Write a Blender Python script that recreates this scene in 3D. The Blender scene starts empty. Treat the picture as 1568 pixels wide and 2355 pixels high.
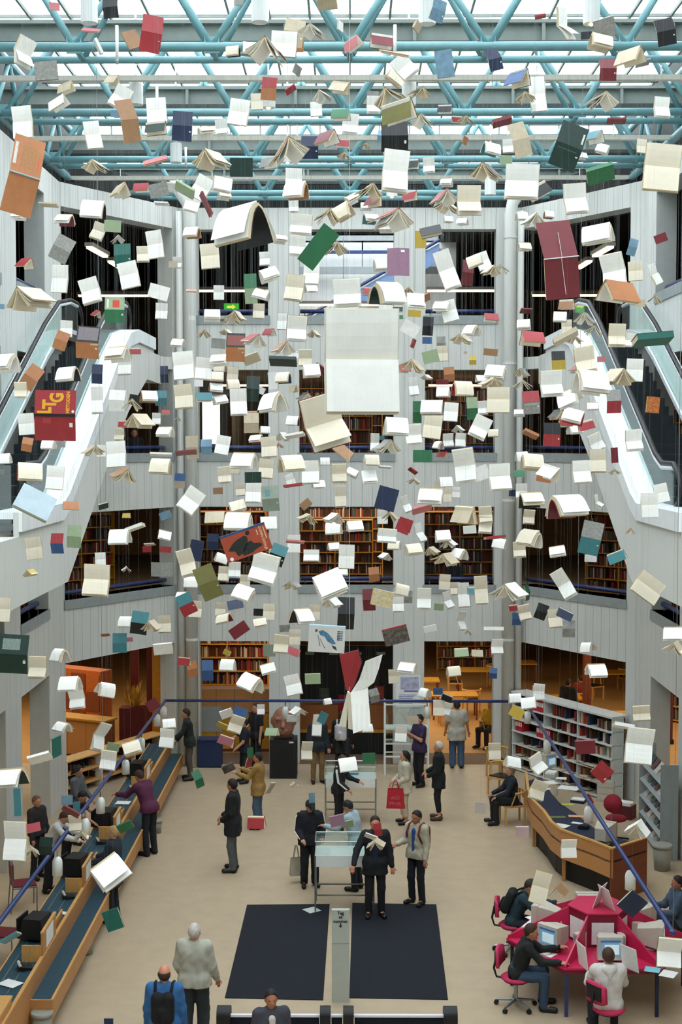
import bpy, bmesh, math, random
import numpy as np
from mathutils import Vector, Matrix, Euler
random.seed(7); np.random.seed(7)
R = math.radians
scene = bpy.context.scene
C = scene.collection

# ------------------------------------------------------------------ camera
FPX, W0, H0 = 3150.0, 1568.0, 2355.0
CAMZ = 8.5
VPX, HOR = 804.0, 1010.0          # where the straight-ahead horizontal direction falls in the photograph
pitch = math.atan((H0/2-HOR)/FPX)
yaw = math.atan((VPX-W0/2)/FPX)
cam_d = bpy.data.cameras.new('camera'); cam = bpy.data.objects.new('camera', cam_d); C.objects.link(cam)
cam_d.sensor_fit = 'HORIZONTAL'; cam_d.sensor_width = 36.0; cam_d.lens = 36.0*FPX/W0
cam_d.clip_start = 0.05; cam_d.clip_end = 300
cam.location = (0, 0, CAMZ)
cam.rotation_euler = (math.pi/2-pitch, 0, yaw)
scene.camera = cam
CM = Euler((math.pi/2-pitch, 0, yaw)).to_matrix()

# ------------------------------------------------------------------ world, light, exposure
scene.view_settings.view_transform = 'Standard'
scene.view_settings.look = 'None'
scene.view_settings.gamma = 1.0
scene.view_settings.exposure = 0.0
try: scene.view_settings.use_curve_mapping = False
except Exception: pass
world = bpy.data.worlds.new('sky'); scene.world = world; world.use_nodes = True
bg = world.node_tree.nodes['Background']
bg.inputs[0].default_value = (0.92, 0.97, 1.0, 1); bg.inputs[1].default_value = 5.3
cy = scene.cycles
cy.max_bounces = 7; cy.diffuse_bounces = 4; cy.glossy_bounces = 2; cy.transmission_bounces = 3; cy.transparent_max_bounces = 12
cy.caustics_reflective = False; cy.caustics_refractive = False
cy.sample_clamp_indirect = 6.0
cy.use_denoising = True

# ------------------------------------------------------------------ helpers: pixel of the photograph -> place in the hall
def ray(px, py):
    return (CM @ Vector(((px-W0/2)/FPX, -(py-H0/2)/FPX, -1))).normalized()
def at(px, py, Y):
    d = ray(px, py); t = Y/d.y
    return Vector((d.x*t, Y, CAMZ+d.z*t))
def on(px, py, z=0.0):
    d = ray(px, py); t = (z-CAMZ)/d.z
    return Vector((d.x*t, d.y*t, z))
def atx(px, py, X):
    d = ray(px, py); t = X/d.x
    return Vector((X, d.y*t, CAMZ+d.z*t))
def lin(c):
    c /= 255.0
    return c/12.92 if c <= 0.04045 else ((c+0.055)/1.055)**2.4
def L3(rgb): return tuple(lin(x) for x in rgb)

MATS = {}
def mat(name, rgb, rough=0.65, var=0.12, scale=6.0, bump=0.0, metal=0.0, spec=0.4, emit=None, grain=None, speck=0.0):
    """plain procedural surface: noise-mottled colour, optional stretched grain, fine specks and relief"""
    if name in MATS: return MATS[name]
    m = bpy.data.materials.new(name); m.use_nodes = True; MATS[name] = m
    nt = m.node_tree; b = nt.nodes['Principled BSDF']
    col = L3(rgb)
    tc = nt.nodes.new('ShaderNodeTexCoord')
    src = tc.outputs['Object']
    if grain:
        mp = nt.nodes.new('ShaderNodeMapping'); mp.inputs['Scale'].default_value = grain
        nt.links.new(src, mp.inputs[0]); src = mp.outputs[0]
    n = nt.nodes.new('ShaderNodeTexNoise'); n.inputs['Scale'].default_value = scale; n.inputs['Detail'].default_value = 4
    nt.links.new(src, n.inputs['Vector'])
    r = nt.nodes.new('ShaderNodeValToRGB')
    r.color_ramp.elements[0].position = 0.3; r.color_ramp.elements[1].position = 0.72
    r.color_ramp.elements[0].color = tuple(c*(1-var) for c in col)+(1,)
    r.color_ramp.elements[1].color = tuple(min(1, c*(1+var)) for c in col)+(1,)
    nt.links.new(n.outputs[0], r.inputs[0]); out = r.outputs[0]
    if speck:
        n2 = nt.nodes.new('ShaderNodeTexNoise'); n2.inputs['Scale'].default_value = 70; n2.inputs['Detail'].default_value = 2
        nt.links.new(tc.outputs['Object'], n2.inputs['Vector'])
        r2 = nt.nodes.new('ShaderNodeValToRGB'); r2.color_ramp.elements[0].position = 0.35; r2.color_ramp.elements[1].position = 0.65
        r2.color_ramp.elements[0].color = (1-speck,)*3+(1,); r2.color_ramp.elements[1].color = (1+speck*0.4,)*3+(1,)
        nt.links.new(n2.outputs[0], r2.inputs[0])
        mx = nt.nodes.new('ShaderNodeMixRGB'); mx.blend_type = 'MULTIPLY'; mx.inputs[0].default_value = 1
        nt.links.new(out, mx.inputs[1]); nt.links.new(r2.outputs[0], mx.inputs[2]); out = mx.outputs[0]
    nt.links.new(out, b.inputs['Base Color'])
    b.inputs['Roughness'].default_value = rough; b.inputs['Metallic'].default_value = metal
    b.inputs['Specular IOR Level'].default_value = spec
    if bump:
        bp = nt.nodes.new('ShaderNodeBump'); bp.inputs['Strength'].default_value = bump; bp.inputs['Distance'].default_value = 0.02
        nt.links.new(n.outputs[0], bp.inputs['Height']); nt.links.new(bp.outputs[0], b.inputs['Normal'])
    if emit:
        b.inputs['Emission Color'].default_value = L3(emit[0])+(1,); b.inputs['Emission Strength'].default_value = emit[1]
    return m
def glass_mat(name, tint, refl=0.12, veil=0.0):
    if name in MATS: return MATS[name]
    m = bpy.data.materials.new(name); m.use_nodes = True; MATS[name] = m
    nt = m.node_tree; nt.nodes.clear()
    o = nt.nodes.new('ShaderNodeOutputMaterial')
    t = nt.nodes.new('ShaderNodeBsdfTransparent'); t.inputs[0].default_value = tint+(1,)
    g = nt.nodes.new('ShaderNodeBsdfGlossy'); g.inputs['Roughness'].default_value = 0.03; g.inputs[0].default_value = (.9, .95, .95, 1)
    mx = nt.nodes.new('ShaderNodeMixShader'); mx.inputs[0].default_value = refl
    nt.links.new(t.outputs[0], mx.inputs[1]); nt.links.new(g.outputs[0], mx.inputs[2]); last = mx
    if veil:
        d = nt.nodes.new('ShaderNodeBsdfDiffuse'); d.inputs[0].default_value = (.75, .8, .8, 1)
        n = nt.nodes.new('ShaderNodeTexNoise'); n.inputs['Scale'].default_value = 1.3
        ml = nt.nodes.new('ShaderNodeMath'); ml.operation = 'MULTIPLY'; ml.inputs[1].default_value = veil*2
        nt.links.new(n.outputs[0], ml.inputs[0])
        m2 = nt.nodes.new('ShaderNodeMixShader'); nt.links.new(ml.outputs[0], m2.inputs[0])
        nt.links.new(mx.outputs[0], m2.inputs[1]); nt.links.new(d.outputs[0], m2.inputs[2]); last = m2
    nt.links.new(last.outputs[0], o.inputs[0])
    return m

class MB:
    def __init__(s): s.v = []; s.f = []; s.mi = []; s.cur = 0; s.smooth = False
    def add(s, vs, fs):
        k = len(s.v); s.v += [tuple(v) for v in vs]; s.f += [tuple(i+k for i in f) for f in fs]; s.mi += [s.cur]*len(fs); return s
    def box(s, x0, x1, y0, y1, z0, z1, T=None):
        vs = [Vector(p) for p in ((x0,y0,z0),(x1,y0,z0),(x1,y1,z0),(x0,y1,z0),(x0,y0,z1),(x1,y0,z1),(x1,y1,z1),(x0,y1,z1))]
        if T: vs = [T @ v for v in vs]
        return s.add(vs, ((0,3,2,1),(4,5,6,7),(0,1,5,4),(1,2,6,5),(2,3,7,6),(3,0,4,7)))
    def prism(s, poly, z0, z1, T=None):
        n = len(poly)
        vs = [Vector((p[0], p[1], z0)) for p in poly]+[Vector((p[0], p[1], z1)) for p in poly]
        if T: vs = [T @ v for v in vs]
        a = sum(poly[i][0]*poly[(i+1) % n][1]-poly[(i+1) % n][0]*poly[i][1] for i in range(n))
        fs = [tuple(range(n-1, -1, -1)), tuple(range(n, 2*n))]+[(i, (i+1) % n, n+(i+1) % n, n+i) for i in range(n)]
        if a < 0: fs = [tuple(reversed(f)) for f in fs]
        return s.add(vs, fs)
    def tube(s, pts, r, n=8, caps=True, closed=False):
        pts = [Vector(p) for p in pts]; rs = r if isinstance(r, (list, tuple)) else [r]*len(pts)
        m = len(pts); rings = []; prev = None
        for i, p in enumerate(pts):
            a = pts[i-1] if (i > 0 or closed) else p
            b = pts[(i+1) % m] if (i < m-1 or closed) else p
            d = (b-a); d = d.normalized() if d.length > 1e-9 else Vector((0, 0, 1))
            if prev is None:
                u = d.orthogonal().normalized()
            else:
                u = prev-d*prev.dot(d); u = u.normalized() if u.length > 1e-6 else d.orthogonal().normalized()
            prev = u; w = d.cross(u)
            rings.append([p+u*(rs[i]*math.cos(2*math.pi*k/n))+w*(rs[i]*math.sin(2*math.pi*k/n)) for k in range(n)])
        vs = [v for rg in rings for v in rg]; fs = []
        for i in range(m if closed else m-1):
            j = (i+1) % m
            for k in range(n): fs.append((i*n+k, i*n+(k+1) % n, j*n+(k+1) % n, j*n+k))
        if caps and not closed: fs += [tuple(range(n-1, -1, -1)), tuple((m-1)*n+k for k in range(n))]
        return s.add(vs, fs)
    def lathe(s, prof, n=16, c=(0, 0, 0), sx=1, sy=1):
        vs = []; fs = []; m = len(prof)
        for r, z in prof:
            for k in range(n): vs.append((c[0]+sx*r*math.cos(2*math.pi*k/n), c[1]+sy*r*math.sin(2*math.pi*k/n), c[2]+z))
        for i in range(m-1):
            for k in range(n): fs.append((i*n+k, i*n+(k+1) % n, (i+1)*n+(k+1) % n, (i+1)*n+k))
        if prof[0][0] > 1e-4: fs.append(tuple(range(n-1, -1, -1)))
        if prof[-1][0] > 1e-4: fs.append(tuple((m-1)*n+k for k in range(n)))
        return s.add(vs, fs)
    def quad(s, a, b, c, d): return s.add((a, b, c, d), ((0, 1, 2, 3),))
    def mesh(s, name):
        me = bpy.data.meshes.new(name); me.from_pydata(s.v, [], s.f); me.update()
        if any(s.mi): me.polygons.foreach_set('material_index', s.mi)
        if s.smooth: me.polygons.foreach_set('use_smooth', [True]*len(me.polygons))
        return me

def setp(o, label=None, cat=None, group=None, kind=None):
    if label: o['label'] = label
    if cat: o['category'] = cat
    if group: o['group'] = group
    if kind: o['kind'] = kind
    return o
def ob(name, mb, m, parent=None, label=None, cat=None, group=None, kind=None, loc=None, rot=None, smooth=None):
    me = mb.mesh(name) if isinstance(mb, MB) else mb
    if smooth is not None: me.polygons.foreach_set('use_smooth', [smooth]*len(me.polygons))
    o = bpy.data.objects.new(name, me); C.objects.link(o)
    for x in (m if isinstance(m, (list, tuple)) else [m]):
        if len(me.materials) < (len(m) if isinstance(m, (list, tuple)) else 1): me.materials.append(x)
    if parent: o.parent = parent
    if loc is not None: o.location = loc
    if rot is not None: o.rotation_euler = rot
    return setp(o, label, cat, group, kind)
def thing(name, label, cat, loc=(0, 0, 0), rotz=0.0, group=None, parent=None):
    o = bpy.data.objects.new(name, None); C.objects.link(o); o.empty_display_size = 0.1
    o.location = loc; o.rotation_euler = (0, 0, rotz)
    return setp(o, label, cat, group)
def dup(root, loc=None, rotz=None, label=None, group=None):
    r = root.copy(); C.objects.link(r)
    if loc is not None: r.location = loc
    if rotz is not None: r.rotation_euler = (0, 0, rotz)
    if label: r['label'] = label
    if group: r['group'] = group
    for ch in list(root.children):
        c = ch.copy(); C.objects.link(c); c.parent = r
        for g in ch.children:
            d = g.copy(); C.objects.link(d); d.parent = c
    return r
def text_mesh(body, size, extrude=0.0, align='CENTER', bold=0.0):
    cu = bpy.data.curves.new('lettering', 'FONT'); cu.body = body; cu.size = size; cu.align_x = align; cu.align_y = 'CENTER'
    cu.extrude = extrude; cu.offset = bold; cu.resolution_u = 3
    o = bpy.data.objects.new('lettering', cu); C.objects.link(o)
    bpy.context.view_layer.update()
    me = bpy.data.meshes.new_from_object(o.evaluated_get(bpy.context.evaluated_depsgraph_get()))
    bpy.data.objects.remove(o); me.name = 'lettering'
    return me

# ------------------------------------------------------------------ materials of the place
m_wall = mat('painted_boards', (210, 212, 207), 0.75, 0.025, 1.2)
m_core = mat('wall_core', (190, 194, 190), 0.85, 0.04)
m_sill = mat('grey_sill', (150, 158, 158), 0.6, 0.06)
m_floor = mat('beige_linoleum', (183, 165, 138), 0.42, 0.07, 3.0, speck=0.10, spec=0.3)
m_brown = mat('brown_strip', (110, 90, 74), 0.8, 0.08, speck=0.1)
m_carpet = mat('ochre_floor', (180, 138, 84), 0.6, 0.07, 2.0, speck=0.06)
m_slab = mat('slab', (140, 130, 118), 0.85, 0.06)
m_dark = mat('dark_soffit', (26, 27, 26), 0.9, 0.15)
m_black = mat('black', (18, 19, 22), 0.55, 0.2)
m_blue = mat('blue_enamel', (46, 60, 108), 0.35, 0.08)
m_teal = mat('teal_enamel', (104, 150, 155), 0.4, 0.08, 3)
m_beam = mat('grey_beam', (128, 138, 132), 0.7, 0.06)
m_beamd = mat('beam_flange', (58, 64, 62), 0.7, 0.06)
m_white = mat('white_enamel', (232, 236, 234), 0.35, 0.03)
m_wood = mat('beech_veneer', (186, 132, 78), 0.45, 0.08, 5, grain=(2, 2, 16))
m_woodd = mat('mahogany_veneer', (120, 62, 40), 0.45, 0.15, 5, grain=(1, 1, 9))
m_oak = mat('oak_edge', (206, 158, 92), 0.5, 0.12, 8, grain=(6, 6, 1))
m_ywood = mat('yellow_wood', (190, 138, 44), 0.5, 0.12, 5, grain=(1, 1, 6))
m_lino = mat('teal_linoleum', (30, 70, 86), 0.45, 0.12, 9, speck=0.1)
m_steel = mat('steel', (150, 155, 155), 0.35, 0.05, metal=0.8)
m_cgrey = mat('computer_beige', (196, 190, 176), 0.5, 0.04)
m_glass = glass_mat('clear_glass', (.93, .97, .96), 0.10)
m_cable = mat('white_cord', (225, 228, 226), 0.6, 0.02)
m_shade = mat('lamp_white', (226, 230, 228), 0.4, 0.02)
m_magenta = mat('magenta_laminate', (196, 40, 84), 0.35, 0.06)
m_navy = mat('navy_felt', (22, 27, 36), 0.95, 0.25, 40, speck=0.25)
m_paper = mat('paper_sheet', (232, 234, 232), 0.7, 0.05, 14)
# ------------------------------------------------------------------ the hall: walls of grooved boards, floors, roof
F1, F2, F3 = 3.6, 7.1, 10.6
ZB = [(0.0, 3.235), (4.72, 6.75), (8.15, 10.29), (11.68, 13.88)]    # openings: bottom and top on each level
WTOP = 14.43
YB, XC, YC, XS = 35.5, 4.4, 31.9, 6.7
def wall_u(px, p0, p1):
    d = ray(px, HOR); p0 = Vector(p0); p1 = Vector(p1); e = (p1-p0); l = e.length; e /= l
    # camera ray (d.x,d.y)*t = p0 + e*u
    det = d.x*(-e.y)-(-e.x)*d.y
    return (d.x*p0.y-d.y*p0.x)/det
trim_n = [0]
def wall(name, p0, p1, z0, z1, th, openings, board=0.28, inner=(0, 28), umin=None):
    p0 = Vector((p0[0], p0[1])); p1 = Vector((p1[0], p1[1])); e = p1-p0; ln = e.length; e /= ln
    n = Vector((-e.y, e.x))
    if n.dot(Vector(inner)-p0) < 0: n = -n
    def T(u, w, z): q = p0+e*u+n*w; return Vector((q.x, q.y, z))
    def bx(mb, u0, u1, w0, w1, a, b):
        vs = [T(u0,w0,a),T(u1,w0,a),T(u1,w1,a),T(u0,w1,a),T(u0,w0,b),T(u1,w0,b),T(u1,w1,b),T(u0,w1,b)]
        fs = [(0,3,2,1),(4,5,6,7),(0,1,5,4),(1,2,6,5),(2,3,7,6),(3,0,4,7)]
        if e.x*n.y-e.y*n.x < 0: fs = [tuple(reversed(f)) for f in fs]
        mb.add(vs, fs)
    cuts = sorted(set([0.0, ln]+[x for o in openings for x in (o[0], o[1]) if 0 < x < ln]))
    core = MB(); boards = []
    for a, b in zip(cuts[:-1], cuts[1:]):
        mid = (a+b)/2
        holes = sorted((o[2], o[3]) for o in openings if o[0]-1e-6 <= mid <= o[1]+1e-6)
        segs = []; z = z0
        for h0, h1 in holes:
            if h0 > z+1e-4: segs.append((z, h0))
            z = max(z, h1)
        if z < z1: segs.append((z, z1))
        k = max(1, round((b-a)/board))
        for s0, s1 in segs:
            bx(core, a, b, -th, -0.014, s0, s1)
            for i in range(k):
                boards.append((a+(b-a)*i/k+0.005, a+(b-a)*(i+1)/k-0.005, s0, s1))
    w = ob(name, core, m_core, kind='structure')
    for u0, u1, s0, s1 in boards:
        mb = MB(); bx(mb, u0, u1, -0.014, 0.0, s0, s1); ob('wall_board', mb, m_wall, w)
    return w, T, bx
def sill(bx, u0, u1, z, th=0.22, d=0.03, back=-0.42):
    mb = MB(); bx(mb, u0, u1, back, d, z-th, z); trim_n[0] += 1
    ob('trim_%d' % trim_n[0], mb, m_sill, kind='structure')
def hrail(T, u0, u1, z, w, label):
    t = thing('guard_rail', label, 'railing', T((u0+u1)/2, w, z))
    o = t.location
    mb = MB(); mb.tube([T(u0, w, z)-o, T(u1, w, z)-o], 0.055, 10); ob('rail_tube', mb, m_blue, t, smooth=True)
    for u in (u0+0.12, u1-0.12):
        mb = MB(); mb.tube([T(u, w, z)-o, T(u, w, z-0.17)-o], 0.018, 6); ob('bracket', mb, m_steel, t)

LVN = ['ground floor', 'first gallery', 'second gallery', 'top gallery']
# back wall
bo = [(456, 617), (688, 905), (977, 1138)]
ops = []
for a, b in bo:
    u0, u1 = wall_u(a, (-XC, YB), (XC, YB)), wall_u(b, (-XC, YB), (XC, YB))
    for z in ZB: ops.append((u0, u1, z[0], z[1]))
wb, T, bx = wall('wall_back', (-XC, YB), (XC, YB), 0, WTOP, 0.42, ops)
for i, (a, b) in enumerate(bo):
    u0, u1 = ops[i*4][0], ops[i*4][1]
    for lv in (1, 2, 3):
        sill(bx, u0-0.05, u1+0.05, ZB[lv][0])
        hrail(T, u0+0.02, u1-0.02, ZB[lv][0]+0.13, -0.25, 'blue tubular rail across the %s opening of the %s, back wall' % (['left', 'middle', 'right'][i], LVN[lv]))
# angled facets
for sd, nm, pa, pb in ((-1, 'wall_left_facet', 145, 399), (1, 'wall_right_facet', 1188, 1444)):
    q0, q1 = (sd*XC, YB), (sd*XS, YC)
    ua, ub = sorted((wall_u(pa, q0, q1), wall_u(pb, q0, q1)))
    o4 = [(ua, ub, ZB[0][0], ZB[0][1]), (ua, ub, ZB[1][0], ZB[1][1]), (ua, ub, ZB[2][0], ZB[2][1]), (ua, ub, F3, ZB[3][1])]
    w, T, bx = wall(nm, q0, q1, 0, WTOP, 0.5, o4)
    for lv in (1, 2):
        sill(bx, ua-0.03, ub+0.03, ZB[lv][0], back=-0.5)
        hrail(T, ua+0.02, ub-0.02, ZB[lv][0]+0.13, -0.3, 'blue tubular rail across the %s angled opening of the %s' % ('left' if sd < 0 else 'right', LVN[lv]))
# side walls, running back past the photographer
for sd, nm in ((-1, 'wall_left'), (1, 'wall_right')):
    o4 = []
    for y0, y1 in ((27.7, 30.3), (23.4, 26.4), (18.6, 21.8)):
        for lv in range(4): o4.append((YC-y1, YC-y0, ZB[lv][0], ZB[lv][1]))
    w, T, bx = wall(nm, (sd*XS, YC), (sd*XS, -1.5), 0, WTOP, 0.45, o4, board=0.42)
    for j, (y0, y1) in enumerate(((27.7, 30.3), (23.4, 26.4))):
        for lv in (1, 2, 3):
            sill(bx, YC-y1-0.03, YC-y0+0.03, ZB[lv][0], back=-0.45)
            if j == 0: hrail(T, YC-y1+0.03, YC-y0-0.03, ZB[lv][0]+0.13, -0.25, 'short blue rail in the %s side wall opening of the %s' % ('left' if sd < 0 else 'right', LVN[lv]))
mb = MB(); mb.box(-17, 17, -2.0, -1.5, 0, 17); ob('wall_rear', mb, m_core, kind='structure')
mb = MB()
for x0, x1, z0, z1 in ((-17, -6.45, 0, 16), (-6.45, -5.05, 0, 8.3), (-6.45, -5.05, 10.3, 16), (-5.05, 17, 0, 16)): mb.box(x0, x1, 58, 58.4, z0, z1)
ob('wall_far', mb, mat('far_wall', (150, 128, 96), 0.8, 0.08), kind='structure')
for sd, nm in ((-1, 'wall_far_left'), (1, 'wall_far_right')):
    mb = MB(); mb.box(sd*17, sd*17.3, -2, 58, 0, 16); ob(nm, mb, MATS['far_wall'], kind='structure')

# floors
mb = MB(); mb.box(-17, 17, -2, 35.55, -0.3, 0); ob('floor', mb, m_floor, kind='structure')
mb = MB(); mb.box(-XC+0.1, XC-0.1, 35.47, 36.75, -0.2, 0.005); ob('floor_threshold', mb, m_brown, kind='structure')
mb = MB(); mb.box(-17, 17, 35.55, 58, -0.3, 0.0); ob('floor_reading_room', mb, m_carpet, kind='structure')
hexl = [(-17, -1.5), (-XS-0.2, -1.5), (-XS-0.2, YC+0.06), (-XC-0.1, YB+0.2), (-XC-0.1, 58), (-17, 58)]
back = [(-XC-0.1, YB+0.2), (XC+0.1, YB+0.2), (XC+0.1, 58), (-XC-0.1, 58)]
for nm, z, t in (('floor_first', F1, 0.36), ('floor_second', F2, 0.34), ('floor_third', F3, 0.30)):
    mb = MB(); mb.prism(hexl, z-t, z); mb.prism([(-x, y) for x, y in hexl], z-t, z); mb.prism(back, z-t, z)
    ob(nm, mb, m_slab, kind='structure')
# roof slab with the skylight over the hall and a smaller one over the stair behind
RZ = 14.78
mb = MB()
hx = [(-17, -1.5), (-XS-0.55, -1.5), (-XS-0.55, YC+0.2), (-XC-0.5, YB+0.9), (-XC-0.5, 58), (-17, 58)]
mb.prism(hx, RZ, RZ+0.4); mb.prism([(-x, y) for x, y in hx], RZ, RZ+0.4)
mb.box(-XC-0.5, XC+0.5, YB+0.9, 38.4, RZ, RZ+0.4); mb.box(-XC-0.5, XC+0.5, 44.2, 58, RZ, RZ+0.4); mb.box(-XC-0.5, -1.9, 38.4, 44.2, RZ, RZ+0.4); mb.box(2.9, XC+0.5, 38.4, 44.2, RZ, RZ+0.4)
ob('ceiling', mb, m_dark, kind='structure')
mb = MB(); mb.box(-1.9, 3.4, 44.2, 44.5, F3, 17.5); ob('wall_stair', mb, m_white, kind='structure')
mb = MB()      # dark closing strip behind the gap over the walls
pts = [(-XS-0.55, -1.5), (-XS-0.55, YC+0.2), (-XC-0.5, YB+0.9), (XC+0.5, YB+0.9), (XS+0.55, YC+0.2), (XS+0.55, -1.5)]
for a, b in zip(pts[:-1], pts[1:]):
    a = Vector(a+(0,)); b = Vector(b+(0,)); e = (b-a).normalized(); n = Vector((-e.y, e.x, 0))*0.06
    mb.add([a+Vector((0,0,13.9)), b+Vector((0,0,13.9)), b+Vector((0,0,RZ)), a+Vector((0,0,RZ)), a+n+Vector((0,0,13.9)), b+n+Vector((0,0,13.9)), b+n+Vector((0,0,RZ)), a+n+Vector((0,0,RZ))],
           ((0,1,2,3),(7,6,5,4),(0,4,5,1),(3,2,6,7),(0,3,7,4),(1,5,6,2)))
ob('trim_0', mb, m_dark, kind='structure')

# corner rainwater pipes
for px, nm in ((438, 'left'), (1171, 'right')):
    p = at(px, HOR, 35.15); x = p.x
    t = thing('downpipe', 'tall white rainwater pipe in the %s corner of the back wall' % nm, 'pipe', (x, 35.2, 0))
    mb = MB(); mb.smooth = True
    b = -0.35 if nm == 'left' else 0.35
    mb.tube([(0, 0, 0.02), (0, 0, 14.2), (b*0.15, 0, 14.5), (b*0.8, -0.05, 14.85), (b, -0.05, 15.1)], 0.155, 16); ob('pipe', mb, m_wall, t)
    mb = MB(); mb.smooth = True; mb.tube([(-0.27 if nm == 'left' else 0.27, 0.05, 0.02), (-0.27 if nm == 'left' else 0.27, 0.05, 14.3)], 0.09, 12); ob('side_pipe', mb, m_wall, t)
    for z in (3.3, 6.9, 10.4, 13.6):
        mb = MB(); mb.tube([(0, 0, z), (0, 0, z+0.06)], 0.168, 16); ob('collar', mb, m_wall, t)

# ------------------------------------------------------------------ roof: skylight, beams, trusses, lamps
GZ = 16.9
sk = ob('skylight_frame', MB().box(-XS-0.6, -XS-0.45, 2, 37, RZ+0.4, GZ).box(XS+0.45, XS+0.6, 2, 37, RZ+0.4, GZ).box(-XS-0.6, XS+0.6, 1.85, 2.0, RZ, GZ).box(-XS-0.6, XS+0.6, 36.9, 37.05, RZ+0.4, 15.45), m_beamd, kind='structure')
nx, ny = 18, 15
xs = [-XS-0.45+(2*XS+0.9)*i/nx for i in range(nx+1)]; ys = [2+35*i/ny for i in range(ny+1)]
g_sky = glass_mat('skylight_glass', (.97, .985, 1.0), 0.02)
for i in range(nx):
    for j in range(ny):
        mb = MB(); mb.box(xs[i]+0.02, xs[i+1]-0.02, ys[j]+0.02, ys[j+1]-0.02, GZ-0.01, GZ); ob('skylight_pane', mb, g_sky, sk)
for i in range(nx):
    mb = MB(); mb.box(xs[i]+0.02, xs[i+1]-0.02, 36.97, 36.98, 15.45, GZ); ob('end_pane', mb, g_sky, sk)
for x in xs:
    mb = MB(); mb.box(x-0.02, x+0.02, 36.95, 37.0, 15.45, GZ); ob('end_bar', mb, m_beam, sk)
    mb = MB(); mb.box(x-0.022, x+0.022, 2, 37, GZ-0.05, GZ+0.02); ob('glazing_bar', mb, m_beam, sk)
for y in ys[1:-1]:
    mb = MB(); mb.box(-XS-0.45, XS+0.45, y-0.02, y+0.02, GZ-0.04, GZ+0.02); ob('cross_bar', mb, m_beam, sk)
mb = MB(); mb.box(-1.9, 2.9, 38.4, 44.2, RZ+0.38, RZ+0.39); ob('window_stair_skylight', mb, g_sky, kind='structure')
ordn = ['nearest', 'second', 'third', 'fourth', 'fifth', 'sixth', 'last']
BY = [10.6, 15.0, 19.5, 23.9, 28.3, 32.7, 36.6]
for i, y in enumerate(BY):
    t = thing('roof_beam', 'grey roof beam under the skylight, %s of the row counted from the photographer' % ordn[i], 'beam', (0, y, 15.22), group='grey roof beams')
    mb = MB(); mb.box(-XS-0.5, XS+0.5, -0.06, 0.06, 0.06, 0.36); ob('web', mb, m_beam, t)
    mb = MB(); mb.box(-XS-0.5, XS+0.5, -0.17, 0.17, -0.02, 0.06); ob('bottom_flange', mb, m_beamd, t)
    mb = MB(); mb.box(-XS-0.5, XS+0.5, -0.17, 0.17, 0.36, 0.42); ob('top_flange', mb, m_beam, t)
    for k in range(-2, 3):
        mb = MB(); mb.box(k*2.2-0.03+1.1, k*2.2+0.03+1.1, -0.16, -0.06, 0.06, 0.36); ob('stiffener', mb, m_beam, t)
TY = [13.5, 17.9, 22.2, 26.6, 31.0, 35.2]
for i, y in enumerate(TY):
    t = thing('roof_truss', 'turquoise tubular roof truss with V struts, %s of the row counted from the photographer' % ordn[i], 'truss', (0, y, 14.75), group='turquoise roof trusses')
    mb = MB(); mb.smooth = True; mb.tube([(-6.95, 0, 0), (6.95, 0, 0)], 0.075, 12); ob('bottom_chord', mb, m_teal, t)
    mb = MB(); mb.smooth = True; mb.tube([(-6.95, 0.75, 0), (6.95, 0.75, 0)], 0.06, 12); ob('rear_chord', mb, m_teal, t)
    mb = MB(); mb.smooth = True; mb.tube([(-6.95, 0.4, 1.8), (6.95, 0.4, 1.8)], 0.03, 8); ob('top_chord', mb, m_beam, t)
    nodes = [k*2.2 for k in range(-3, 4)]
    for x in nodes:
        for dx in (-1.1, 1.1):
            if abs(x+dx) > 7: continue
            mb = MB(); mb.smooth = True; mb.tube([(x, 0, 0), (x+dx*0.98, 0.38, 1.78)], 0.058, 10); ob('strut', mb, m_teal, t)
            mb = MB(); mb.smooth = True; mb.tube([(x, 0.75, 0), (x+dx*0.98, 0.42, 1.78)], 0.05, 8); ob('rear_strut', mb, m_teal, t)
        mb = MB(); mb.smooth = True; mb.tube([(x, 0, 0), (x, 0.75, 0)], 0.045, 8); ob('tie', mb, m_teal, t)
        mb = MB(); mb.box(x-0.12, x+0.12, -0.02, 0.02, -0.1, 0.16); ob('gusset', mb, m_teal, t)
# longitudinal turquoise side members
for sd in (-1, 1):
    t = thing('edge_girder', 'turquoise tubular girder along the %s edge of the skylight' % ('left' if sd < 0 else 'right'), 'girder', (sd*6.75, 2.2, 14.75))
    mb = MB(); mb.smooth = True; mb.tube([(0, 0, 0), (0, 33, 0)], 0.09, 12); ob('chord', mb, m_teal, t)
    mb = MB(); mb.smooth = True; mb.tube([(0, 0, 1.2), (0, 33, 1.2)], 0.08, 12); ob('upper_chord', mb, m_teal, t)
    for k in range(15):
        mb = MB(); mb.smooth = True; mb.tube([(0, k*2.2, 0), (0, k*2.2+1.1, 1.2)], 0.05, 8); ob('strut', mb, m_teal, t)
        mb = MB(); mb.smooth = True; mb.tube([(0, k*2.2+2.2, 0), (0, k*2.2+1.1, 1.2)], 0.05, 8); ob('strut', mb, m_teal, t)
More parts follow.
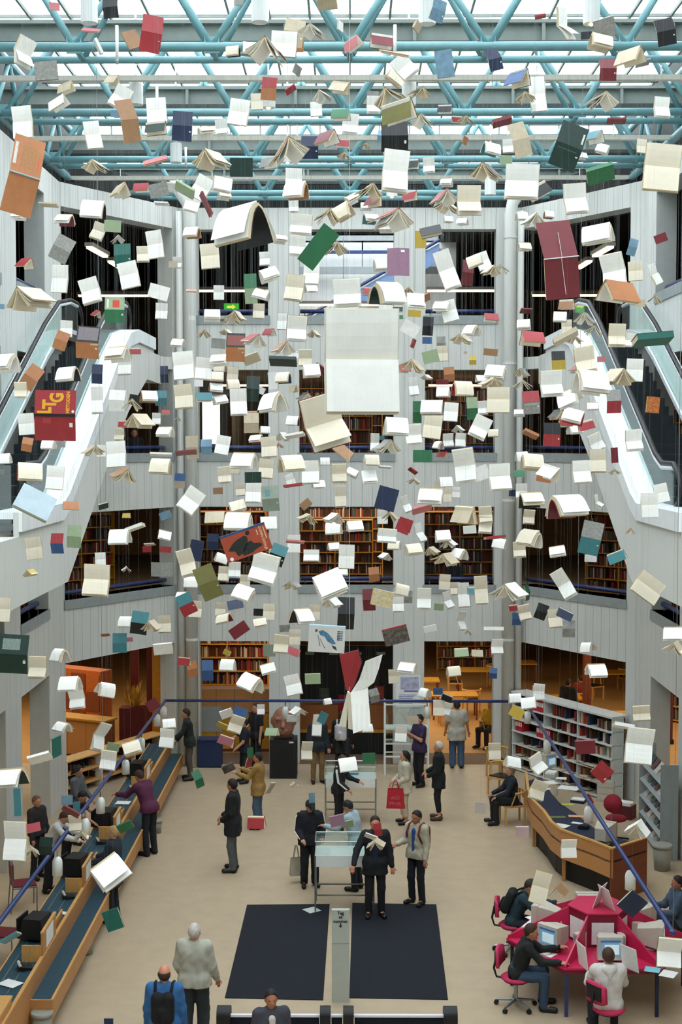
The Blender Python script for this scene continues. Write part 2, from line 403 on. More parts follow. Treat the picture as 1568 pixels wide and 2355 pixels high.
# white conduits across the hall
for i, (py, Y) in enumerate(((180, 24.6), (318, 29.0), (409, 33.2))):
    p = at(784, py, Y)
    t = thing('cable_tray', 'pale cable tray across the roof, %s of three counted from the photographer' % ordn[i].replace('nearest', 'first'), 'cable tray', (0, Y, p.z))
    mb = MB(); mb.box(-6.8, 6.8, -0.06, 0.06, -0.045, 0.045); ob('tray', mb, mat('cream_conduit', (214, 212, 200), 0.6, 0.04), t)
    for x in (-5.5, -3.3, -1.1, 1.1, 3.3, 5.5):
        mb = MB(); mb.tube([(x, 0, 0.04), (x, 0, 15.1-p.z if p.z < 15 else 0.8)], 0.012, 6); ob('hanger', mb, m_white, t)
# white cylinder downlights
m_lit = mat('lamp_glow', (255, 226, 160), 0.5, 0.01, emit=((255, 214, 140), 14.0))
m_gold = mat('reflector', (190, 170, 110), 0.3, 0.1, metal=0.6)
lamps = [(205, 22, 20.6, 0, 'above the left escalator'), (597, 20, 20.6, 0, 'left of centre in the front row'), (982, 24, 20.6, 0, 'right of centre in the front row'), (1360, 24, 20.6, 1, 'with a lit bulb in the front row'),
         (313, 215, 24.8, 0, 'left in the second row'), (617, 222, 24.8, 1, 'lit, second from left in the second row'), (940, 215, 24.8, 1, 'lit, third from left in the second row'), (1238, 205, 24.8, 0, 'right in the second row'),
         (405, 352, 29, 0, 'left in the third row'), (661, 352, 29, 1, 'lit, left of centre in the third row'), (901, 432, 31, 1, 'lit, over the middle opening'), (1127, 428, 31, 0, 'unlit, over the right opening')]
for px, py, Y, lit, w in lamps:
    p = at(px, py, Y)
    t = thing('downlight', 'white cylinder roof downlight %s' % w, 'lamp', (p.x, Y, p.z), group='white cylinder downlights')
    mb = MB(); mb.smooth = False; mb.lathe([(0.115, -0.2), (0.125, -0.2), (0.125, 0.2), (0.02, 0.22)], 18); ob('housing', mb, m_shade, t)
    mb = MB(); mb.lathe([(0.113, -0.195), (0.06, -0.08), (0.0, -0.07)], 18); ob('reflector', mb, m_lit if lit else m_gold, t)
    if lit:
        mb = MB(); mb.lathe([(0.0, -0.23), (0.035, -0.21), (0.045, -0.17), (0.03, -0.12), (0.0, -0.1)], 10); ob('bulb', mb, m_lit, t)
    mb = MB(); mb.tube([(0, 0, 0.2), (0, 0, 16.5-p.z)], 0.018, 6); ob('rod', mb, m_white, t)
for px, py, Y, hh in ((269, 100, 21.5, .55), (908, 95, 21.5, .5), (361, 225, 26, .45), (427, 360, 30, .4), (884, 330, 28, .45)):
    p = at(px, py, Y)
    t = thing('sprinkler_drop', 'short white drop tube %s' % {269: 'left of the red hanging book', 908: 'over the yellow green hanging book', 361: 'above the green tent book', 427: 'below the navy book', 884: 'beside the black hanging book'}[px], 'tube', (p.x, Y, p.z))
    mb = MB(); mb.smooth = True; mb.tube([(0, 0, -hh*0.5), (0, 0, hh*0.5)], 0.026, 8); ob('tube', mb, m_white, t)
    mb = MB(); mb.smooth = True; mb.tube([(0, 0, -hh*0.5-0.04), (0, 0, -hh*0.5)], 0.018, 6); ob('nozzle', mb, m_steel, t)
# ------------------------------------------------------------------ escalators on both sides
m_rubber = mat('black_rubber', (20, 20, 22), 0.5, 0.1)
m_tread = mat('dark_tread', (40, 46, 50), 0.45, 0.15, metal=0.4)
m_clad = mat('white_cladding', (236, 242, 244), 0.3, 0.02)
g_bal = glass_mat('balustrade_glass', (.86, .93, .91), 0.10, veil=0.04)
TOPE = [(19.6, 7.45), (22.5, 7.45), (23.0, 7.6), (28.2, 10.2), (29.6, 10.78), (30.8, 10.95), (33.4, 10.95)]
LOWE = [(19.6, 6.1), (23.0, 6.1), (26.8, 7.95), (29.5, 9.1), (32.2, 9.9), (33.4, 9.9)]
def interp(P, y):
    for (a, za), (b, zb) in zip(P[:-1], P[1:]):
        if a <= y <= b: return za+(zb-za)*(y-a)/(b-a)
    return P[0][1] if y < P[0][0] else P[-1][1]
def yz_prism(mb, poly, x0, x1):     # poly of (y,z)
    n = len(poly); vs = [(x0, y, z) for y, z in poly]+[(x1, y, z) for y, z in poly]
    fs = [tuple(range(n)), tuple(range(2*n-1, n-1, -1))]+[(i, n+i, n+(i+1) % n, (i+1) % n) for i in range(n)]
    mb.add(vs, fs)
for sd, nm in ((-1, 'left'), (1, 'right')):
    t = thing('escalator', 'white clad escalator climbing along the %s wall to the top gallery' % nm, 'escalator', (sd*5.6, 26.0, 6.1))
    o = t.location
    def L(P): return [(y-o.y, z-o.z) for y, z in P]
    def X(a): return sd*a-o.x
    mb = MB(); yz_prism(mb, L(TOPE)+L(LOWE)[::-1], X(4.75), X(4.83)); ob('side_panel', mb, m_wall, t)
    mb = MB(); yz_prism(mb, L(TOPE)+[(y, z-0.28) for y, z in L(TOPE)[::-1]], X(4.70), X(4.75)); ob('cladding_band', mb, m_clad, t)
    mb = MB(); yz_prism(mb, L(TOPE)+[(y, z-0.10) for y, z in L(TOPE)[::-1]], X(4.83), X(5.16)); ob('inner_deck', mb, m_clad, t)
    mb = MB(); yz_prism(mb, L(TOPE)+[(y, z-0.10) for y, z in L(TOPE)[::-1]], X(6.2), X(6.68)); ob('outer_deck', mb, m_clad, t)
    mb = MB(); yz_prism(mb, [(y, z+0.08) for y, z in L(LOWE)]+L(LOWE)[::-1], X(4.83), X(6.68)); ob('soffit', mb, m_wall, t)
    for k in range(24):
        y = 22.6+0.36*k; z = interp(TOPE, y+0.2)-0.35
        mb = MB(); mb.box(min(X(5.2), X(6.16)), max(X(5.2), X(6.16)), y-o.y, y+0.38-o.y, z-0.32-o.z, z-o.z); ob('step', mb, m_tread, t)
    for k, x in enumerate((5.12, 6.25)):
        base = [(y, z) for y, z in TOPE if 21.9 < y < 31.2]; base = [(21.7, 7.45)]+base+[(31.6, 10.95)]
        upper = [(y, z+0.62) for y, z in base]
        gl = MB(); yz_prism(gl, L(base)+L(upper)[::-1], X(x-0.012), X(x+0.012)); g = ob('glass_panel', gl, g_bal, t)
        path = [(y, z+0.66) for y, z in base]
        lo = [(21.45, 8.0), (21.25, 7.85), (21.2, 7.68), (21.3, 7.52), (21.5, 7.44)][::-1]
        hi = [(31.9, 11.5), (32.1, 11.36), (32.15, 11.2), (32.05, 11.05), (31.85, 10.97)]
        pts = [(X(x), a-o.y, b-o.z) for a, b in lo+path+hi]
        mb = MB(); mb.smooth = True; mb.tube(pts, 0.045, 8); h = ob('handrail', mb, m_rubber, t)
        mb = MB(); mb.smooth = True; mb.tube([(a, b, c-0.07) for a, b, c in pts[len(lo):len(lo)+len(path)]], 0.038, 8); ob('rail_profile', mb, m_clad, t)
    for y0, y1, z in ((20.9, 22.6, 7.1), (31.2, 33.4, 10.6)):
        mb = MB(); mb.box(min(X(5.18), X(6.18)), max(X(5.18), X(6.18)), y0-o.y, y1-o.y, z-0.05-o.z, z-o.z); ob('landing_plate', mb, m_steel, t)
    # gallery in front of the escalator
    mb = MB(); mb.box(min(sd*4.75, sd*6.7), max(sd*4.75, sd*6.7), -1.5, 19.6, 6.1, 7.1)
    ob('floor_landing_%s' % nm, mb, m_wall, kind='structure')
    mb = MB(); mb.box(min(sd*4.83, sd*6.7), max(sd*4.83, sd*6.7), 19.6, 22.6, 6.9, 7.05); ob('floor_landing_%s_end' % nm, mb, m_slab, kind='structure')
    t2 = thing('landing_barrier', 'glass barrier with two blue rails beside the foot of the %s escalator' % nm, 'railing', (sd*5.9, 21.0, 7.1))
    mb = MB(); mb.smooth = True; mb.tube([(0, 0, 0), (0, 0, 1.25)], 0.045, 10); ob('post', mb, m_white, t2)
    for z in (0.95, 0.72):
        mb = MB(); mb.smooth = True; mb.tube([(-sd*0.35, -0.05, z), (sd*0.75, -0.05, z)], 0.03, 8); ob('rail', mb, m_blue, t2)
    mb = MB(); mb.box(-0.7, 0.7, -0.005, 0.005, 0.1, 1.0); ob('glass_sheet', mb, g_bal, t2)
# top landing slabs tie the escalators to the galleries
for sd, nm in ((-1, 'left'), (1, 'right')):
    mb = MB(); mb.prism([(sd*4.75, 33.4), (sd*6.68, 33.4), (sd*6.68, 31.95), (sd*4.95, 34.62)] if False else [(sd*4.78, 33.4), (sd*5.7, 33.4), (sd*4.78, 34.85)], 9.9, 10.6)
    ob('floor_top_landing_%s' % nm, mb, m_wall, kind='structure')

# ------------------------------------------------------------------ what stands behind the openings
BCOL = [mat('spine_%d' % i, c, 0.6, 0.1) for i, c in enumerate([(120, 40, 36), (44, 58, 84), (36, 40, 44), (150, 120, 80), (170, 60, 44), (70, 84, 62), (200, 190, 170), (90, 60, 44), (60, 40, 50)])]
BC_ORDER = []
def book_row(mb, x0, x1, y0, z0, hmax, depth=0.2, fill=0.92, wmin=0.022, wmax=0.05, cols=9):
    x = x0
    while x < x1-0.03:
        w = random.uniform(wmin, wmax)
        if random.random() > fill: x += random.uniform(0.05, 0.25); continue
        h = hmax*random.uniform(0.72, 0.97); d = depth*random.uniform(0.8, 1)
        mb.cur = random.randrange(cols); mb.box(x, min(x+w-0.003, x1), y0-d, y0, z0, z0+h); x += w
    mb.cur = 0
BKN = [0]
def bookcase(label, loc, rotz, w, h, n, wood, books=True, depth=0.3, fill=0.92, blabel=None):
    t = thing('bookcase', label, 'bookcase', loc, rotz, group='bookcases in the galleries')
    for x in (-w/2, w/2-0.03):
        mb = MB(); mb.box(x, x+0.03, 0, depth, 0, h); ob('side_panel', mb, wood, t)
    mb = MB(); mb.box(-w/2, w/2, depth, depth+0.02, 0, h); ob('back_panel', mb, m_woodd, t)
    bm = MB(); nb = 1 if w < 1.3 else 2
    for k in range(n+1):
        z = 0.08+(h-0.1)*k/n
        mb = MB(); mb.box(-w/2+0.03, w/2-0.03, 0, depth, z-0.025, z); ob('shelf', mb, wood, t)
        if k < n and books: book_row(bm, -w/2+0.05, w/2-0.05, depth-0.02, z+0.002, (h-0.1)/n-0.045, fill=fill)
    for j in range(1, nb):
        mb = MB(); mb.box(-w/2+w*j/nb-0.015, -w/2+w*j/nb+0.015, -0.012, -0.002, 0, h); ob('upright', mb, wood, t)
    if books:
        o = ob('shelved_books', bm, BCOL, label=blabel or ('rows of small book spines packed on the '+label)[:200], cat='books', kind='stuff', loc=loc, rot=(0, 0, rotz))
    return t
# first and second gallery: cases square to the back openings and along the angled ones
def put(px, Y, z): p = at(px, HOR, Y); return (p.x, Y, z)
for lv, fz, yy, wood in ((1, F1, 38.2, m_ywood), (2, F2, 38.8, m_ywood)):
    nmv = LVN[lv]
    sl = [(520, 2.2, 'left'), (770, 2.2, 'middle'), (1058, 2.3, 'right')]
    for i, (px, w, wn) in enumerate(sl):
        if lv == 2 and i == 0: continue
        hh = 2.9 if not (lv == 1 and i == 1) else 2.6
        bookcase('yellow wood bookcase behind the %s opening of the %s' % (wn, nmv), put(px, yy+(1.2 if i == 1 else 0), fz), 0, w, hh, 8 if lv == 1 else 7, wood, blabel='book spines on shelves behind the %s opening of the %s' % (wn, nmv))
        bookcase('second yellow bookcase set back behind the %s opening of the %s' % (wn, nmv), put(px+(90 if i == 0 else -60 if i == 2 else 20), yy+3.4, fz), 0, 2.4, 2.9, 8, wood, blabel='book spines set back behind the %s opening of the %s' % (wn, nmv))
    for sd in (-1, 1):
        ang = math.atan2(2.3, 3.6)    # facet turn
        for k, (dx, dy) in enumerate(((7.2, 36.6), (8.6, 34.8))):
            bookcase('yellow wood bookcase %s behind the %s angled opening of the %s' % (['close', 'further'][k], 'left' if sd < 0 else 'right', nmv), (sd*dx, dy, fz), -sd*R(42), 2.1, 2.9, 8, wood,
                     blabel='book spines %s behind the %s angled opening of the %s' % (['close', 'further'][k], 'left' if sd < 0 else 'right', nmv))
# reading table and display shelf in the first gallery
t = thing('display_table', 'low grey display table in front of the bookcase, middle opening of the first gallery', 'table', put(770, 37.2, F1+0.0))
ob('table_top', MB().box(-1.1, 1.1, -0.3, 0.3, 1.05, 1.1), m_cgrey, t)
for x in (-1.0, 1.0):
    for y in (-0.25, 0.25): ob('leg', MB().box(x-0.02, x+0.02, y-0.02, y+0.02, 0, 1.05), m_steel, t)
# lamps of the rooms (strip fittings with their light)
m_tube = mat('fluorescent', (255, 238, 205), 0.5, 0.01, emit=((255, 222, 165), 9.0))
m_fix = mat('lamp_tray', (120, 112, 100), 0.6, 0.05)
def strip(a, b, label, wd=0.13):
    a = Vector(a); b = Vector(b); c = (a+b)/2; d = (b-a); l = d.length; rz = math.atan2(d.y, d.x)
    t = thing('strip_light', label, 'lamp', c, rz, group='ceiling strip lights')
    ob('tray', MB().box(-l/2, l/2, -wd*0.8, wd*0.8, 0.03, 0.12), m_fix, t)
    ob('tube', MB().box(-l/2+0.03, l/2-0.03, -wd/2, wd/2, -0.02, 0.03), m_tube, t)
    top = 14.8 if c.z > F3 else 10.31 if c.z > F2 else 6.77 if c.z > F1 else 3.25
    ob('hanger', MB().tube([(0, 0, 0.1), (0, 0, top-c.z)], 0.01, 5), m_fix, t)
strip((-4.6, 41.5, 12.95), (-1.95, 41.5, 12.95), 'glowing ceiling strip behind the left opening of the top gallery')
strip((2.3, 41.5, 12.95), (4.7, 41.5, 12.95), 'glowing ceiling strip behind the right opening of the top gallery')
strip((-1.6, 43.0, 12.95), (1.2, 43.0, 12.4), 'glowing strip beside the stair behind the middle opening of the top gallery')
for sd, nm in ((-1, 'left'), (1, 'right')):
    strip((sd*6.2, 32.8, 13.05), (sd*6.1, 34.5, 13.05), 'slanting ceiling strip over the head of the %s escalator' % nm)
    strip((sd*6.15, 35.4, 13.05), (sd*6.1, 36.9, 13.05), 'further ceiling strip over the head of the %s escalator' % nm)
    strip((sd*5.2, 39.5, 12.6), (sd*7.8, 39.5, 12.6), 'low warm strip deep behind the %s escalator landing' % nm)
for lv, z in ((0, 3.2), (1, 6.7), (2, 10.24)):
    for k, (x, y) in enumerate(((-3.0, 40.6), (0.2, 41.5), (3.2, 40.6), (-7.6, 38.2), (7.6, 38.2))):
        strip((x-0.9, y, z-0.16), (x+0.9, y, z-0.16), 'ceiling strip of the %s, %s' % (LVN[lv], ['behind the left opening', 'behind the middle opening', 'behind the right opening', 'behind the left angled opening', 'behind the right angled opening'][k]))
def room_light(loc, sx, sy, power, col):
    l = bpy.data.lights.new('room_light', 'AREA'); l.shape = 'RECTANGLE'; l.size = sx; l.size_y = sy; l.energy = power; l.color = col
    o = bpy.data.objects.new('room_light', l); C.objects.link(o); o.location = loc
warm = (1.0, 0.80, 0.52)
for x, y, sx, sy, e in ((0, 42, 9, 8, 400), (-10, 38, 6, 8, 270), (10, 38, 6, 8, 270)):
    room_light((x, y, 2.95), sx, sy, e, warm)
    room_light((x, y, 6.5), sx, sy, e*0.95, warm)
    room_light((x, y, 10.0), sx, sy, e*0.42, warm)
for sd, nm in ((-1, 'left'), (1, 'right')): room_light((sd*10, 24, 2.95), 5, 10, 120, warm)
# blue stair behind the middle top opening
t = thing('stair_flight', 'pale blue stair flight rising behind the middle opening of the top gallery', 'stair', (0, 43.2, F3))
a, b = at(690, 745, 43.2), at(1010, 560, 43.2)
mb = MB(); v = [(a.x, a.z-0.55), (b.x, b.z-0.55), (b.x, b.z), (a.x, a.z)]
mb.add([(x, -0.05, z-F3) for x, z in v]+[(x, 0.0, z-F3) for x, z in v], ((0,1,2,3),(7,6,5,4),(0,4,5,1),(2,6,7,3),(1,5,6,2),(0,3,7,4)))
ob('stringer', mb, mat('pale_blue', (130, 160, 205), 0.5, 0.06), t)
ob('stair_rail', MB().tube([(a.x, -0.1, a.z-F3+0.1), (b.x, -0.1, b.z-F3+0.1)], 0.05, 8), m_blue, t)
for k in range(9):
    f = k/8; x = a.x+(b.x-a.x)*f; z = a.z+(b.z-a.z)*f-F3
    ob('tread', MB().box(x-0.2, x+0.2, 0.0, 0.9, z-0.2, z-0.15), m_cgrey, t)
ob('newel_post', MB().box(a.x-0.05, a.x+0.05, 0.0, 0.1, 0, a.z-F3), m_steel, t); ob('support_post', MB().box(0.2, 0.3, 0.3, 0.4, 0, (a.z+b.z)/2-F3-0.3), m_steel, t)
# green lit exit sign in the left top opening, screen beside the right landing
for px, py, w, h, lb in ((532, 706, 0.42, 0.2, 'small green lit exit sign behind the left opening of the top gallery'), (1333, 704, 0.26, 0.36, 'green and yellow lit sign behind the right escalator')):
    p = at(px, py, 38.6); t = thing('exit_sign', lb, 'sign', p)
    ob('housing', MB().box(-w/2-0.02, w/2+0.02, 0, 0.1, -h/2-0.02, h/2+0.02), m_dark, t)
    ob('panel', MB().box(-w/2, w/2, -0.01, 0, -h/2, h/2), mat('green_lit', (40, 150, 50), 0.5, 0.4, 8, emit=((60, 170, 40), 0.9)), t)
    ob('arrow', MB().prism([(-0.12, -0.03), (0.03, -0.03), (0.03, -0.07), (0.12, 0.0), (0.03, 0.07), (0.03, 0.03), (-0.12, 0.03)], 0, 0.01, Matrix.Translation((0, -0.012, 0)) @ Matrix.Rotation(R(90), 4, 'X')), mat('yellow_lit', (230, 220, 80), 0.5, 0.05, emit=((230, 220, 80), 1.0)), t)
    ob('hanger', MB().box(-0.01, 0.01, 0.03, 0.05, h/2, h/2+(14.7-p.z)), m_steel, t)

for i, (py, h) in enumerate(((548, 0.16), (580, 0.10), (622, 0.22))):
    q = at(800, py, 43.7); t = thing('stair_beam', 'grey cross beam behind the middle opening of the top gallery, %s of three' % ['highest', 'middle', 'lowest'][i], 'beam', (0.4, 43.7, q.z))
    ob('beam', MB().box(-2.2, 2.4, -0.05, 0.05, -h/2, h/2), m_sill if i != 1 else m_blue, t); ob('hanger', MB().box(-0.02, 0.02, -0.02, 0.02, h/2, 14.8-q.z) if q.z < 14.7 else MB().box(-0.02, 0.02, 0.0, 0.45, -0.02, 0.02), m_steel, t)
cw = thing('curtain', 'grey curtains beside the bright window behind the left opening of the second gallery', 'curtain', (-5.75, 57.6, 8.2))
for k in range(10):
    x = (-0.75+0.09*k) if k < 4 else (0.35+0.08*(k-4))
    ob('fold', MB().tube([(x, 0, 0), (x, 0, 2.1)], 0.05, 8), mat('curtain_grey', (176, 168, 160), 0.9, 0.08), cw, smooth=True)
ob('rail', MB().tube([(-0.85, 0, 2.12), (0.85, 0, 2.12)], 0.02, 6), m_steel, cw)
# ------------------------------------------------------------------ blue lighting rail with pendant lamps
RZL = 2.6
A, B_, C_, D_ = on(-40, 2172, RZL), on(380, 1611, RZL), on(1207, 1613, RZL), on(1547, 2144, RZL)
t = thing('lighting_rail', 'long blue tubular lighting rail framing the service desks on three sides', 'lighting rail', (0, 25, RZL))
o = t.location
for nm, a, b in (('left_run', A, B_), ('back_run', B_, C_), ('right_run', C_, D_)):
    ob('rail_run', MB().tube([a-o, b-o], 0.033, 12), m_blue, t, smooth=True)
for p in (A, B_, C_, D_): ob('end_joint', MB().lathe([(0.0, -0.04), (0.04, -0.02), (0.04, 0.02), (0.0, 0.04)], 10, p-o), m_blue, t)
for p in (B_, C_, (A+B_)/2, (C_+D_)/2, (B_+C_)/2, D_): ob('suspension_wire', MB().tube([p-o, Vector((p.x, p.y, 15.0))-o], 0.004, 4), m_steel, t)
wl = {0: 'nearest', 1: 'second', 2: 'third', 3: 'fourth', 4: 'fifth', 5: 'sixth'}
rail_lamps = [(376, 1638, 'the farthest one over the left service counter'), (361, 1656, 'second farthest over the left service counter'), (325, 1712, 'over the middle of the left service counter'), (289, 1764, 'left of the hanging white book over the counter'), (231, 1852, 'over the seated librarians at the left counter'), (196, 1902, 'behind the split brown book at the left counter'), (132, 1992, 'the nearest one over the left service counter'),
              (1213, 1650, 'at the right end of the back rail run'), (1258, 1718, 'over the far end of the information desk'), (1353, 1873, 'over the monitor on the information desk'), (1449, 2024, 'over the magenta computer table'), (982, 1629, 'on the back rail run beside the white rack'), (656, 1631, 'on the back rail run over the stone head')]
for px, py, w in rail_lamps:
    p = on(px, py, RZL-0.27)
    if 600 < px < 1100: p = at(px, py, B_.y); p.z = RZL-0.27
    t = thing('pendant_lamp', 'white dome-topped pendant lamp, %s' % w, 'lamp', p, group='pendant lamps on the blue rail')
    mb = MB(); mb.smooth = True; mb.lathe([(0.07, -0.13), (0.075, -0.13), (0.075, 0.05), (0.068, 0.09), (0.045, 0.13), (0.0, 0.145)], 16); ob('shade', mb, m_shade, t)
    mb = MB(); mb.lathe([(0.0, -0.12), (0.06, -0.12)], 12); ob('diffuser', mb, m_paper, t)
    ob('stem', MB().tube([(0, 0, 0.14), (0, 0, 0.24)], 0.012, 6), m_steel, t)

# ------------------------------------------------------------------ left service counter
t = thing('service_counter', 'long beech service counter with teal tops along the left side', 'counter', (-4.66, 26, 0))
def lb(x0, x1, y0, y1, z0, z1): return MB().box(x0+4.9, x1+4.9, y0-26, y1-26, z0, z1)
ob('bag_shelf', lb(-4.76, -4.46, 19.0, 34.3, 0.52, 0.55), m_lino, t)
for k in range(10):
    y0 = 19.0+k*1.53; ob('front_panel', lb(-4.475, -4.45, y0+0.006, y0+1.524, 0.27, 0.55), m_wood, t)
ob('shelf_edge', lb(-4.475, -4.44, 19.0, 34.3, 0.55, 0.57), m_oak, t)
ob('end_panel', lb(-4.76, -4.45, 18.97, 19.0, 0.2, 0.57), m_wood, t)
ob('shelf_underside', lb(-4.76, -4.475, 19.0, 34.3, 0.27, 0.3), m_woodd, t)
ob('rear_board', lb(-4.79, -4.76, 17.0, 34.3, 0.0, 0.86), m_wood, t)
ob('rear_edge', lb(-4.80, -4.75, 17.0, 34.3, 0.86, 0.885), m_oak, t)
ob('desk_top', lb(-5.3, -4.8, 17.0, 34.3, 0.76, 0.8), m_lino, t)
ob('staff_side_edge', lb(-5.32, -5.3, 17.0, 34.3, 0.75, 0.81), m_oak, t)
for k in range(8): ob('under_desk_panel', lb(-5.25, -4.82, 17.6+k*2.3, 17.63+k*2.3, 0, 0.76), m_woodd, t)
for x in (-5.0, -5.18): ob('metal_strip', lb(x-0.008, x+0.008, 17.0, 34.3, 0.8, 0.806), m_steel, t)
ob('near_cabinet', lb(-5.2, -4.78, 16.6, 18.0, 0.0, 1.0), m_wood, t)
ob('near_cabinet_top', lb(-5.22, -4.77, 16.6, 18.02, 1.0, 1.03), m_oak, t)
ln = ['nearest', 'second', 'third', 'farthest']
for k, (y0, y1) in enumerate(((19.8, 20.7), (22.9, 23.75), (26.0, 26.75), (29.95, 30.8))):
    d = thing('counter_screen', 'upright beech screen board with a notice, %s along the left counter' % ln[k], 'screen', (-4.535, (y0+y1)/2, 0.885), group='screen boards on the service counter')
    h = (y1-y0)/2
    ob('board', MB().box(-0.015, 0.015, -h, h, 0, 0.33), m_wood, d); ob('top_edge', MB().box(-0.022, 0.022, -h, h, 0.33, 0.355), m_oak, d)
    ob('notice', MB().box(0.016, 0.019, -h*0.5, h*0.55, 0.04, 0.3), m_paper, d)
    ob('foot_bracket', MB().box(-0.3, -0.015, -h-0.01, -h+0.02, -0.085, 0.16), m_oak, d)
    bx_ = thing('counter_tray', 'raised beech tray box with teal lid, %s along the left counter' % ln[k], 'box', (-4.77, y1+0.55, 0.8), group='tray boxes on the service counter')
    ob('body', MB().box(-0.2, 0.17, -0.3, 0.3, 0, 0.16), m_wood, bx_); ob('lid', MB().box(-0.18, 0.15, -0.28, 0.28, 0.16, 0.17), m_lino, bx_); ob('rim', MB().box(0.15, 0.175, -0.3, 0.3, 0.16, 0.185), m_oak, bx_)
    mo = thing('counter_monitor', 'black monitor on a stand seen from behind, %s along the left counter' % ln[k], 'monitor', (-4.85, y1+0.05, 0.8), R(-100), group='black counter monitors')
    ob('screen_back', MB().prism([(-0.2, 0.05), (0.2, 0.05), (0.17, 0.36), (-0.12, 0.36)], -0.2, 0.2, Matrix.Rotation(R(90), 4, 'Y') @ Matrix.Rotation(R(90), 4, 'Z')), m_black, mo)
    ob('bezel', MB().box(-0.2, 0.2, -0.225, -0.2, 0.06, 0.36), m_black, mo); ob('stand', MB().box(-0.11, 0.11, -0.1, 0.1, 0, 0.06), m_black, mo)
    sc = thing('desk_telephone', 'grey desk telephone with handset, %s along the left counter' % ln[k], 'telephone', (-4.72, y0-0.28, 0.8), R(20), group='telephones on the service counter')
    ob('base', MB().prism([(-0.1, 0), (0.1, 0), (0.1, 0.03), (-0.1, 0.07)], -0.09, 0.09, Matrix.Rotation(R(90), 4, 'X')), m_black, sc); ob('handset', MB().tube([(-0.07, -0.08, 0.07), (-0.09, -0.06, 0.1), (-0.09, 0.06, 0.1), (-0.07, 0.08, 0.07)], 0.022, 6), m_cgrey, sc)
sheetn = [0]
def sheet(name, label, p, rz, w, h, m=None, cat='paper', z=0.003):
    return ob(name, MB().box(-w/2, w/2, -h/2, h/2, 0, z), m or m_paper, label=label, cat=cat, loc=p, rot=(0, 0, rz))
sheet('paper_sheet', 'loose white sheets on the near end of the left counter', on(24, 2262, 0.81), R(-30), 0.3, 0.22)
sheet('paper_sheet', 'white leaflet by the tray on the left counter', on(147, 2100, 0.81), R(-20), 0.2, 0.12)
sheet('paper_sheet', 'white open register on the left counter beyond the librarians', on(283, 1846, 0.81), R(-5), 0.3, 0.25)
sheet('paper_sheet', 'small paper scrap on the floor by the left counter bin', on(154, 2262, 0.0), R(15), 0.07, 0.05)
sheet('paper_sheet', 'pale sheet lying on the corner of the left black mat', on(717, 2093, 0.012), R(35), 0.25, 0.25, mat('pale_sheet', (200, 212, 204), 0.6, 0.03))
# red steel chairs of the librarians
def steel_chair(label, p, rz):
    t = thing('steel_chair', label, 'chair', p, rz, group='red chairs behind the counter')
    red = mat('red_fabric', (110, 34, 40), 0.8, 0.1)
    ob('seat', MB().box(-0.22, 0.22, -0.2, 0.22, 0.43, 0.48), red, t); ob('backrest', MB().box(-0.2, 0.2, 0.2, 0.24, 0.6, 0.86), red, t)
    for x in (-0.23, 0.23):
        ob('leg', MB().tube([(x, -0.2, 0), (x, -0.2, 0.45), (x, 0.22, 0.45)], 0.013, 6), m_steel, t); ob('leg', MB().tube([(x, 0.26, 0), (x, 0.22, 0.45), (x, 0.24, 0.88)], 0.013, 6), m_steel, t)
    ob('top_loop', MB().tube([(-0.23, 0.24, 0.87), (-0.15, 0.25, 0.93), (0.15, 0.25, 0.93), (0.23, 0.24, 0.87)], 0.013, 6), m_steel, t)
steel_chair('dark red tube chair behind the counter, left of the tray box', (-5.6, 21.9, 0), R(80))
steel_chair('dark red tube chair behind the counter near the seated librarian', (-5.9, 24.4, 0), R(110))
# bins
def bin_(label, p, r=0.145, h=0.42):
    t = thing('waste_bin', label, 'bin', p, group='grey waste bins')
    g = mat('bin_plastic', (150, 152, 142), 0.5, 0.05)
    mb = MB(); mb.smooth = True; mb.lathe([(r*0.8, 0), (r, h), (r*0.96, h), (r*0.78, 0.02), (0, 0.02)], 20); ob('body', mb, g, t)
    mb = MB(); mb.smooth = True; mb.lathe([(r*1.0, h-0.05), (r*1.06, h-0.05), (r*1.06, h+0.01), (r*0.97, h+0.01)], 20); ob('rim', mb, g, t)
bin_('round grey waste bin standing against the left counter front', on(197, 2193, 0)); bin_('round grey waste bin at the near end of the left counter', on(97, 2395, 0)); bin_('round grey waste bin by the pillar behind the information desk', on(1522, 2000, 0), 0.19, 0.5)
bin_('small clear waste bin beside the man in the purple shirt', on(362, 1915, 0), 0.1, 0.28)

# ------------------------------------------------------------------ mats, ticket pillar, entrance barrier
for q, w in ((((568, 2082), (758, 2080), (743, 2301), (517, 2296)), 'left'), (((810, 2078), (1003, 2081), (1030, 2300), (803, 2296)), 'right')):
    P = [on(x, y, 0) for x, y in q]; mb = MB(); mb.prism([(p.x, p.y) for p in P], 0.001, 0.012)
    ob('floor_mat', mb, m_navy, label='large black rectangular floor mat, the %s one of the pair' % w, cat='mat')
pb = on(783, 2306, 0)
t = thing('ticket_pillar', 'slim grey queue-ticket pillar between the two black mats', 'pillar', pb)
pg = mat('pillar_grey', (176, 182, 174), 0.5, 0.04)
ob('lower_panel', MB().box(-0.133, 0.133, 0, 0.09, 0, 0.905), pg, t); ob('upper_panel', MB().box(-0.133, 0.133, 0, 0.09, 0.912, 1.42), pg, t)
for txt, z, s in (('Tag', 1.375, 0.068), ('et', 1.315, 0.068), ('nummer', 1.25, 0.064)):
    o = ob('lettering', text_mesh(txt, s, 0.001, bold=0.002), mat('ink', (30, 36, 50), 0.6, 0.02), t, loc=(0, -0.003, z), rot=(R(90), 0, 0))
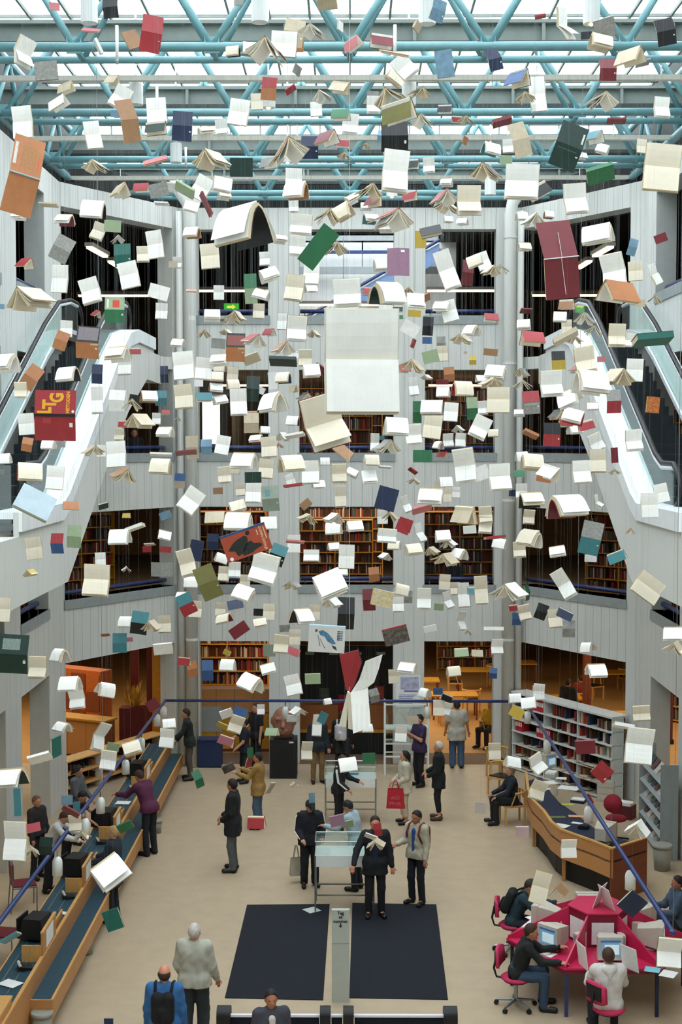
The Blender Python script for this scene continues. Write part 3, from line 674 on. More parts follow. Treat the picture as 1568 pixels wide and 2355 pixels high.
ob('arrow', MB().prism([(0, -0.035), (0.028, 0.0), (0.01, 0.0), (0.01, 0.035), (-0.01, 0.035), (-0.01, 0.0), (-0.028, 0.0)], 0, 0.002, Matrix.Translation((0, 0, 1.185)) @ Matrix.Rotation(R(90), 4, 'X')), MATS['ink'], t)
zb = 0.95
e0, e1 = on(512, 2334, zb), on(1041, 2336, zb)
t = thing('entrance_barrier', 'low black entrance barrier with a bright metal top bar at the near end', 'barrier', (0, e0.y, 0))
ob('top_bar', MB().box(e0.x, e1.x, -0.025, 0.025, zb-0.02, zb+0.01), mat('bright_bar', (220, 218, 226), 0.3, 0.02), t)
for px in (515, 748, 801, 1035):
    x = on(px, 2334, zb).x
    mb = MB(); mb.smooth = False
    pl = [(-0.12, 0), (-0.12, zb+0.02)]+[(0.12*math.cos(R(a)), zb+0.02+0.1*math.sin(R(a))) for a in range(165, -1, -15)]+[(0.12, 0)]
    wv = 0.07 if px in (748, 801) else 0.09
    yz_prism(mb, [(y, z) for y, z in pl], x-wv, x+wv); ob('post', mb, m_black, t)
for a, b in ((515, 748), (748, 801), (801, 1035)):
    ob('infill_panel', MB().box(on(a, 2334, zb).x+0.08, on(b, 2334, zb).x-0.08, -0.01, 0.01, 0.05, zb-0.03), m_navy, t)

# ------------------------------------------------------------------ glass display cases, rack, plinth
def vitrine(label, p, w, d, zt, tray=0.2):
    t = thing('display_case', label, 'display case', p, group='glass topped display cases')
    for x in (0, w):
        for y in (0, d): ob('leg', MB().box(x-0.014, x+0.014, y-0.014, y+0.014, 0, zt), m_steel, t)
    for y in (0, d): ob('cross_bar', MB().box(0, w, y-0.01, y+0.01, 0.3, 0.325), m_steel, t)
    for x in (0, w): ob('side_bar', MB().box(x-0.01, x+0.01, 0, d, 0.3, 0.325), m_steel, t)
    ob('tray', MB().box(-0.01, w+0.01, -0.01, d+0.01, zt-tray, zt), m_white, t)
    for (x0, x1, y0, y1) in ((0, w, 0, 0.006), (0, w, d-0.006, d), (0, 0.006, 0, d), (w-0.006, w, 0, d)): ob('glass_side', MB().box(x0, x1, y0, y1, zt, zt+0.25), m_glass, t)
    ob('glass_lid', MB().box(0, w, 0, d, zt+0.25, zt+0.257), m_glass, t)
    for (a, b) in (((0, 0), (w, 0)), ((0, d), (w, d)), ((0, 0), (0, d)), ((w, 0), (w, d))): ob('edge_strip', MB().tube([(a[0], a[1], zt+0.255), (b[0], b[1], zt+0.255)], 0.011, 6), m_steel, t)
    return t
vitrine('glass-topped white display case in the centre of the floor, nearest one', on(725, 2098, 0), 1.05, 0.62, 1.03)
vitrine('glass-topped white display case further back behind the tracksuit visitor', on(748, 1893, 0), 1.12, 0.6, 1.0)
for i, (px, py, dz) in enumerate(((795, 1815, 1.01), (855, 1812, 1.01), (830, 1795, 1.01))):
    sheet('exhibit_book', 'flat exhibit %s in the rear glass display case' % ['sheet at the left', 'sheet at the right', 'blue picture book'][i], on(748, 1893, 0)+Vector(((0.3, 0.25, 1.0), (0.88, 0.2, 1.0), (0.62, 0.42, 1.0))[i]), 0, 0.24, 0.2, mat('exhibit_blue', (70, 130, 160), 0.6, 0.3, 10) if i == 2 else m_paper, 'exhibit')
rp = on(885, 1782, 0)
t = thing('exhibition_rack', 'tall white glazed exhibition rack beside the poster pillar', 'rack', rp)
for x in (0, 1.1):
    for y in (0, 0.5): ob('post', MB().box(x-0.02, x+0.02, y-0.02, y+0.02, 0, 1.85), m_white, t)
for z in (0.45, 0.78, 1.15, 1.78):
    ob('shelf_frame', MB().box(0, 1.1, -0.015, 0.015, z, z+0.035), m_white, t); ob('rear_shelf_frame', MB().box(0, 1.1, 0.485, 0.515, z, z+0.035), m_white, t)
    if z in (1.15,): ob('shelf', MB().box(0, 1.1, 0, 0.5, z, z+0.02), m_white, t)
ob('glass_front', MB().box(0.02, 1.08, -0.02, -0.015, 0.8, 1.78), m_glass, t); ob('glass_top', MB().box(0, 1.1, 0, 0.5, 1.82, 1.83), m_glass, t)
sheet('exhibit_sheet', 'white photo sheet on the exhibition rack shelf', rp+Vector((0.2, 0.2, 1.172)), 0, 0.3, 0.25)
pp = on(651, 1791, 0)
t = thing('plinth', 'black square plinth carrying the stone head', 'plinth', pp)
ob('body', MB().box(-0.34, 0.34, 0, 0.6, 0, 0.98), m_black, t); ob('label_card', MB().box(0.15, 0.26, -0.006, 0, 0.9, 0.94), m_paper, t)
t = thing('storage_box', 'navy blue storage box against the back wall left of the plinth', 'box', on(484, 1766, 0))
nb_ = mat('navy_box', (32, 48, 84), 0.7, 0.08)
ob('body', MB().box(-0.32, 0.28, 0, 0.4, 0.03, 0.7), nb_, t); ob('lid', MB().box(-0.34, 0.2, -0.02, 0.42, 0.7, 0.74), nb_, t)
for x in (-0.28, 0.24): ob('foot', MB().box(x-0.03, x+0.03, 0.02, 0.08, 0, 0.03), m_black, t)
pw = at(938, 1590, YB-0.012)
t = thing('poster', 'white poster with violet heading on the pillar beside the exhibition rack', 'poster', pw)
ob('sheet', MB().box(-0.32, 0.32, -0.004, 0, -0.42, 0.42), m_paper, t)
vio = mat('violet_ink', (120, 120, 170), 0.7, 0.2)
ob('picture', MB().box(-0.2, 0.28, -0.006, -0.004, 0.05, 0.38), mat('violet_picture', (180, 180, 205), 0.7, 0.35, 9), t)
ob('heading', text_mesh('TULKUR', 0.11, 0.001), vio, t, loc=(0.02, -0.008, 0.0), rot=(R(90), 0, 0)) if False else ob('heading', MB().box(-0.1, 0.26, -0.006, -0.004, -0.02, 0.03), vio, t)
for k in range(6): ob('text_line', MB().box(-0.24, 0.2-0.04*(k % 3), -0.006, -0.004, -0.1-0.045*k, -0.085-0.045*k), vio, t)

# ------------------------------------------------------------------ information desk on the right
rim = [on(x, y, 1.0) for x, y in ((1207, 1775), (1212, 1815), (1222, 1840), (1248, 1866), (1266, 1892), (1290, 1910), (1320, 1921), (1360, 1935), (1406, 1954))]
t = thing('information_desk', 'curved beech information desk with navy worktop in front of the white shelves', 'desk', (rim[4].x, rim[4].y, 0))
o = Vector((rim[4].x, rim[4].y, 0))
inn = [p+Vector((0.85, 0.75, 0))*f for p, f in zip(rim, (0.5, 0.7, 0.8, 0.9, 1.0, 1.0, 1.0, 1.0, 0.95))]
def ribbon(mb, pts, z0, z1, th):
    for a, b in zip(pts[:-1], pts[1:]):
        e = (b-a); e.z = 0; e.normalize(); n = Vector((-e.y, e.x, 0))*th
        a2, b2 = a-o, b-o
        mb.add([Vector((v.x, v.y, z)) for z in (z0, z1) for v in (a2, b2, b2+n, a2+n)], ((0,3,2,1),(4,5,6,7),(0,1,5,4),(1,2,6,5),(2,3,7,6),(3,0,4,7)))
mb = MB(); ribbon(mb, rim, 0.46, 1.0, 0.04); ob('front_panel', mb, m_wood, t)
mb = MB(); ribbon(mb, [p+Vector((-0.01, -0.01, 0)) for p in rim], 1.0, 1.03, 0.06); ob('rim', mb, m_oak, t)
mb = MB(); ribbon(mb, [p+Vector((0.12, 0.14, 0)) for p in rim[2:]], 0.0, 0.46, 0.03); ob('recessed_base', mb, m_black, t)
nav = mat('navy_worktop', (28, 40, 66), 0.45, 0.1, 8)
mb = MB(); mb.prism([((p-o).x, (p-o).y) for p in rim]+[((p-o).x, (p-o).y) for p in inn[::-1]], 0.74, 0.78); ob('worktop', mb, nav, t)
e = inn[-1]-rim[-1]
mb = MB(); q = [rim[-1]-o, inn[-1]-o]; ribbon(mb, [rim[-1], inn[-1]], 0.0, 1.0, 0.03); ob('end_panel', mb, m_woodd, t)
mb = MB(); ribbon(mb, [rim[-1], inn[-1]], 1.0, 1.02, 0.06); ob('end_edge', mb, m_oak, t)
for k in (2, 5): ob('leg', MB().box((rim[k]-o).x+0.04, (rim[k]-o).x+0.1, (rim[k]-o).y+0.05, (rim[k]-o).y+0.11, 0, 0.46), m_wood, t)
ds = [(1262, 1800, 0.35, 0.3, 20, m_paper, 'stack of white forms at the far end of the information desk'), (1308, 1812, 0.45, 0.34, -25, m_paper, 'spread white papers in the middle of the information desk'), (1305, 1850, 0.26, 0.12, 5, mat('lime', (190, 200, 70), 0.6, 0.05), 'lime green leaflet on the information desk'),
      (1283, 1879, 0.3, 0.14, 3, mat('moss', (110, 120, 60), 0.6, 0.08), 'moss green folder at the rim of the information desk'), (1325, 1877, 0.32, 0.14, -5, mat('peach', (230, 170, 120), 0.6, 0.1), 'peach coloured brochure on the information desk'), (1290, 1899, 0.3, 0.26, -35, m_paper, 'printed sheets near the curved rim of the information desk'), (1327, 1893, 0.22, 0.12, -30, m_paper, 'small note beside the monitor on the information desk'), (1250, 1815, 0.3, 0.2, 50, m_paper, 'white magazines at the far tip of the information desk'), (1290, 1790, 0.25, 0.2, -10, m_paper, 'white leaflets behind the forms on the information desk')]
for i, (px, py, w, h, rz, mm, lbx) in enumerate(ds): sheet('desk_paper', lbx, on(px, py, 0.782+0.004*(i % 3)), R(rz), w, h, mm)
def crt(label, p, rz, s=1.0, group='beige desktop monitors', scr=None):
    t = thing('crt_monitor', label, 'monitor', p, rz, group=group)
    ob('bezel', MB().box(-0.19*s, 0.19*s, -0.2*s, -0.1*s, 0.05*s, 0.40*s), m_cgrey, t)
    mb = MB(); f = [(-0.18, -0.1, 0.06), (0.18, -0.1, 0.06), (0.18, -0.1, 0.39), (-0.18, -0.1, 0.39)]; b = [(-0.11, 0.2, 0.1), (0.11, 0.2, 0.1), (0.11, 0.2, 0.33), (-0.11, 0.2, 0.33)]
    mb.add([Vector(v)*s for v in f+b], ((0,1,2,3),(7,6,5,4),(0,4,5,1),(1,5,6,2),(2,6,7,3),(3,7,4,0))); ob('tube_housing', mb, m_cgrey, t)
    ob('screen', MB().box(-0.15*s, 0.15*s, -0.205*s, -0.2*s, 0.11*s, 0.36*s), scr or m_screen, t)
    ob('window_bar', MB().box(-0.15*s, 0.15*s, -0.207*s, -0.205*s, 0.325*s, 0.355*s), m_bar, t); ob('page_panel', MB().box(-0.09*s, 0.13*s, -0.207*s, -0.205*s, 0.14*s, 0.29*s), m_pagep, t)
    mb = MB(); mb.lathe([(0.12*s, 0), (0.13*s, 0.015*s), (0.07*s, 0.05*s)], 14); ob('foot', mb, m_cgrey, t)
    return t
m_screen = mat('screen_blue', (90, 120, 140), 0.2, 0.1, emit=((110, 150, 180), 0.55))
m_bar = mat('screen_bar', (50, 80, 120), 0.3, 0.1, emit=((60, 100, 150), 0.4)); m_pagep = mat('screen_page', (190, 210, 215), 0.3, 0.05, emit=((190, 215, 225), 0.5))
crt('beige monitor turned away on the information desk', on(1388, 1940, 0.78), R(150))
t = thing('task_chair', 'red round-backed task chair behind the information desk', 'chair', on(1400, 1952, 0)+Vector((0.25, 0.55, 0)), R(150))
redf = mat('crimson_fabric', (150, 30, 50), 0.8, 0.1)
mb = MB(); mb.smooth = True; mb.lathe([(0, 0.45), (0.2, 0.45), (0.23, 0.49), (0.2, 0.53), (0, 0.54)], 18); ob('seat', mb, redf, t)
mb = MB(); mb.smooth = True; mb.tube([(0, 0.2, 0.85), (0, 0.26, 0.86)], [0.2, 0.19], 18); ob('backrest', mb, redf, t)
ob('column', MB().tube([(0, 0, 0.05), (0, 0, 0.45)], 0.03, 8), m_black, t); ob('back_arm', MB().tube([(0, 0.05, 0.45), (0, 0.28, 0.5), (0, 0.25, 0.8)], 0.015, 6), m_steel, t)
for k in range(5): ob('foot', MB().tube([(0, 0, 0.08), (0.28*math.cos(k*1.257), 0.28*math.sin(k*1.257), 0.04)], 0.018, 6), m_black, t)
t = thing('document_crate', 'dark red crate of papers on the floor behind the information desk', 'crate', on(1435, 1880, 0), R(-35))
ob('body', MB().box(-0.22, 0.22, -0.16, 0.16, 0, 0.3), mat('dark_red_crate', (90, 26, 36), 0.6, 0.08), t); ob('paper_stack', MB().box(-0.19, 0.19, -0.13, 0.13, 0.3, 0.36), m_paper, t); ob('loose_sheet', MB().box(-0.1, 0.2, -0.14, 0.05, 0.365, 0.37, Matrix.Rotation(R(14), 4, 'Z')), m_paper, t)
t = thing('pedestal_drawers', 'grey pedestal drawers under the white shelves', 'cabinet', on(1392, 1845, 0), R(-20))
ob('body', MB().box(-0.2, 0.2, 0, 0.4, 0, 0.5), m_cgrey, t)
for z in (0.04, 0.2, 0.36): ob('drawer', MB().box(-0.18, 0.18, -0.012, 0, z, z+0.13), m_cgrey, t)

# white shelf run along the right angled wall
p0 = Vector((XC+0.24, YB-0.24, 0)); p1 = Vector((XS-0.12, YC+0.05, 0)); e = (p1-p0).normalized(); n = Vector((-e.y, e.x, 0)); n = n if n.x < 0 else -n
t = thing('shelf_run', 'white wall shelving full of binders behind the information desk', 'shelving', p0+n*0.5, math.atan2(e.y, e.x))
Lr = (p1-p0).length
m_shw = mat('white_shelf', (210, 214, 210), 0.5, 0.03)
for x in (0, Lr/3, 2*Lr/3, Lr-0.03): ob('upright', MB().box(x, x+0.03, -0.02, 0.33, 0, 1.98), m_shw, t)
ob('back_panel', MB().box(0, Lr, 0.34, 0.36, 0, 1.98), m_dark, t); ob('top_board', MB().box(-0.02, Lr+0.02, -0.05, 0.45, 1.98, 2.03), m_shw, t)
zsh = [0.05, 0.37, 0.69, 1.02, 1.34, 1.66]
for z in zsh: ob('shelf', MB().box(0, Lr, -0.04, 0.34, z-0.025, z), m_shw, t)
rot = math.atan2(e.y, e.x); M4 = Matrix.Translation(t.location) @ Matrix.Rotation(rot, 4, 'Z')
# in this frame the room is on the -y side
bmx = MB()
for k, z in enumerate(zsh):
    book_row(bmx, 0.05 if k not in (3, 4, 5) else 1.5, Lr-0.05, 0.3, z+0.002, 0.27, depth=0.26, fill=0.8 if k > 2 else 0.6, wmin=0.03, wmax=0.07)
    if k < 3:
        for j in range(26):
            x = random.uniform(0.1, Lr-0.35); bmx.cur = 6; bmx.box(x, x+0.24, random.uniform(-0.02, 0.02), 0.2, z+0.004+0.01*(j % 5), z+0.012+0.01*(j % 5), Matrix.Rotation(R(random.uniform(-3, 3)), 4, 'Z'))
bmx.cur = 0
ob('shelf_filling', bmx, BCOL, label='mixed books and loose papers on the white wall shelving', cat='books', kind='stuff', loc=t.location, rot=(0, 0, rot))
bnd = mat('red_binder', (178, 32, 44), 0.45, 0.06); bnk = mat('black_binder', (30, 32, 36), 0.5, 0.06)
ORDS = ['first', 'second', 'third', 'fourth', 'fifth', 'sixth', 'seventh', 'eighth', 'ninth']
def binder(mm, x, z, w, h, lbx, grp):
    t = thing('binder', lbx % ORDS[j], 'binder', M4 @ Vector((x, 0.02, z+0.002)), rot, group=grp)
    ob('spine', MB().box(0, w-0.004, 0, 0.24, 0, h), mm, t); ob('spine_label', MB().box(0.012, w-0.016, -0.002, 0, h*0.45, h*0.85), m_paper, t)
for j in range(6): binder(bnk, 0.06+j*0.085, zsh[5], 0.085, 0.28, 'black binder with white label on the top white shelf, %s from the left', 'black binders on the top white shelf')
for j in range(8): binder(bnd, 0.62+j*0.085, zsh[5], 0.085, 0.28, 'red binder with white label on the top white shelf, %s from the left', 'red binders on the top white shelf')
for j in range(4): binder(bnd, 0.08+j*0.07, zsh[3], 0.07, 0.28, 'plain red binder at the far end of the third white shelf, %s from the left', 'red binders at the far end of the third white shelf')
for j in range(9): binder(bnd, 0.95+j*0.06, zsh[3]+0.0, 0.06, 0.26, 'narrow red volume in the middle of the third white shelf, %s from the left', 'red volumes in the middle of the third white shelf')
# magazine rack by the right pillar
t = thing('magazine_rack', 'grey stepped magazine rack against the right side wall', 'rack', (6.62, 28.3, 0), R(90))
for k in range(5):
    z = 0.25+0.36*k
    ob('slanted_shelf', MB().box(-1.0, 1.0, 0, 0.3, 0, 0.02, Matrix.Translation((0, 0.04, z)) @ Matrix.Rotation(R(-50), 4, 'X')) if False else MB().prism([(0.05, z), (0.34, z-0.18), (0.36, z-0.15), (0.07, z+0.04)], -1.0, 1.0, Matrix.Rotation(R(90), 4, 'Z') @ Matrix.Rotation(R(90), 4, 'X')), m_sill, t)
for x in (-1.02, 1.0): ob('end_panel', MB().box(x, x+0.02, 0, 0.36, 0, 1.95), m_sill, t)
mcol = [mat('mag_%d' % i, c, 0.5, 0.35, 14) for i, c in enumerate([(60, 70, 80), (150, 150, 146), (90, 60, 60), (70, 90, 80), (190, 186, 176)])]
for k in range(5):
    for j in range(6):
        z = 0.25+0.36*k
        ob('magazine', MB().box(-0.12, 0.12, -0.006, 0.006, 0, 0.3), mcol[(k*2+j*3) % 5], label='magazine on the grey stepped rack, %s shelf from the floor, %s from the near end' % (ORDS[k], ORDS[j]), cat='magazine', group='magazines on the stepped rack', loc=(6.62-0.3, 28.3-0.8+0.32*j, z-0.13), rot=(R(-38), 0, R(-90)))

# ------------------------------------------------------------------ wooden chairs
def wood_chair(label, p, rz):
    t = thing('wooden_chair', label, 'chair', p, rz, group='beech armchairs with dark seats')
    mb = MB(); mb.prism([(-0.24, -0.23), (0.24, -0.23), (0.2, 0.22), (-0.2, 0.22)], 0.40, 0.44); ob('seat_frame', mb, m_oak, t)
    mb = MB(); mb.prism([(-0.21, -0.2), (0.21, -0.2), (0.17, 0.19), (-0.17, 0.19)], 0.44, 0.465); ob('seat_pad', mb, m_black, t)
    for x, y, h in ((-0.23, -0.22, 0.64), (0.23, -0.22, 0.64), (-0.2, 0.22, 0.72), (0.2, 0.22, 0.72)): ob('leg', MB().box(x-0.02, x+0.02, y-0.02, y+0.02, 0, h if y > 0 else 0.44), m_oak, t)
    arc = [(0.29*math.cos(R(a)), 0.02+0.26*math.sin(R(a)), 0.73) for a in range(-10, 191, 20)]
    mb = MB(); mb.smooth = True; mb.tube(arc, 0.026, 8); ob('back_bow', mb, m_oak, t)
    for x in (-0.27, 0.27): ob('arm_post', MB().tube([(x*0.87, -0.1, 0.43), (x, 0.0, 0.72)], 0.016, 6), m_oak, t)
    ob('back_slat', MB().box(-0.1, 0.1, 0.25, 0.275, 0.56, 0.73), m_oak, t)
wood_chair('beech armchair against the right pipe, farthest of the three', on(1142, 1788, 0), R(10))
wood_chair('empty beech armchair with dark seat in front of the information desk', on(1152, 1826, 0), R(-40))
ch3 = on(1178, 1893, 0)
wood_chair('beech armchair taken by the seated dark-clothed visitor', ch3, R(-80))
# ------------------------------------------------------------------ magenta computer table
HC = Vector((3.86, 20.95, 0))
t = thing('computer_table', 'hexagonal magenta computer table with sloping dividers', 'table', HC)
R0 = 1.42
hexp = [(R0*math.cos(R(60*k)), R0*math.sin(R(60*k))) for k in range(6)]
ob('table_top', MB().prism(hexp, 0.72, 0.75), m_magenta, t)
ob('edge_skirt', MB().prism([(x*0.985, y*0.985) for x, y in hexp], 0.66, 0.72), mat('dark_magenta', (130, 24, 50), 0.5, 0.06), t)
hub = [(0.46*math.cos(R(60*k)), 0.46*math.sin(R(60*k))) for k in range(6)]
ob('hub', MB().prism(hub, 0.75, 1.26), MATS['dark_magenta'], t)
ob('hub_top', MB().prism([(x*1.04, y*1.04) for x, y in hub], 1.26, 1.28), m_magenta, t)
for k in range(6):
    a = R(60*k); c, s = math.cos(a), math.sin(a); n = Vector((-s, c, 0))*0.012
    pr = [(0.44, 0.75), (1.40, 0.75), (1.40, 0.79), (0.44, 1.26)]
    vs = [Vector((r*c, r*s, z))-n for r, z in pr]+[Vector((r*c, r*s, z))+n for r, z in pr]
    mb = MB(); mb.add(vs, ((3,2,1,0),(4,5,6,7),(0,1,5,4),(1,2,6,5),(2,3,7,6),(3,0,4,7))); ob('divider', mb, m_magenta, t)
    ob('leg', MB().box(1.33*c-0.025, 1.33*c+0.025, 1.33*s-0.025, 1.33*s+0.025, 0, 0.72), m_blue if k in (4,) else nav, t)
    b = a+R(30); rr = 0.46*0.866+0.012
    d = ob('notice_sheet', MB().box(-0.17, 0.17, -0.004, 0.0, 0.8, 1.14), m_paper, t, rot=(0, 0, b+R(90)), loc=(rr*math.cos(b), rr*math.sin(b), 0))
stn = {-90: 'facing the photographer in front of the white hoodie', -30: 'on the right of the magenta table', 30: 'at the far right of the magenta table', 90: 'at the far side of the magenta table', 150: 'far left of the magenta table behind the yellow book', 210: 'on the left of the magenta table by the dark-haired user'}
for ang, w in stn.items():
    a = R(ang); p = HC+Vector((0.84*math.cos(a), 0.84*math.sin(a), 0.75))
    crt('beige tube monitor %s' % w, p, a+R(90)+(R(14) if ang in (-30, 210) else 0), 0.98)
    q = HC+Vector((0.62*math.cos(a+R(24)), 0.62*math.sin(a+R(24)), 0.75))
    s = thing('desk_speaker', 'upright pale plastic speaker %s' % w.replace('facing', 'of the station facing'), 'speaker', q, a+R(90), group='speakers on the computer table')
    ob('cabinet', MB().box(-0.05, 0.05, -0.09, 0.09, 0, 0.27), m_cgrey, s); ob('grille', MB().box(-0.04, 0.04, -0.093, -0.09, 0.03, 0.24), m_sill, s)
    q = HC+Vector((1.13*math.cos(a), 1.13*math.sin(a), 0.75))
    s = thing('keyboard', 'pale keyboard %s' % w, 'keyboard', q, a+R(90), group='keyboards on the computer table')
    ob('base', MB().box(-0.2, 0.2, -0.07, 0.07, 0, 0.02), m_cgrey, s); ob('key_field', MB().box(-0.18, 0.18, -0.055, 0.055, 0.02, 0.028), m_paper, s)
for px, py, w, h, rz, mm, lbx in ((1245, 2190, 0.2, 0.45, 50, m_paper, 'long white printout under the hand of the dark-sweatered user'), (1500, 2230, 0.22, 0.2, -20, mat('cyan_sheet', (120, 200, 210), 0.6, 0.04), 'cyan sheet at the right edge of the magenta table'), (1537, 2240, 0.22, 0.26, -30, m_paper, 'printed sheet past the right edge of the magenta table'), (1232, 2110, 0.3, 0.2, 30, m_paper, 'open notebook in front of the teal-jacketed user'), (1305, 2105, 0.3, 0.2, 10, m_paper, 'round white cap on the far side of the magenta table')):
    p = on(px, py, 0.753); sheet('table_paper', lbx.replace('round white cap', 'white paper'), p, R(rz), w, h, mm)
for px, py, rz, tl, lbx in ((1342, 2200, -75, 8, 'white folded card leaning by the front left divider'), (1450, 2205, -55, 10, 'white card leaning at the front right of the table'), (1370, 2062, 60, 20, 'left white card standing on the magenta hub'), (1402, 2068, -70, 20, 'right white card standing on the magenta hub')):
    zz = 1.28 if py < 2100 else 0.75
    q = on(px, py+(25 if zz < 1 else 20), zz); t = ob('sign_card', MB().box(-0.16, 0.16, -0.004, 0.004, 0, 0.36, Matrix.Rotation(R(tl), 4, 'X')), m_paper, label=lbx, cat='sign card', loc=q, rot=(0, 0, R(rz)))
# office chairs at the table
def office_chair(label, p, rz):
    t = thing('office_chair', label, 'chair', p, rz, group='pink swivel chairs at the computer table')
    pk = mat('pink_fabric', (196, 48, 92), 0.8, 0.08)
    mb = MB(); mb.smooth = True; mb.lathe([(0, 0.42), (0.2, 0.425), (0.235, 0.455), (0.2, 0.485), (0, 0.48)], 18, sx=1.0, sy=1.0); ob('seat', mb, pk, t)
    mb = MB(); mb.smooth = True; mb.lathe([(0, 0.40), (0.19, 0.41), (0.2, 0.43), (0, 0.43)], 16); ob('seat_shell', mb, m_black, t)
    pts = [(0.19*math.sin(R(a)), 0.2+0.04*math.cos(R(a)), 0) for a in range(-80, 81, 20)]
    mb = MB(); n = len(pts)
    for i, (x, y, _) in enumerate(pts): pass
    vs = []; fs = []
    for i, (x, y, _) in enumerate(pts):
        q = 0.5+0.5*math.cos(R(-80+20*i)); zl, zh = 0.66-0.06*q, 0.80+0.1*q
        vs += [(x, y, zl), (x, y+0.05, zl), (x, y+0.06, zh), (x, y+0.02, zh)]
    for i in range(n-1):
        for k in range(4): fs.append((4*i+k, 4*i+(k+1) % 4, 4*i+4+(k+1) % 4, 4*i+4+k))
    fs += [(3, 2, 1, 0), (4*n-4, 4*n-3, 4*n-2, 4*n-1)]
    mb.add(vs, fs); mb.smooth = True; b = ob('backrest', mb, pk, t)
    ob('back_shell', MB().box(-0.14, 0.14, 0.285, 0.30, 0.66, 0.86), m_black, t)
    ob('back_arm', MB().tube([(0, 0.1, 0.41), (0, 0.3, 0.43), (0, 0.34, 0.55), (0, 0.3, 0.75)], 0.018, 6), m_black, t)
    ob('column', MB().tube([(0, 0, 0.09), (0, 0, 0.42)], 0.028, 8), m_steel, t)
    ob('lever', MB().tube([(0.05, 0, 0.39), (0.2, 0.05, 0.36)], 0.01, 5), m_black, t)
    for k in range(5):
        c, s = math.cos(k*1.2566+0.3), math.sin(k*1.2566+0.3)
        f = ob('foot', MB().tube([(0.03*c, 0.03*s, 0.12), (0.3*c, 0.3*s, 0.08)], [0.028, 0.018], 6), m_steel, t)
        ob('caster', MB().tube([(0.3*c-0.025*s, 0.3*s+0.025*c, 0.035), (0.3*c+0.025*s, 0.3*s-0.025*c, 0.035)], 0.035, 8), m_black, f)
OC = [(on(1178, 2188, 0), R(-280), 'pink swivel chair of the teal-jacketed user, farthest one'), (on(1186, 2316, 0), R(-290), 'pink swivel chair of the dark-sweatered user in jeans'), (on(1398, 2392, 0), R(125), 'pink swivel chair under the white hoodie user')]
for p, rz, lbx in OC: office_chair(lbx, p, rz)

# ------------------------------------------------------------------ ground floor rooms behind the openings
t = thing('cabinet_front', 'ochre panelled cupboard front inside the left ground floor opening', 'cabinet', at(540, 1740, 36.9)*1.0)
o = t.location; o.z = 0; t.location = o
for k in range(4):
    ob('door', MB().box(-1.0+0.5*k+0.006, -0.5+0.5*k-0.006, -0.03, 0, 0.08, 1.05), m_ywood, t); ob('upper_panel', MB().box(-1.0+0.5*k+0.006, -0.5+0.5*k-0.006, -0.03, 0, 1.08, 1.72), m_wood, t)
ob('carcass', MB().box(-1.0, 1.0, 0, 0.5, 0, 1.72), m_woodd, t); ob('grey_notice', MB().box(-0.9, -0.35, -0.05, -0.035, 0.55, 1.25), m_sill, t)
t = thing('stage_screen', 'black exhibition screen inside the middle ground floor opening', 'screen', (at(796, 1600, 37.3).x, 37.3, 0))
ob('screen_panel', MB().box(-1.35, 1.35, 0, 0.06, 1.35, 2.85), m_black, t); ob('lower_board', MB().box(-1.35, 1.35, -0.5, 0, 0.62, 1.3), mat('ledge_wood', (140, 84, 40), 0.5, 0.15, grain=(1, 1, 9)), t)
ob('ledge', MB().box(-1.35, 1.35, -0.75, -0.5, 0.60, 0.64), m_ywood, t); ob('black_front', MB().box(-1.35, 1.35, -0.72, -0.6, 0.0, 0.6), m_black, t)
for x in (-1.0, -0.35, 0.3, 0.95): ob('spotlight', MB().box(x-0.12, x+0.12, -0.05, 0.0, 2.6, 2.68), m_sill, t)
for k, (x, z, c) in enumerate(((0.9, 1.55, (150, 60, 50)), (0.55, 1.45, (120, 100, 90)), (-0.6, 1.5, (60, 70, 60)))):
    ob('picture', MB().box(x-0.14, x+0.14, -0.02, -0.002, z-0.18, z+0.18), mat('pic_%d' % k, c, 0.5, 0.5, 14), t)
t = thing('red_curtain', 'dark red curtain strip beside the black exhibition screen', 'curtain', (at(782, 1640, 36.7).x, 36.75, 0.64))
for k in range(3): ob('fold', MB().tube([(0.07*k, 0, 0), (0.07*k, 0, 0.95)], 0.045, 8), mat('curtain_red', (130, 20, 30), 0.9, 0.2), t, smooth=True)
# low shelves and cabinets inside the left angled opening
q0 = Vector((-XC-0.3, YB-0.2, 0)); q1 = Vector((-XS+0.1, YC+0.15, 0)); e = (q1-q0).normalized(); rot = math.atan2(e.y, e.x)+math.pi
n = Vector((-0.84, 0.54, 0))
t = thing('low_shelf', 'low beech shelf of returned books inside the left angled opening', 'shelf', (q0+q1)/2+n*0.35, rot)
for z in (0.2, 0.52, 0.84): ob('shelf', MB().box(-1.9, 1.9, -0.22, 0.22, z-0.03, z), m_oak, t)
for x in (-1.9, -0.65, 0.62, 1.87): ob('upright', MB().box(x, x+0.03, -0.22, 0.22, 0, 0.84), m_white, t)
ob('back_panel', MB().box(-1.9, 1.9, 0.22, 0.24, 0, 0.84), m_dark, t)
mb = MB()
for z in (0.2, 0.52): book_row(mb, -1.8, 1.8, 0.15, z+0.003, 0.16, fill=0.7)
ob('returned_books', mb, BCOL, label='returned books on the low shelf inside the left angled opening', cat='books', kind='stuff', loc=t.location, rot=(0, 0, rot))
t = thing('catalogue_cabinet', 'orange-brown catalogue cabinet deep inside the left angled opening', 'cabinet', (-8.2, 39.2, 0), R(-30))
ob('body', MB().box(-1.3, 1.3, 0, 0.5, 0, 1.9), mat('orange_wood', (170, 90, 36), 0.5, 0.12, grain=(1, 1, 8)), t)
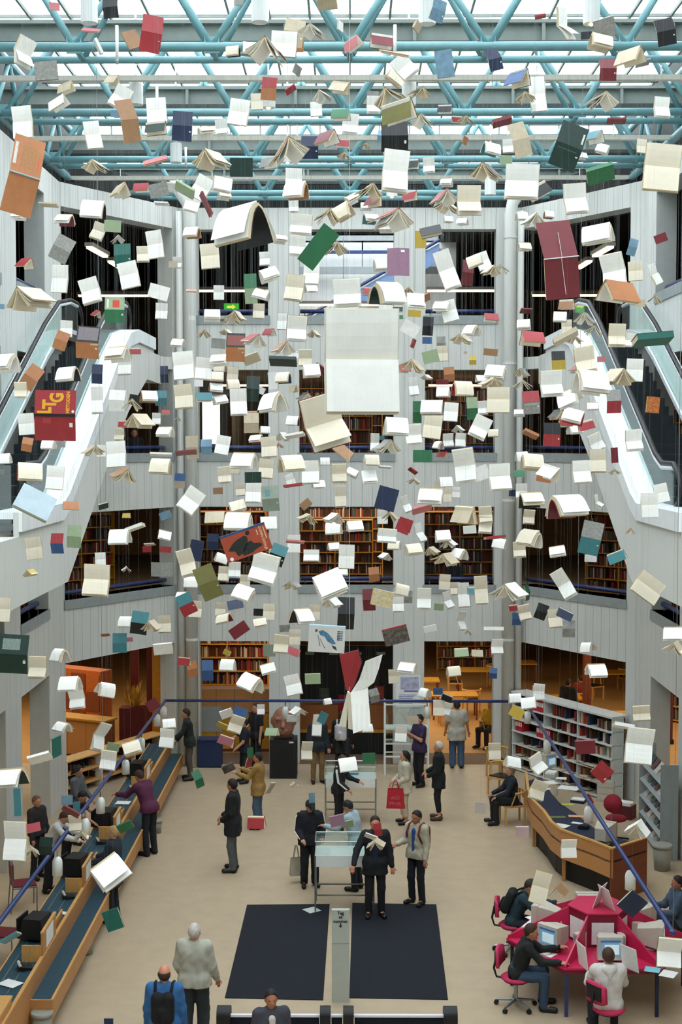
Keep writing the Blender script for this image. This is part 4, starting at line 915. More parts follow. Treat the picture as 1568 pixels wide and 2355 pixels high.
for r in range(3):
    for c in range(5): ob('drawer', MB().box(-1.26+0.51*c, -0.78+0.51*c, -0.03, 0, 0.2+0.55*r, 0.7+0.55*r), m_woodd if (r+c) % 2 else MATS['orange_wood'], t)
t = thing('wood_partition', 'tall ochre wood partition beside the left angled opening', 'partition', (-4.95, 38.6, 0), R(-10))
ob('panel', MB().box(-0.7, 0.7, 0, 0.06, 0, 2.6), m_ywood, t); ob('red_post', MB().box(-0.85, -0.72, -0.02, 0.08, 0, 2.8), mat('maroon', (90, 24, 30), 0.6, 0.1), t)
def table4(label, p, w=1.4, d=0.8, mm=None):
    t = thing('reading_table', label, 'table', p, group='reading tables in the ground floor rooms')
    ob('table_top', MB().box(-w/2, w/2, -d/2, d/2, 0.7, 0.74), mm or m_ywood, t)
    for x in (-w/2+0.05, w/2-0.05):
        for y in (-d/2+0.05, d/2-0.05): ob('leg', MB().box(x-0.025, x+0.025, y-0.025, y+0.025, 0, 0.7), m_woodd, t)
table4('yellow reading table seen through the right ground floor opening', (3.2, 41.5, 0)); table4('yellow reading table deep behind the right ground floor opening', (4.3, 46, 0)); table4('yellow reading table behind the right angled opening', (7.4, 38.5, 0)); table4('yellow reading table deep behind the right angled opening', (9.6, 42, 0))
for i, (x, y, rz, lbx) in enumerate(((3.9, 37.6, 30, 'red-brown chair just inside the right ground floor opening'), (2.9, 40.5, 180, 'chair at the yellow table inside the right ground floor opening'), (6.6, 37.8, 120, 'chair at the yellow table behind the right angled opening'), (8.2, 39.2, -60, 'far chair at the yellow table behind the right angled opening'))): wood_chair(lbx, (x, y, 0), R(rz))
bookcase('ochre bookcase deep inside the left ground floor opening', (-3.6, 40.0, 0), 0, 2.4, 2.9, 7, m_ywood, blabel='book spines deep inside the left ground floor opening')
bookcase('ochre bookcase deep inside the right ground floor opening', (4.6, 50.0, 0), 0, 2.8, 2.6, 6, m_ywood, blabel='book spines deep inside the right ground floor opening')
bookcase('ochre bookcase behind the right angled opening on the ground floor', (10.6, 40.0, 0), R(-42), 2.6, 2.6, 6, m_ywood, blabel='book spines behind the right angled opening on the ground floor')

# more of the reading rooms: tables, posts, plants and shelf ends
for x, y, lbx in ((6.3, 41.0, 'yellow reading table by the post behind the right angled opening'), (8.6, 45.5, 'yellow reading table far behind the right angled opening'), (5.8, 47.5, 'yellow reading table farthest behind the right angled opening'), (2.2, 44.0, 'second yellow reading table behind the right ground floor opening')): table4(lbx, (x, y, 0))
for i, (x, y, rz, lbx) in enumerate(((5.6, 40.2, 20, 'chair before the post behind the right angled opening'), (7.1, 41.8, 200, 'chair beyond the post behind the right angled opening'), (8.0, 44.6, 30, 'chair at the far yellow table behind the right angled opening'), (9.4, 46.2, 190, 'chair turned away at the far yellow table on the right'), (5.0, 46.8, 70, 'chair at the farthest yellow table on the right'), (2.0, 42.9, 10, 'chair before the second yellow table in the right ground floor opening'), (3.8, 42.3, 190, 'chair beyond the yellow table in the right ground floor opening'), (3.5, 45.2, 90, 'chair between the tables in the right ground floor opening'))): wood_chair(lbx, (x, y, 0), R(rz))
for x, y, nm, lbx in ((6.9, 39.6, 'post', 'brown square post behind the right angled opening'), (-6.4, 40.5, 'post', 'dark red square post behind the left angled opening'), (8.9, 38.0, 'post', 'maroon square post behind the right angled opening')):
    t = thing('room_post', lbx, 'post', (x, y, 0)); ob('shaft', MB().box(-0.11, 0.11, -0.11, 0.11, 0, 3.24), MATS['maroon'] if 'brown' not in lbx else m_woodd, t); ob('base_block', MB().box(-0.14, 0.14, -0.14, 0.14, 0, 0.12), m_dark, t)
t = thing('potted_plant', 'dried yellow plant in a dark red cabinet pot inside the left angled opening', 'plant', (-5.95, 37.3, 0))
ob('pot', MB().box(-0.35, 0.35, -0.25, 0.25, 0, 1.15), MATS['maroon'], t)
gold_l = mat('dry_leaf', (196, 150, 60), 0.8, 0.3, 8)
for k in range(34):
    a = random.uniform(0, 6.28); e = random.uniform(0.2, 1.2); r = random.uniform(0.25, 0.55); c, s = math.cos(a), math.sin(a)
    p0 = Vector((c*0.1, s*0.1, 1.15)); p1 = Vector((c*r*math.cos(e), s*r*math.cos(e)*0.7, 1.2+r*math.sin(e)*1.5)); n = Vector((-s, c, 0))*0.05
    ob('leaf', MB().add([p0, (p0+p1)/2+n, p1, (p0+p1)/2-n], ((0, 1, 2, 3),)), gold_l, t)
t = thing('enquiry_counter', 'ochre enquiry counter inside the left angled opening', 'counter', (-7.3, 36.3, 0), R(-25))
for k in range(3): ob('front_panel', MB().box(-0.9+0.6*k+0.005, -0.3+0.6*k-0.005, -0.02, 0.02, 0.05, 1.0), m_wood, t)
ob('counter_top', MB().box(-0.95, 0.95, -0.1, 0.5, 1.0, 1.05), m_ywood, t); ob('carcass', MB().box(-0.9, 0.9, 0.02, 0.45, 0, 1.0), m_woodd, t)
# clutter on and around the information desk
crt('old grey monitor on the far tip of the information desk', on(1243, 1775, 0.8)+Vector((0.15, 0.3, 0)), R(40), 0.95)
for i, (px, py, w, h, d, mm, lbx) in enumerate(((1268, 1786, 0.24, 0.12, 0.3, m_cgrey, 'pale letter tray at the far tip of the information desk'), (1330, 1845, 0.3, 0.08, 0.22, nav, 'dark letter tray in the middle of the information desk'), (1342, 1905, 0.2, 0.06, 0.15, m_black, 'black telephone on the information desk'), (1278, 1830, 0.06, 0.2, 0.06, m_cgrey, 'pale pen holder on the information desk'))):
    t = thing('desk_tray' if 'tray' in lbx else 'telephone' if 'telephone' in lbx else 'pen_holder', lbx, 'desk item', on(px, py, 0.785), R(-25))
    ob('body', MB().box(-w/2, w/2, -d/2, d/2, 0, h*0.7), mm, t); ob('top_piece', MB().box(-w/2+0.01, w/2-0.01, -d/2+0.01, d/2-0.01, h*0.7, h), m_paper if 'tray' in lbx else mm, t)
# ------------------------------------------------------------------ people: smooth-blended solids meshed with surface nets
def smin(a, b, k):
    h = np.clip(0.5+0.5*(b-a)/k, 0, 1); return b*(1-h)+a*h-k*h*(1-h)
class Field:
    def __init__(s, lo, hi, h):
        s.h = h; s.lo = np.array(lo, float)-3*h; n = np.ceil((np.array(hi)+3*h-s.lo)/h).astype(int)+1
        s.n = n; s.ax = [s.lo[i]+h*np.arange(n[i]) for i in range(3)]; s.f = np.full(n, 1.0)
    def block(s, lo, hi, m):
        sl = []
        for i in range(3):
            a = max(0, int((lo[i]-m-s.lo[i])/s.h)); b = min(s.n[i], int((hi[i]+m-s.lo[i])/s.h)+2)
            if b <= a: return None
            sl.append(slice(a, b))
        g = np.ix_(s.ax[0][sl[0]], s.ax[1][sl[1]], s.ax[2][sl[2]])
        return tuple(sl), g
    def cap(s, a, b, ra, rb=None, k=0.03):
        rb = ra if rb is None else rb; a = np.array(a, float); b = np.array(b, float); r = max(ra, rb)
        q = s.block(np.minimum(a, b)-r, np.maximum(a, b)+r, k*1.5+2*s.h)
        if q is None: return s
        sl, (X, Y, Z) = q; d = b-a; L2 = max(d.dot(d), 1e-9)
        t = np.clip(((X-a[0])*d[0]+(Y-a[1])*d[1]+(Z-a[2])*d[2])/L2, 0, 1)
        D = np.sqrt((X-a[0]-t*d[0])**2+(Y-a[1]-t*d[1])**2+(Z-a[2]-t*d[2])**2)-(ra+(rb-ra)*t)
        s.f[sl] = smin(s.f[sl], D, k); return s
    def ell(s, c, r, k=0.02, Rm=None):
        c = np.array(c, float); r = np.array(r, float); rm = r.max()
        q = s.block(c-rm, c+rm, k*1.5+2*s.h)
        if q is None: return s
        sl, (X, Y, Z) = q; x, y, z = X-c[0], Y-c[1], Z-c[2]
        if Rm is not None: x, y, z = [Rm[0][i]*x+Rm[1][i]*y+Rm[2][i]*z for i in range(3)]
        D = (np.sqrt((x/r[0])**2+(y/r[1])**2+(z/r[2])**2)-1)*r.min()
        s.f[sl] = smin(s.f[sl], D, k); return s
    def cut(s, p, n):      # keep the side against n
        X, Y, Z = np.ix_(*s.ax); s.f = np.maximum(s.f, (X-p[0])*n[0]+(Y-p[1])*n[1]+(Z-p[2])*n[2]); return s
    def folds(s, a=0.004):
        X, Y, Z = np.ix_(*s.ax); s.f = s.f+a*np.sin(34*Z+5*np.sin(13*X+4*Z)+5*np.sin(11*Y))+a*0.7*np.sin(19*X-17*Z+3*np.sin(15*Y)); return s
    def mesh(s, name):
        f = s.f; ins = f < 0; n = s.n
        c = sum(ins[i:n[0]-1+i, j:n[1]-1+j, k:n[2]-1+k].astype(np.int8) for i in (0, 1) for j in (0, 1) for k in (0, 1))
        cells = np.argwhere((c > 0) & (c < 8)); idx = -np.ones(np.array(n)-1, int); idx[tuple(cells.T)] = np.arange(len(cells))
        acc = np.zeros((len(cells), 3)); cnt = np.zeros(len(cells))
        for ax in range(3):
            o1, o2 = [q for q in range(3) if q != ax]
            for a in (0, 1):
                for b in (0, 1):
                    off = np.zeros(3, int); off[o1] = a; off[o2] = b; e = off.copy(); e[ax] = 1
                    v0 = f[tuple((cells+off).T)]; v1 = f[tuple((cells+e).T)]; m = (v0 < 0) != (v1 < 0)
                    t = np.where(m, v0/np.where(m, v0-v1, 1), 0); p = np.tile(off.astype(float), (len(cells), 1)); p[:, ax] += t
                    acc[m] += p[m]; cnt[m] += 1
        V = s.lo+(cells+acc/np.maximum(cnt, 1)[:, None])*s.h
        Q = []
        for ax in range(3):
            o1, o2 = [(1, 2), (2, 0), (0, 1)][ax]
            sl0 = [slice(1, n[i]-1) for i in range(3)]; sl1 = list(sl0); sl0[ax] = slice(0, n[ax]-1); sl1[ax] = slice(1, n[ax])
            A = ins[tuple(sl0)]; B = ins[tuple(sl1)]; e = np.argwhere(A != B)
            if not len(e): continue
            flip = A[tuple(e.T)]; base = e+1; base[:, ax] -= 1
            u = np.zeros(3, int); u[o1] = 1; w = np.zeros(3, int); w[o2] = 1
            q = np.stack([idx[tuple((base-u-w).T)], idx[tuple((base-w).T)], idx[tuple(base.T)], idx[tuple((base-u).T)]], 1)
            q[~flip] = q[~flip][:, ::-1]; Q.append(q)
        Q = np.concatenate(Q)
        me = bpy.data.meshes.new(name); me.from_pydata(V.tolist(), [], Q.tolist()); me.update()
        me.polygons.foreach_set('use_smooth', [True]*len(me.polygons)); return me
V3 = lambda *a: np.array(a, float)
def unit(v): return v/max(np.linalg.norm(v), 1e-9)
def rotx(v, a): c, s = math.cos(a), math.sin(a); return V3(v[0], v[1]*c-v[2]*s, v[1]*s+v[2]*c)
SK = {'light': (214, 164, 136), 'mid': (190, 136, 106), 'tan': (168, 112, 84), 'ruddy': (206, 140, 112)}
def fab(rgb): return mat('cloth_%d_%d_%d' % tuple(rgb), rgb, 0.85, 0.14, 10, bump=0.12)
def person(label, loc, rz, H=1.75, top=(30, 32, 36), legs=(36, 40, 50), hair=(40, 30, 24), skin='mid', pose='stand', lean=0, aL=(5, 8, 15, 0), aR=(5, 8, 15, 0),
           hem=0.92, coat=False, short=False, cropped=False, shoes=(26, 24, 24), look=(0, 0), bald=False, longhair=False, cap=None, res=0.015, stripes=False, hood=None,
           step=0.0, backpack=None, collar=None, shirt=None, baggy=0.0, sleeve=True):
    lr = R(lean); S = 1.0
    pz = 0.95 if pose == 'stand' else 0.53
    pel = V3(0, 0, pz)
    def tor(x, y, z): return pel+rotx(V3(x, y, z), lr)     # torso frame, leaning towards -y
    sh = {s: tor(s*0.185, 0.0, 0.47) for s in (-1, 1)}; neck = tor(0, 0.01, 0.53); hp = {s: V3(s*0.09, 0, pz-0.03) for s in (-1, 1)}
    kn, an, toe = {}, {}, {}
    for s in (-1, 1):
        if pose == 'stand':
            st = s*step; kn[s] = V3(s*0.105, -0.03+st*0.5, 0.5); an[s] = V3(s*0.11, 0.02+st, 0.085); toe[s] = an[s]+V3(s*0.035, -0.17, -0.05)
        else:
            kn[s] = V3(s*0.14, -0.42, 0.52); an[s] = V3(s*0.14, -0.40+0.08*s*0+step, 0.09); toe[s] = an[s]+V3(s*0.03, -0.17, -0.05)
    el, wr, hd = {}, {}, {}
    for s, (f, out, bend, inn) in ((-1, aR), (1, aL)):
        f0, o0, b0 = R(f+lean*0.6), R(out), R(bend)
        u = V3(s*math.sin(o0), -math.sin(f0)*math.cos(o0), -math.cos(f0)*math.cos(o0)); el[s] = sh[s]+u*0.29
        w = unit(V3(s*(math.sin(o0)*0.6-inn), -math.sin(f0+b0), -math.cos(f0+b0))); wr[s] = el[s]+w*0.25; hd[s] = w
    hy, hpit = R(look[0]), R(look[1]+lean*0.4)
    hc = neck+rotx(V3(0, -0.015, 0.125), lr*0.5+hpit*0.6)
    def hl(x, y, z):     # head frame
        v = rotx(V3(x, y, z), hpit); c, sn = math.cos(hy), math.sin(hy); return hc+V3(v[0]*c-v[1]*sn, v[0]*sn+v[1]*c, v[2])
    allp = [pel, neck, hc, hl(0, 0, 0.14)]+list(kn.values())+list(an.values())+list(toe.values())+list(el.values())+[wr[s]+hd[s]*0.2 for s in wr]
    lo = np.min(allp, 0)-0.16; hi = np.max(allp, 0)+0.16; lo[2] = max(lo[2], -0.03)
    cH, sH = math.cos(hy), math.sin(hy)
    hR = [rotx(V3(*e), hpit) for e in ((1, 0, 0), (0, 1, 0), (0, 0, 1))]; hR = [V3(v[0]*cH-v[1]*sH, v[0]*sH+v[1]*cH, v[2]) for v in hR]
    Rm = np.array(hR).T.tolist()
    def torso(F, g, k=0.05):
        F.cap(tor(-0.075, 0, 0.0), tor(0.075, 0, 0.0), 0.105+g, k=k); F.cap(tor(-0.055, -0.005, 0.16), tor(0.055, -0.005, 0.16), 0.098+g, k=k)
        F.cap(tor(-0.066, -0.003, 0.26), tor(0.066, -0.003, 0.26), 0.100+g, k=k); F.cap(tor(-0.08, 0.005, 0.36), tor(0.08, 0.005, 0.36), 0.100+g, k=k); F.cap(sh[-1]*0.9+sh[1]*0.1, sh[1]*0.9+sh[-1]*0.1, 0.056+g, k=0.08)
    # body
    F = Field(lo, hi, res); torso(F, -0.008)
    F.cap(neck-V3(0, 0, 0.05), hc-V3(0, 0, 0.05), 0.052, 0.048, k=0.03)
    F.ell(hc+V3(0, 0, 0.012), (0.076, 0.094, 0.108), 0.02, Rm); F.ell(hl(0, -0.03, -0.055), (0.054, 0.058, 0.062), 0.03, Rm)
    F.cap(hl(0, -0.09, 0.005), hl(0, -0.107, -0.028), 0.010, 0.015, k=0.015); F.cap(hl(-0.035, -0.078, 0.022), hl(0.035, -0.078, 0.022), 0.012, k=0.015)
    F.cap(hl(-0.018, -0.088, -0.06), hl(0.018, -0.088, -0.06), 0.009, k=0.012)
    for s in (-1, 1):
        F.ell(hl(s*0.077, 0.008, -0.005), (0.014, 0.026, 0.034), 0.008, Rm)
        F.cap(sh[s], el[s], 0.050, 0.040, k=0.04); F.cap(el[s], wr[s], 0.041, 0.028, k=0.02)
        d = hd[s]; lat = unit(np.cross(d, V3(0, 0, 1)) if abs(d[2]) < 0.9 else np.cross(d, V3(1, 0, 0))); nor = unit(np.cross(lat, d))
        if abs(d[2]) >= 0.9: lat, nor = nor, lat
        pc = wr[s]+d*0.055
        F.cap(wr[s]+d*0.015, wr[s]+d*0.085-0*nor, 0.024, 0.022, k=0.02); F.cap(pc-lat*0.022, pc+lat*0.022, 0.017, k=0.02)
        for q, ln in enumerate((0.068, 0.078, 0.072, 0.055)):
            b0 = wr[s]+d*0.09+lat*(0.03-0.02*q); b1 = b0+d*ln*0.55-nor*0.012; b2 = b1+d*ln*0.3-nor*0.028
            F.cap(b0, b1, 0.0095, k=0.006); F.cap(b1, b2, 0.009, 0.008, k=0.006)
        F.cap(wr[s]+d*0.03+lat*0.028, wr[s]+d*0.075+lat*0.055, 0.012, 0.011, k=0.01); F.cap(wr[s]+d*0.075+lat*0.055, wr[s]+d*0.105+lat*0.058-nor*0.01, 0.011, 0.009, k=0.006)
        F.cap(hp[s], kn[s], 0.072, 0.046, k=0.02); F.cap(kn[s], kn[s]*0.6+an[s]*0.4, 0.045, 0.043, k=0.01); F.cap(kn[s]*0.6+an[s]*0.4, an[s], 0.043, 0.033, k=0.01); F.cap(an[s], toe[s], 0.036, 0.03, k=0.03)
    root = thing('person', label, 'person', loc, rz); root.scale = (H/1.75,)*3
    ob('body', F.mesh('body'), mat('skin_'+skin, SK[skin], 0.55, 0.05, 12), root)
    # eyes
    for s in (-1, 1):
        mb = MB(); mb.lathe([(0, -0.009), (0.007, -0.006), (0.009, 0), (0.007, 0.006), (0, 0.009)], 6, hl(s*0.031, -0.083, 0.006)); ob('eye', mb, mat('eye_dark', (30, 22, 20), 0.3, 0.02), root)
    # hair
    if not bald:
        F = Field(hc-0.17-V3(0, 0, 0.12 if longhair else 0), hc+0.17, max(0.010, res*0.7)); F.ell(hc+hR[1]*0.008+hR[2]*0.022, (0.088, 0.105, 0.112) if not longhair else (0.10, 0.118, 0.122), 0.02, Rm)
        if longhair: F.cap(hl(0, 0.05, 0), hl(0, 0.055, -0.16), 0.10, 0.085, k=0.03)
        F.cut(hl(0, -0.055, 0.062), unit(-hR[1]*0.75-hR[2]*0.66)); F.cut(hl(0, -0.01, -0.015 if not longhair else -0.2), unit(-hR[1]*0.72-hR[2]*0.7)) if not longhair else F.cut(hl(0, -0.045, 0), -hR[1]*1.0)
        if not longhair: F.cut(hl(0, 0, -0.075), -hR[2])
        ob('hair', F.mesh('hair'), mat('hair_%d_%d_%d' % hair, hair, 0.7, 0.25, 30), root)
    else:
        F = Field(hc-0.15, hc+0.15, 0.012); F.ell(hc+hR[1]*0.006, (0.084, 0.100, 0.10), 0.02, Rm); F.cut(hl(0, 0, 0.035), hR[2]); F.cut(hl(0, -0.005, 0), -hR[1]); F.cut(hl(0, 0, -0.07), -hR[2])
        ob('hair', F.mesh('hair'), mat('hair_%d_%d_%d' % hair, hair, 0.7, 0.25, 30), root)
    if cap:
        F = Field(hc-0.22, hc+0.22, 0.012); F.ell(hc+hR[2]*0.035+hR[1]*0.005, (0.096, 0.112, 0.098), 0.02, Rm); F.cut(hl(0, 0, 0.035), -hR[2]); F.cap(hl(0, -0.08, 0.045), hl(0, -0.15, 0.03), 0.06, 0.045, k=0.01); F.cut(hl(0, 0, 0.025), -hR[2]); F.cut(hl(0, -0.0, 0.06), (hR[2]*0.96-hR[1]*0.28)) if False else None
        ob('cap', F.mesh('cap'), fab(cap), root)
    # trousers
    cr = max(res, 0.015)
    F = Field(lo, hi, cr)
    F.cap(tor(-0.075, 0, 0.0), tor(0.075, 0, 0.0), 0.112, k=0.05); F.cap(tor(-0.05, 0, 0.1), tor(0.05, 0, 0.1), 0.105, k=0.05)
    F.cut(tor(0, 0, 0.15), rotx(V3(0, 0, 1), lr))
    for s in (-1, 1):
        F.cap(hp[s], kn[s], 0.094+baggy, 0.070+baggy, k=0.03); F.cap(kn[s], an[s]-V3(0, 0, 0.03) if not cropped else kn[s]*0.35+an[s]*0.65, 0.069+baggy, 0.062+baggy, k=0.025)
    F.cut((0, 0, 0.055), (0, 0, -1))
    F.folds(0.0025); ob('trousers', F.mesh('trousers'), fab(legs), root)
    for s in (-1, 1):
        F = Field(np.minimum(an[s], toe[s])-0.08, np.maximum(an[s], toe[s])+0.08, 0.012); F.cap(an[s]+V3(0, 0.03, -0.03), toe[s]+V3(0, 0, 0.008), 0.047, 0.042, k=0.02); F.cap(an[s], an[s]-V3(0, 0, 0.05), 0.045, k=0.02); F.cut((0, 0, 0.002), (0, 0, -1)); F.cut(an[s]+V3(0, 0, 0.03), (0, 0, 1))
        ob('shoe', F.mesh('shoe'), mat('leather_%d' % shoes[0], shoes, 0.45, 0.1), root)
    # top
    F = Field(lo, hi, cr); g = 0.017+(0.012 if coat else 0)+baggy; torso(F, g)
    drop = pz+0.07-hem
    if drop > 0 and pose == 'stand': F.cap(tor(-0.08, 0, 0), V3(-0.085, 0.0, hem-0.05), 0.115+g, 0.125+g, k=0.06); F.cap(tor(0.08, 0, 0), V3(0.085, 0.0, hem-0.05), 0.115+g, 0.125+g, k=0.06)
    if pose == 'stand': F.cut((0, 0, hem), (0, 0, -1))
    else: F.cut(pel+V3(0, 0, -0.07), (0, 0, -1))
    F.cap(neck-V3(0, 0, 0.03), neck+V3(0, 0, 0.012), 0.07, 0.066, k=0.03); F.cut(neck+rotx(V3(0, 0, 0.03), lr), rotx(V3(0, 0.25, 1), lr))
    for s in (-1, 1):
        if short: F.cap(sh[s], sh[s]*0.35+el[s]*0.65, 0.062+baggy, 0.06+baggy, k=0.05)
        else: F.cap(sh[s], el[s], 0.060+g*0.35, 0.054+g*0.35, k=0.05); F.cap(el[s], wr[s], 0.054+g*0.35, 0.042+g*0.3, k=0.025)
    F.folds(0.003)
    jk = ob('coat' if coat else 'shirt' if short else 'jacket', F.mesh('top'), fab(top), root)
    if shirt:
        F = Field(tor(0, 0, 0.3)-0.32, tor(0, 0, 0.3)+0.32, cr); F.cap(tor(0, -0.045, 0.05), tor(0, -0.045, 0.44), 0.05, 0.05, k=0.02); F.cap(tor(0, -0.075-g*0.6, 0.02), tor(0, -0.075-g*0.6, 0.42), 0.045, 0.05, k=0.02)
        ob('shirt_front', F.mesh('shirt_front'), fab(shirt), root)
    if hood:
        F = Field(neck-0.25, neck+0.25, cr); F.cap(neck+V3(-0.05, 0.07, -0.02), neck+V3(0.05, 0.07, -0.02), 0.062, k=0.03); F.cap(neck+V3(0, 0.10, -0.06), neck+V3(0, 0.12, -0.14), 0.06, 0.03, k=0.03)
        ob('hood', F.mesh('hood'), fab(hood), root)
    if stripes:
        for s in (-1, 1):
            for q in (-1, 0, 1):
                o1 = V3(s*0.084, -0.02*q, 0.02); mb = MB()
                pth = [sh[s]+V3(s*0.01, -0.022*q, 0.084), sh[s]*0.8+el[s]*0.2+o1*V3(1.0, 1, 1), el[s]+V3(s*0.074, -0.018*q, 0), wr[s]+V3(s*0.058, -0.014*q, 0)]
                mb.tube(pth, 0.0085, 5); ob('sleeve_stripe', mb, m_paper, root)
    if backpack:
        F = Field(tor(0, 0.2, 0.28)-0.35, tor(0, 0.2, 0.28)+0.35, 0.016); F.cap(tor(-0.07, 0.185, 0.14), tor(-0.07, 0.185, 0.40), 0.085, k=0.04); F.cap(tor(0.07, 0.185, 0.14), tor(0.07, 0.185, 0.40), 0.085, k=0.04); F.cap(tor(0, 0.26, 0.13), tor(0, 0.26, 0.25), 0.05, k=0.03)
        b = ob('backpack', F.mesh('backpack'), fab(backpack), root)
        for s in (-1, 1):
            mb = MB(); mb.smooth = True; mb.tube([tor(s*0.10, 0.15, 0.44), tor(s*0.115, 0.05, 0.535+g), tor(s*0.12, -0.07, 0.52+g*0.5), tor(s*0.13, -0.125-g, 0.38), tor(s*0.16, -0.06, 0.2)], 0.02, 6); ob('shoulder_strap', mb, fab(backpack), b)
    root['_j'] = 0; del root['_j']
    return root, {'wr': wr, 'hd': hd, 'tor': tor, 'H': H, 'loc': loc, 'rz': rz}
def world_pt(info, p): k = info['H']/1.75; c, s = math.cos(info['rz']), math.sin(info['rz']); return Vector((info['loc'][0]+k*(p[0]*c-p[1]*s), info['loc'][1]+k*(p[0]*s+p[1]*c), info['loc'][2]+k*p[2]))
BLK, DKB = (26, 28, 32), (30, 36, 54)
def P(label, px, py, rz, H, z=0.0, **kw): return person(label, on(px, py, z), R(rz), H, **kw)
FAR = dict(res=0.017)
P('balding man in dark jacket and grey trousers facing the far end of the left counter', 437, 1793, -80, 1.82, top=(34, 38, 40), legs=(86, 80, 76), hem=0.84, lean=8, aL=(25, 5, 30, .1), aR=(10, 5, 20, 0), **FAR)
P('man in a purple shirt leaning over the left counter', 345, 1966, -125, 1.80, top=(86, 36, 66), legs=(30, 34, 40), lean=24, aL=(35, 10, 35, .1), aR=(35, 10, 35, .1), hair=(70, 44, 34), hem=0.88, look=(0, 15))
P('blond woman in a dark coat standing at the near left counter', 262, 2118, -100, 1.72, top=(36, 44, 54), legs=(28, 30, 36), coat=True, hem=0.66, hair=(176, 142, 92), longhair=False, skin='light', aL=(25, 8, 50, .2), aR=(25, 8, 50, .2))
person('dark-haired librarian in a grey top standing behind the left counter', (-5.72, 28.4, 0), R(75), 1.68, top=(92, 94, 96), legs=(34, 34, 38), hair=(30, 26, 24), longhair=True, look=(0, 18), aL=(15, 6, 30, .2), aR=(15, 6, 30, .2), **FAR)
person('dark-haired librarian bending forward over the left counter', (-5.66, 26.9, 0), R(80), 1.66, top=(52, 34, 40), legs=(30, 30, 34), hair=(28, 20, 20), lean=34, look=(0, 20), short=True, aL=(25, 6, 15, .1), aR=(25, 6, 15, .1), **FAR)
person('librarian in white shirt and dark vest working at the left counter', (-5.66, 25.3, 0), R(85), 1.66, top=(206, 208, 206), legs=(30, 32, 36), hair=(70, 40, 30), lean=30, look=(0, 20), aL=(30, 6, 30, .1), aR=(30, 6, 30, .1), shirt=(44, 44, 48))
person('dark-clothed librarian standing behind the one in the white shirt', (-6.05, 26.1, 0), R(60), 1.64, top=(44, 40, 42), legs=(36, 36, 40), hair=(120, 84, 60), res=0.018)
P('man in a long black coat and grey trousers alone on the open floor', 536, 2003, -95, 1.86, top=BLK, legs=(84, 90, 92), coat=True, hem=0.70, hair=(34, 24, 20), aL=(0, 6, 50, .5), aR=(0, 6, 58, .4), look=(-25, 5))
P('man in a tan jacket and blue jeans holding up a book', 594, 1905, -100, 1.70, top=(150, 118, 62), legs=(70, 92, 116), hem=0.78, hair=(24, 22, 22), aL=(40, 8, 70, .1), aR=(40, 8, 70, .1), baggy=0.01)
P('man in a black T-shirt with bare arms behind the tan-jacketed man', 590, 1776, -50, 1.80, top=(24, 26, 34), legs=(26, 28, 34), short=True, hair=(40, 28, 24), aL=(5, 10, 10, 0), aR=(20, 6, 40, .1), hem=0.86, **FAR)
P('visitor in dark T-shirt and trousers reaching to a floating book', 562, 1800, -70, 1.62, top=(28, 32, 44), legs=(24, 26, 32), short=True, hair=(30, 24, 22), aL=(20, 8, 30, .1), aR=(40, 8, 30, .1), hem=0.84, **FAR)
P('visitor in dark jacket and khaki trousers behind a hanging white book', 730, 1800, 15, 1.74, top=(32, 38, 44), legs=(122, 98, 66), hem=0.80, aL=(5, 8, 15, 0), aR=(8, 8, 20, 0), hair=(90, 66, 48), **FAR)
P('dark-clothed visitor standing behind the rear display case', 786, 1790, 170, 1.72, top=BLK, legs=(26, 26, 30), coat=True, hem=0.66, hair=(36, 28, 24), backpack=(190, 186, 190), **FAR)
P('visitor in a black striped track top beside the rear display case', 778, 1905, 70, 1.66, top=BLK, legs=(22, 24, 28), stripes=True, hair=(70, 46, 34), lean=6, look=(0, 20), aL=(20, 8, 50, .1), aR=(10, 10, 40, .1), hem=0.84)
P('man in black cap and striped tracksuit with a carrier bag', 712, 2038, 12, 1.70, top=(26, 28, 36), legs=(22, 24, 30), stripes=True, cap=(28, 32, 28), hair=(30, 24, 22), aL=(8, 14, 55, .35), aR=(8, 10, 55, .3), look=(15, 25), hem=0.84, baggy=0.012)
P('man in a pale blue shirt bending over behind the near display case', 820, 2046, -115, 1.74, top=(158, 178, 186), legs=(36, 40, 48), hair=(30, 24, 22), lean=14, look=(0, 22), aL=(35, 8, 50, .1), aR=(35, 8, 50, .1), hem=0.84)
_, inf = P('dark-suited man facing the photographer with one hand on the display case', 862, 2108, 6, 1.84, top=(24, 26, 30), legs=(24, 26, 32), shirt=(30, 36, 70), hair=(34, 26, 22), aR=(25, 28, 10, 0), aL=(4, 12, 10, 0), hem=0.74, skin='ruddy', res=0.013)
P('bearded man in a light grey jacket with a red-brown backpack', 958, 2079, -38, 1.76, top=(172, 166, 146), legs=(26, 28, 36), shirt=(46, 74, 130), hair=(28, 20, 18), backpack=(110, 54, 44), aR=(20, 8, 70, .2), aL=(5, 10, 15, 0), hem=0.86, look=(-10, 5), skin='tan', res=0.013)
_, bagw = P('woman in cream jacket and trousers carrying a red bag', 930, 1894, -80, 1.64, top=(196, 190, 170), legs=(190, 180, 156), hair=(20, 18, 22), longhair=True, aL=(0, 8, 60, .4), aR=(8, 8, 42, .2), hem=0.76, baggy=0.012, cropped=True, coat=True)
P('white-haired person in a long black coat beside the exhibition rack', 1008, 1884, -92, 1.78, top=(22, 28, 28), legs=(26, 30, 30), coat=True, hem=0.72, hair=(190, 186, 174), cropped=True, shoes=(70, 50, 36), aR=(5, 6, 60, .35), aL=(5, 6, 50, .4), skin='ruddy')
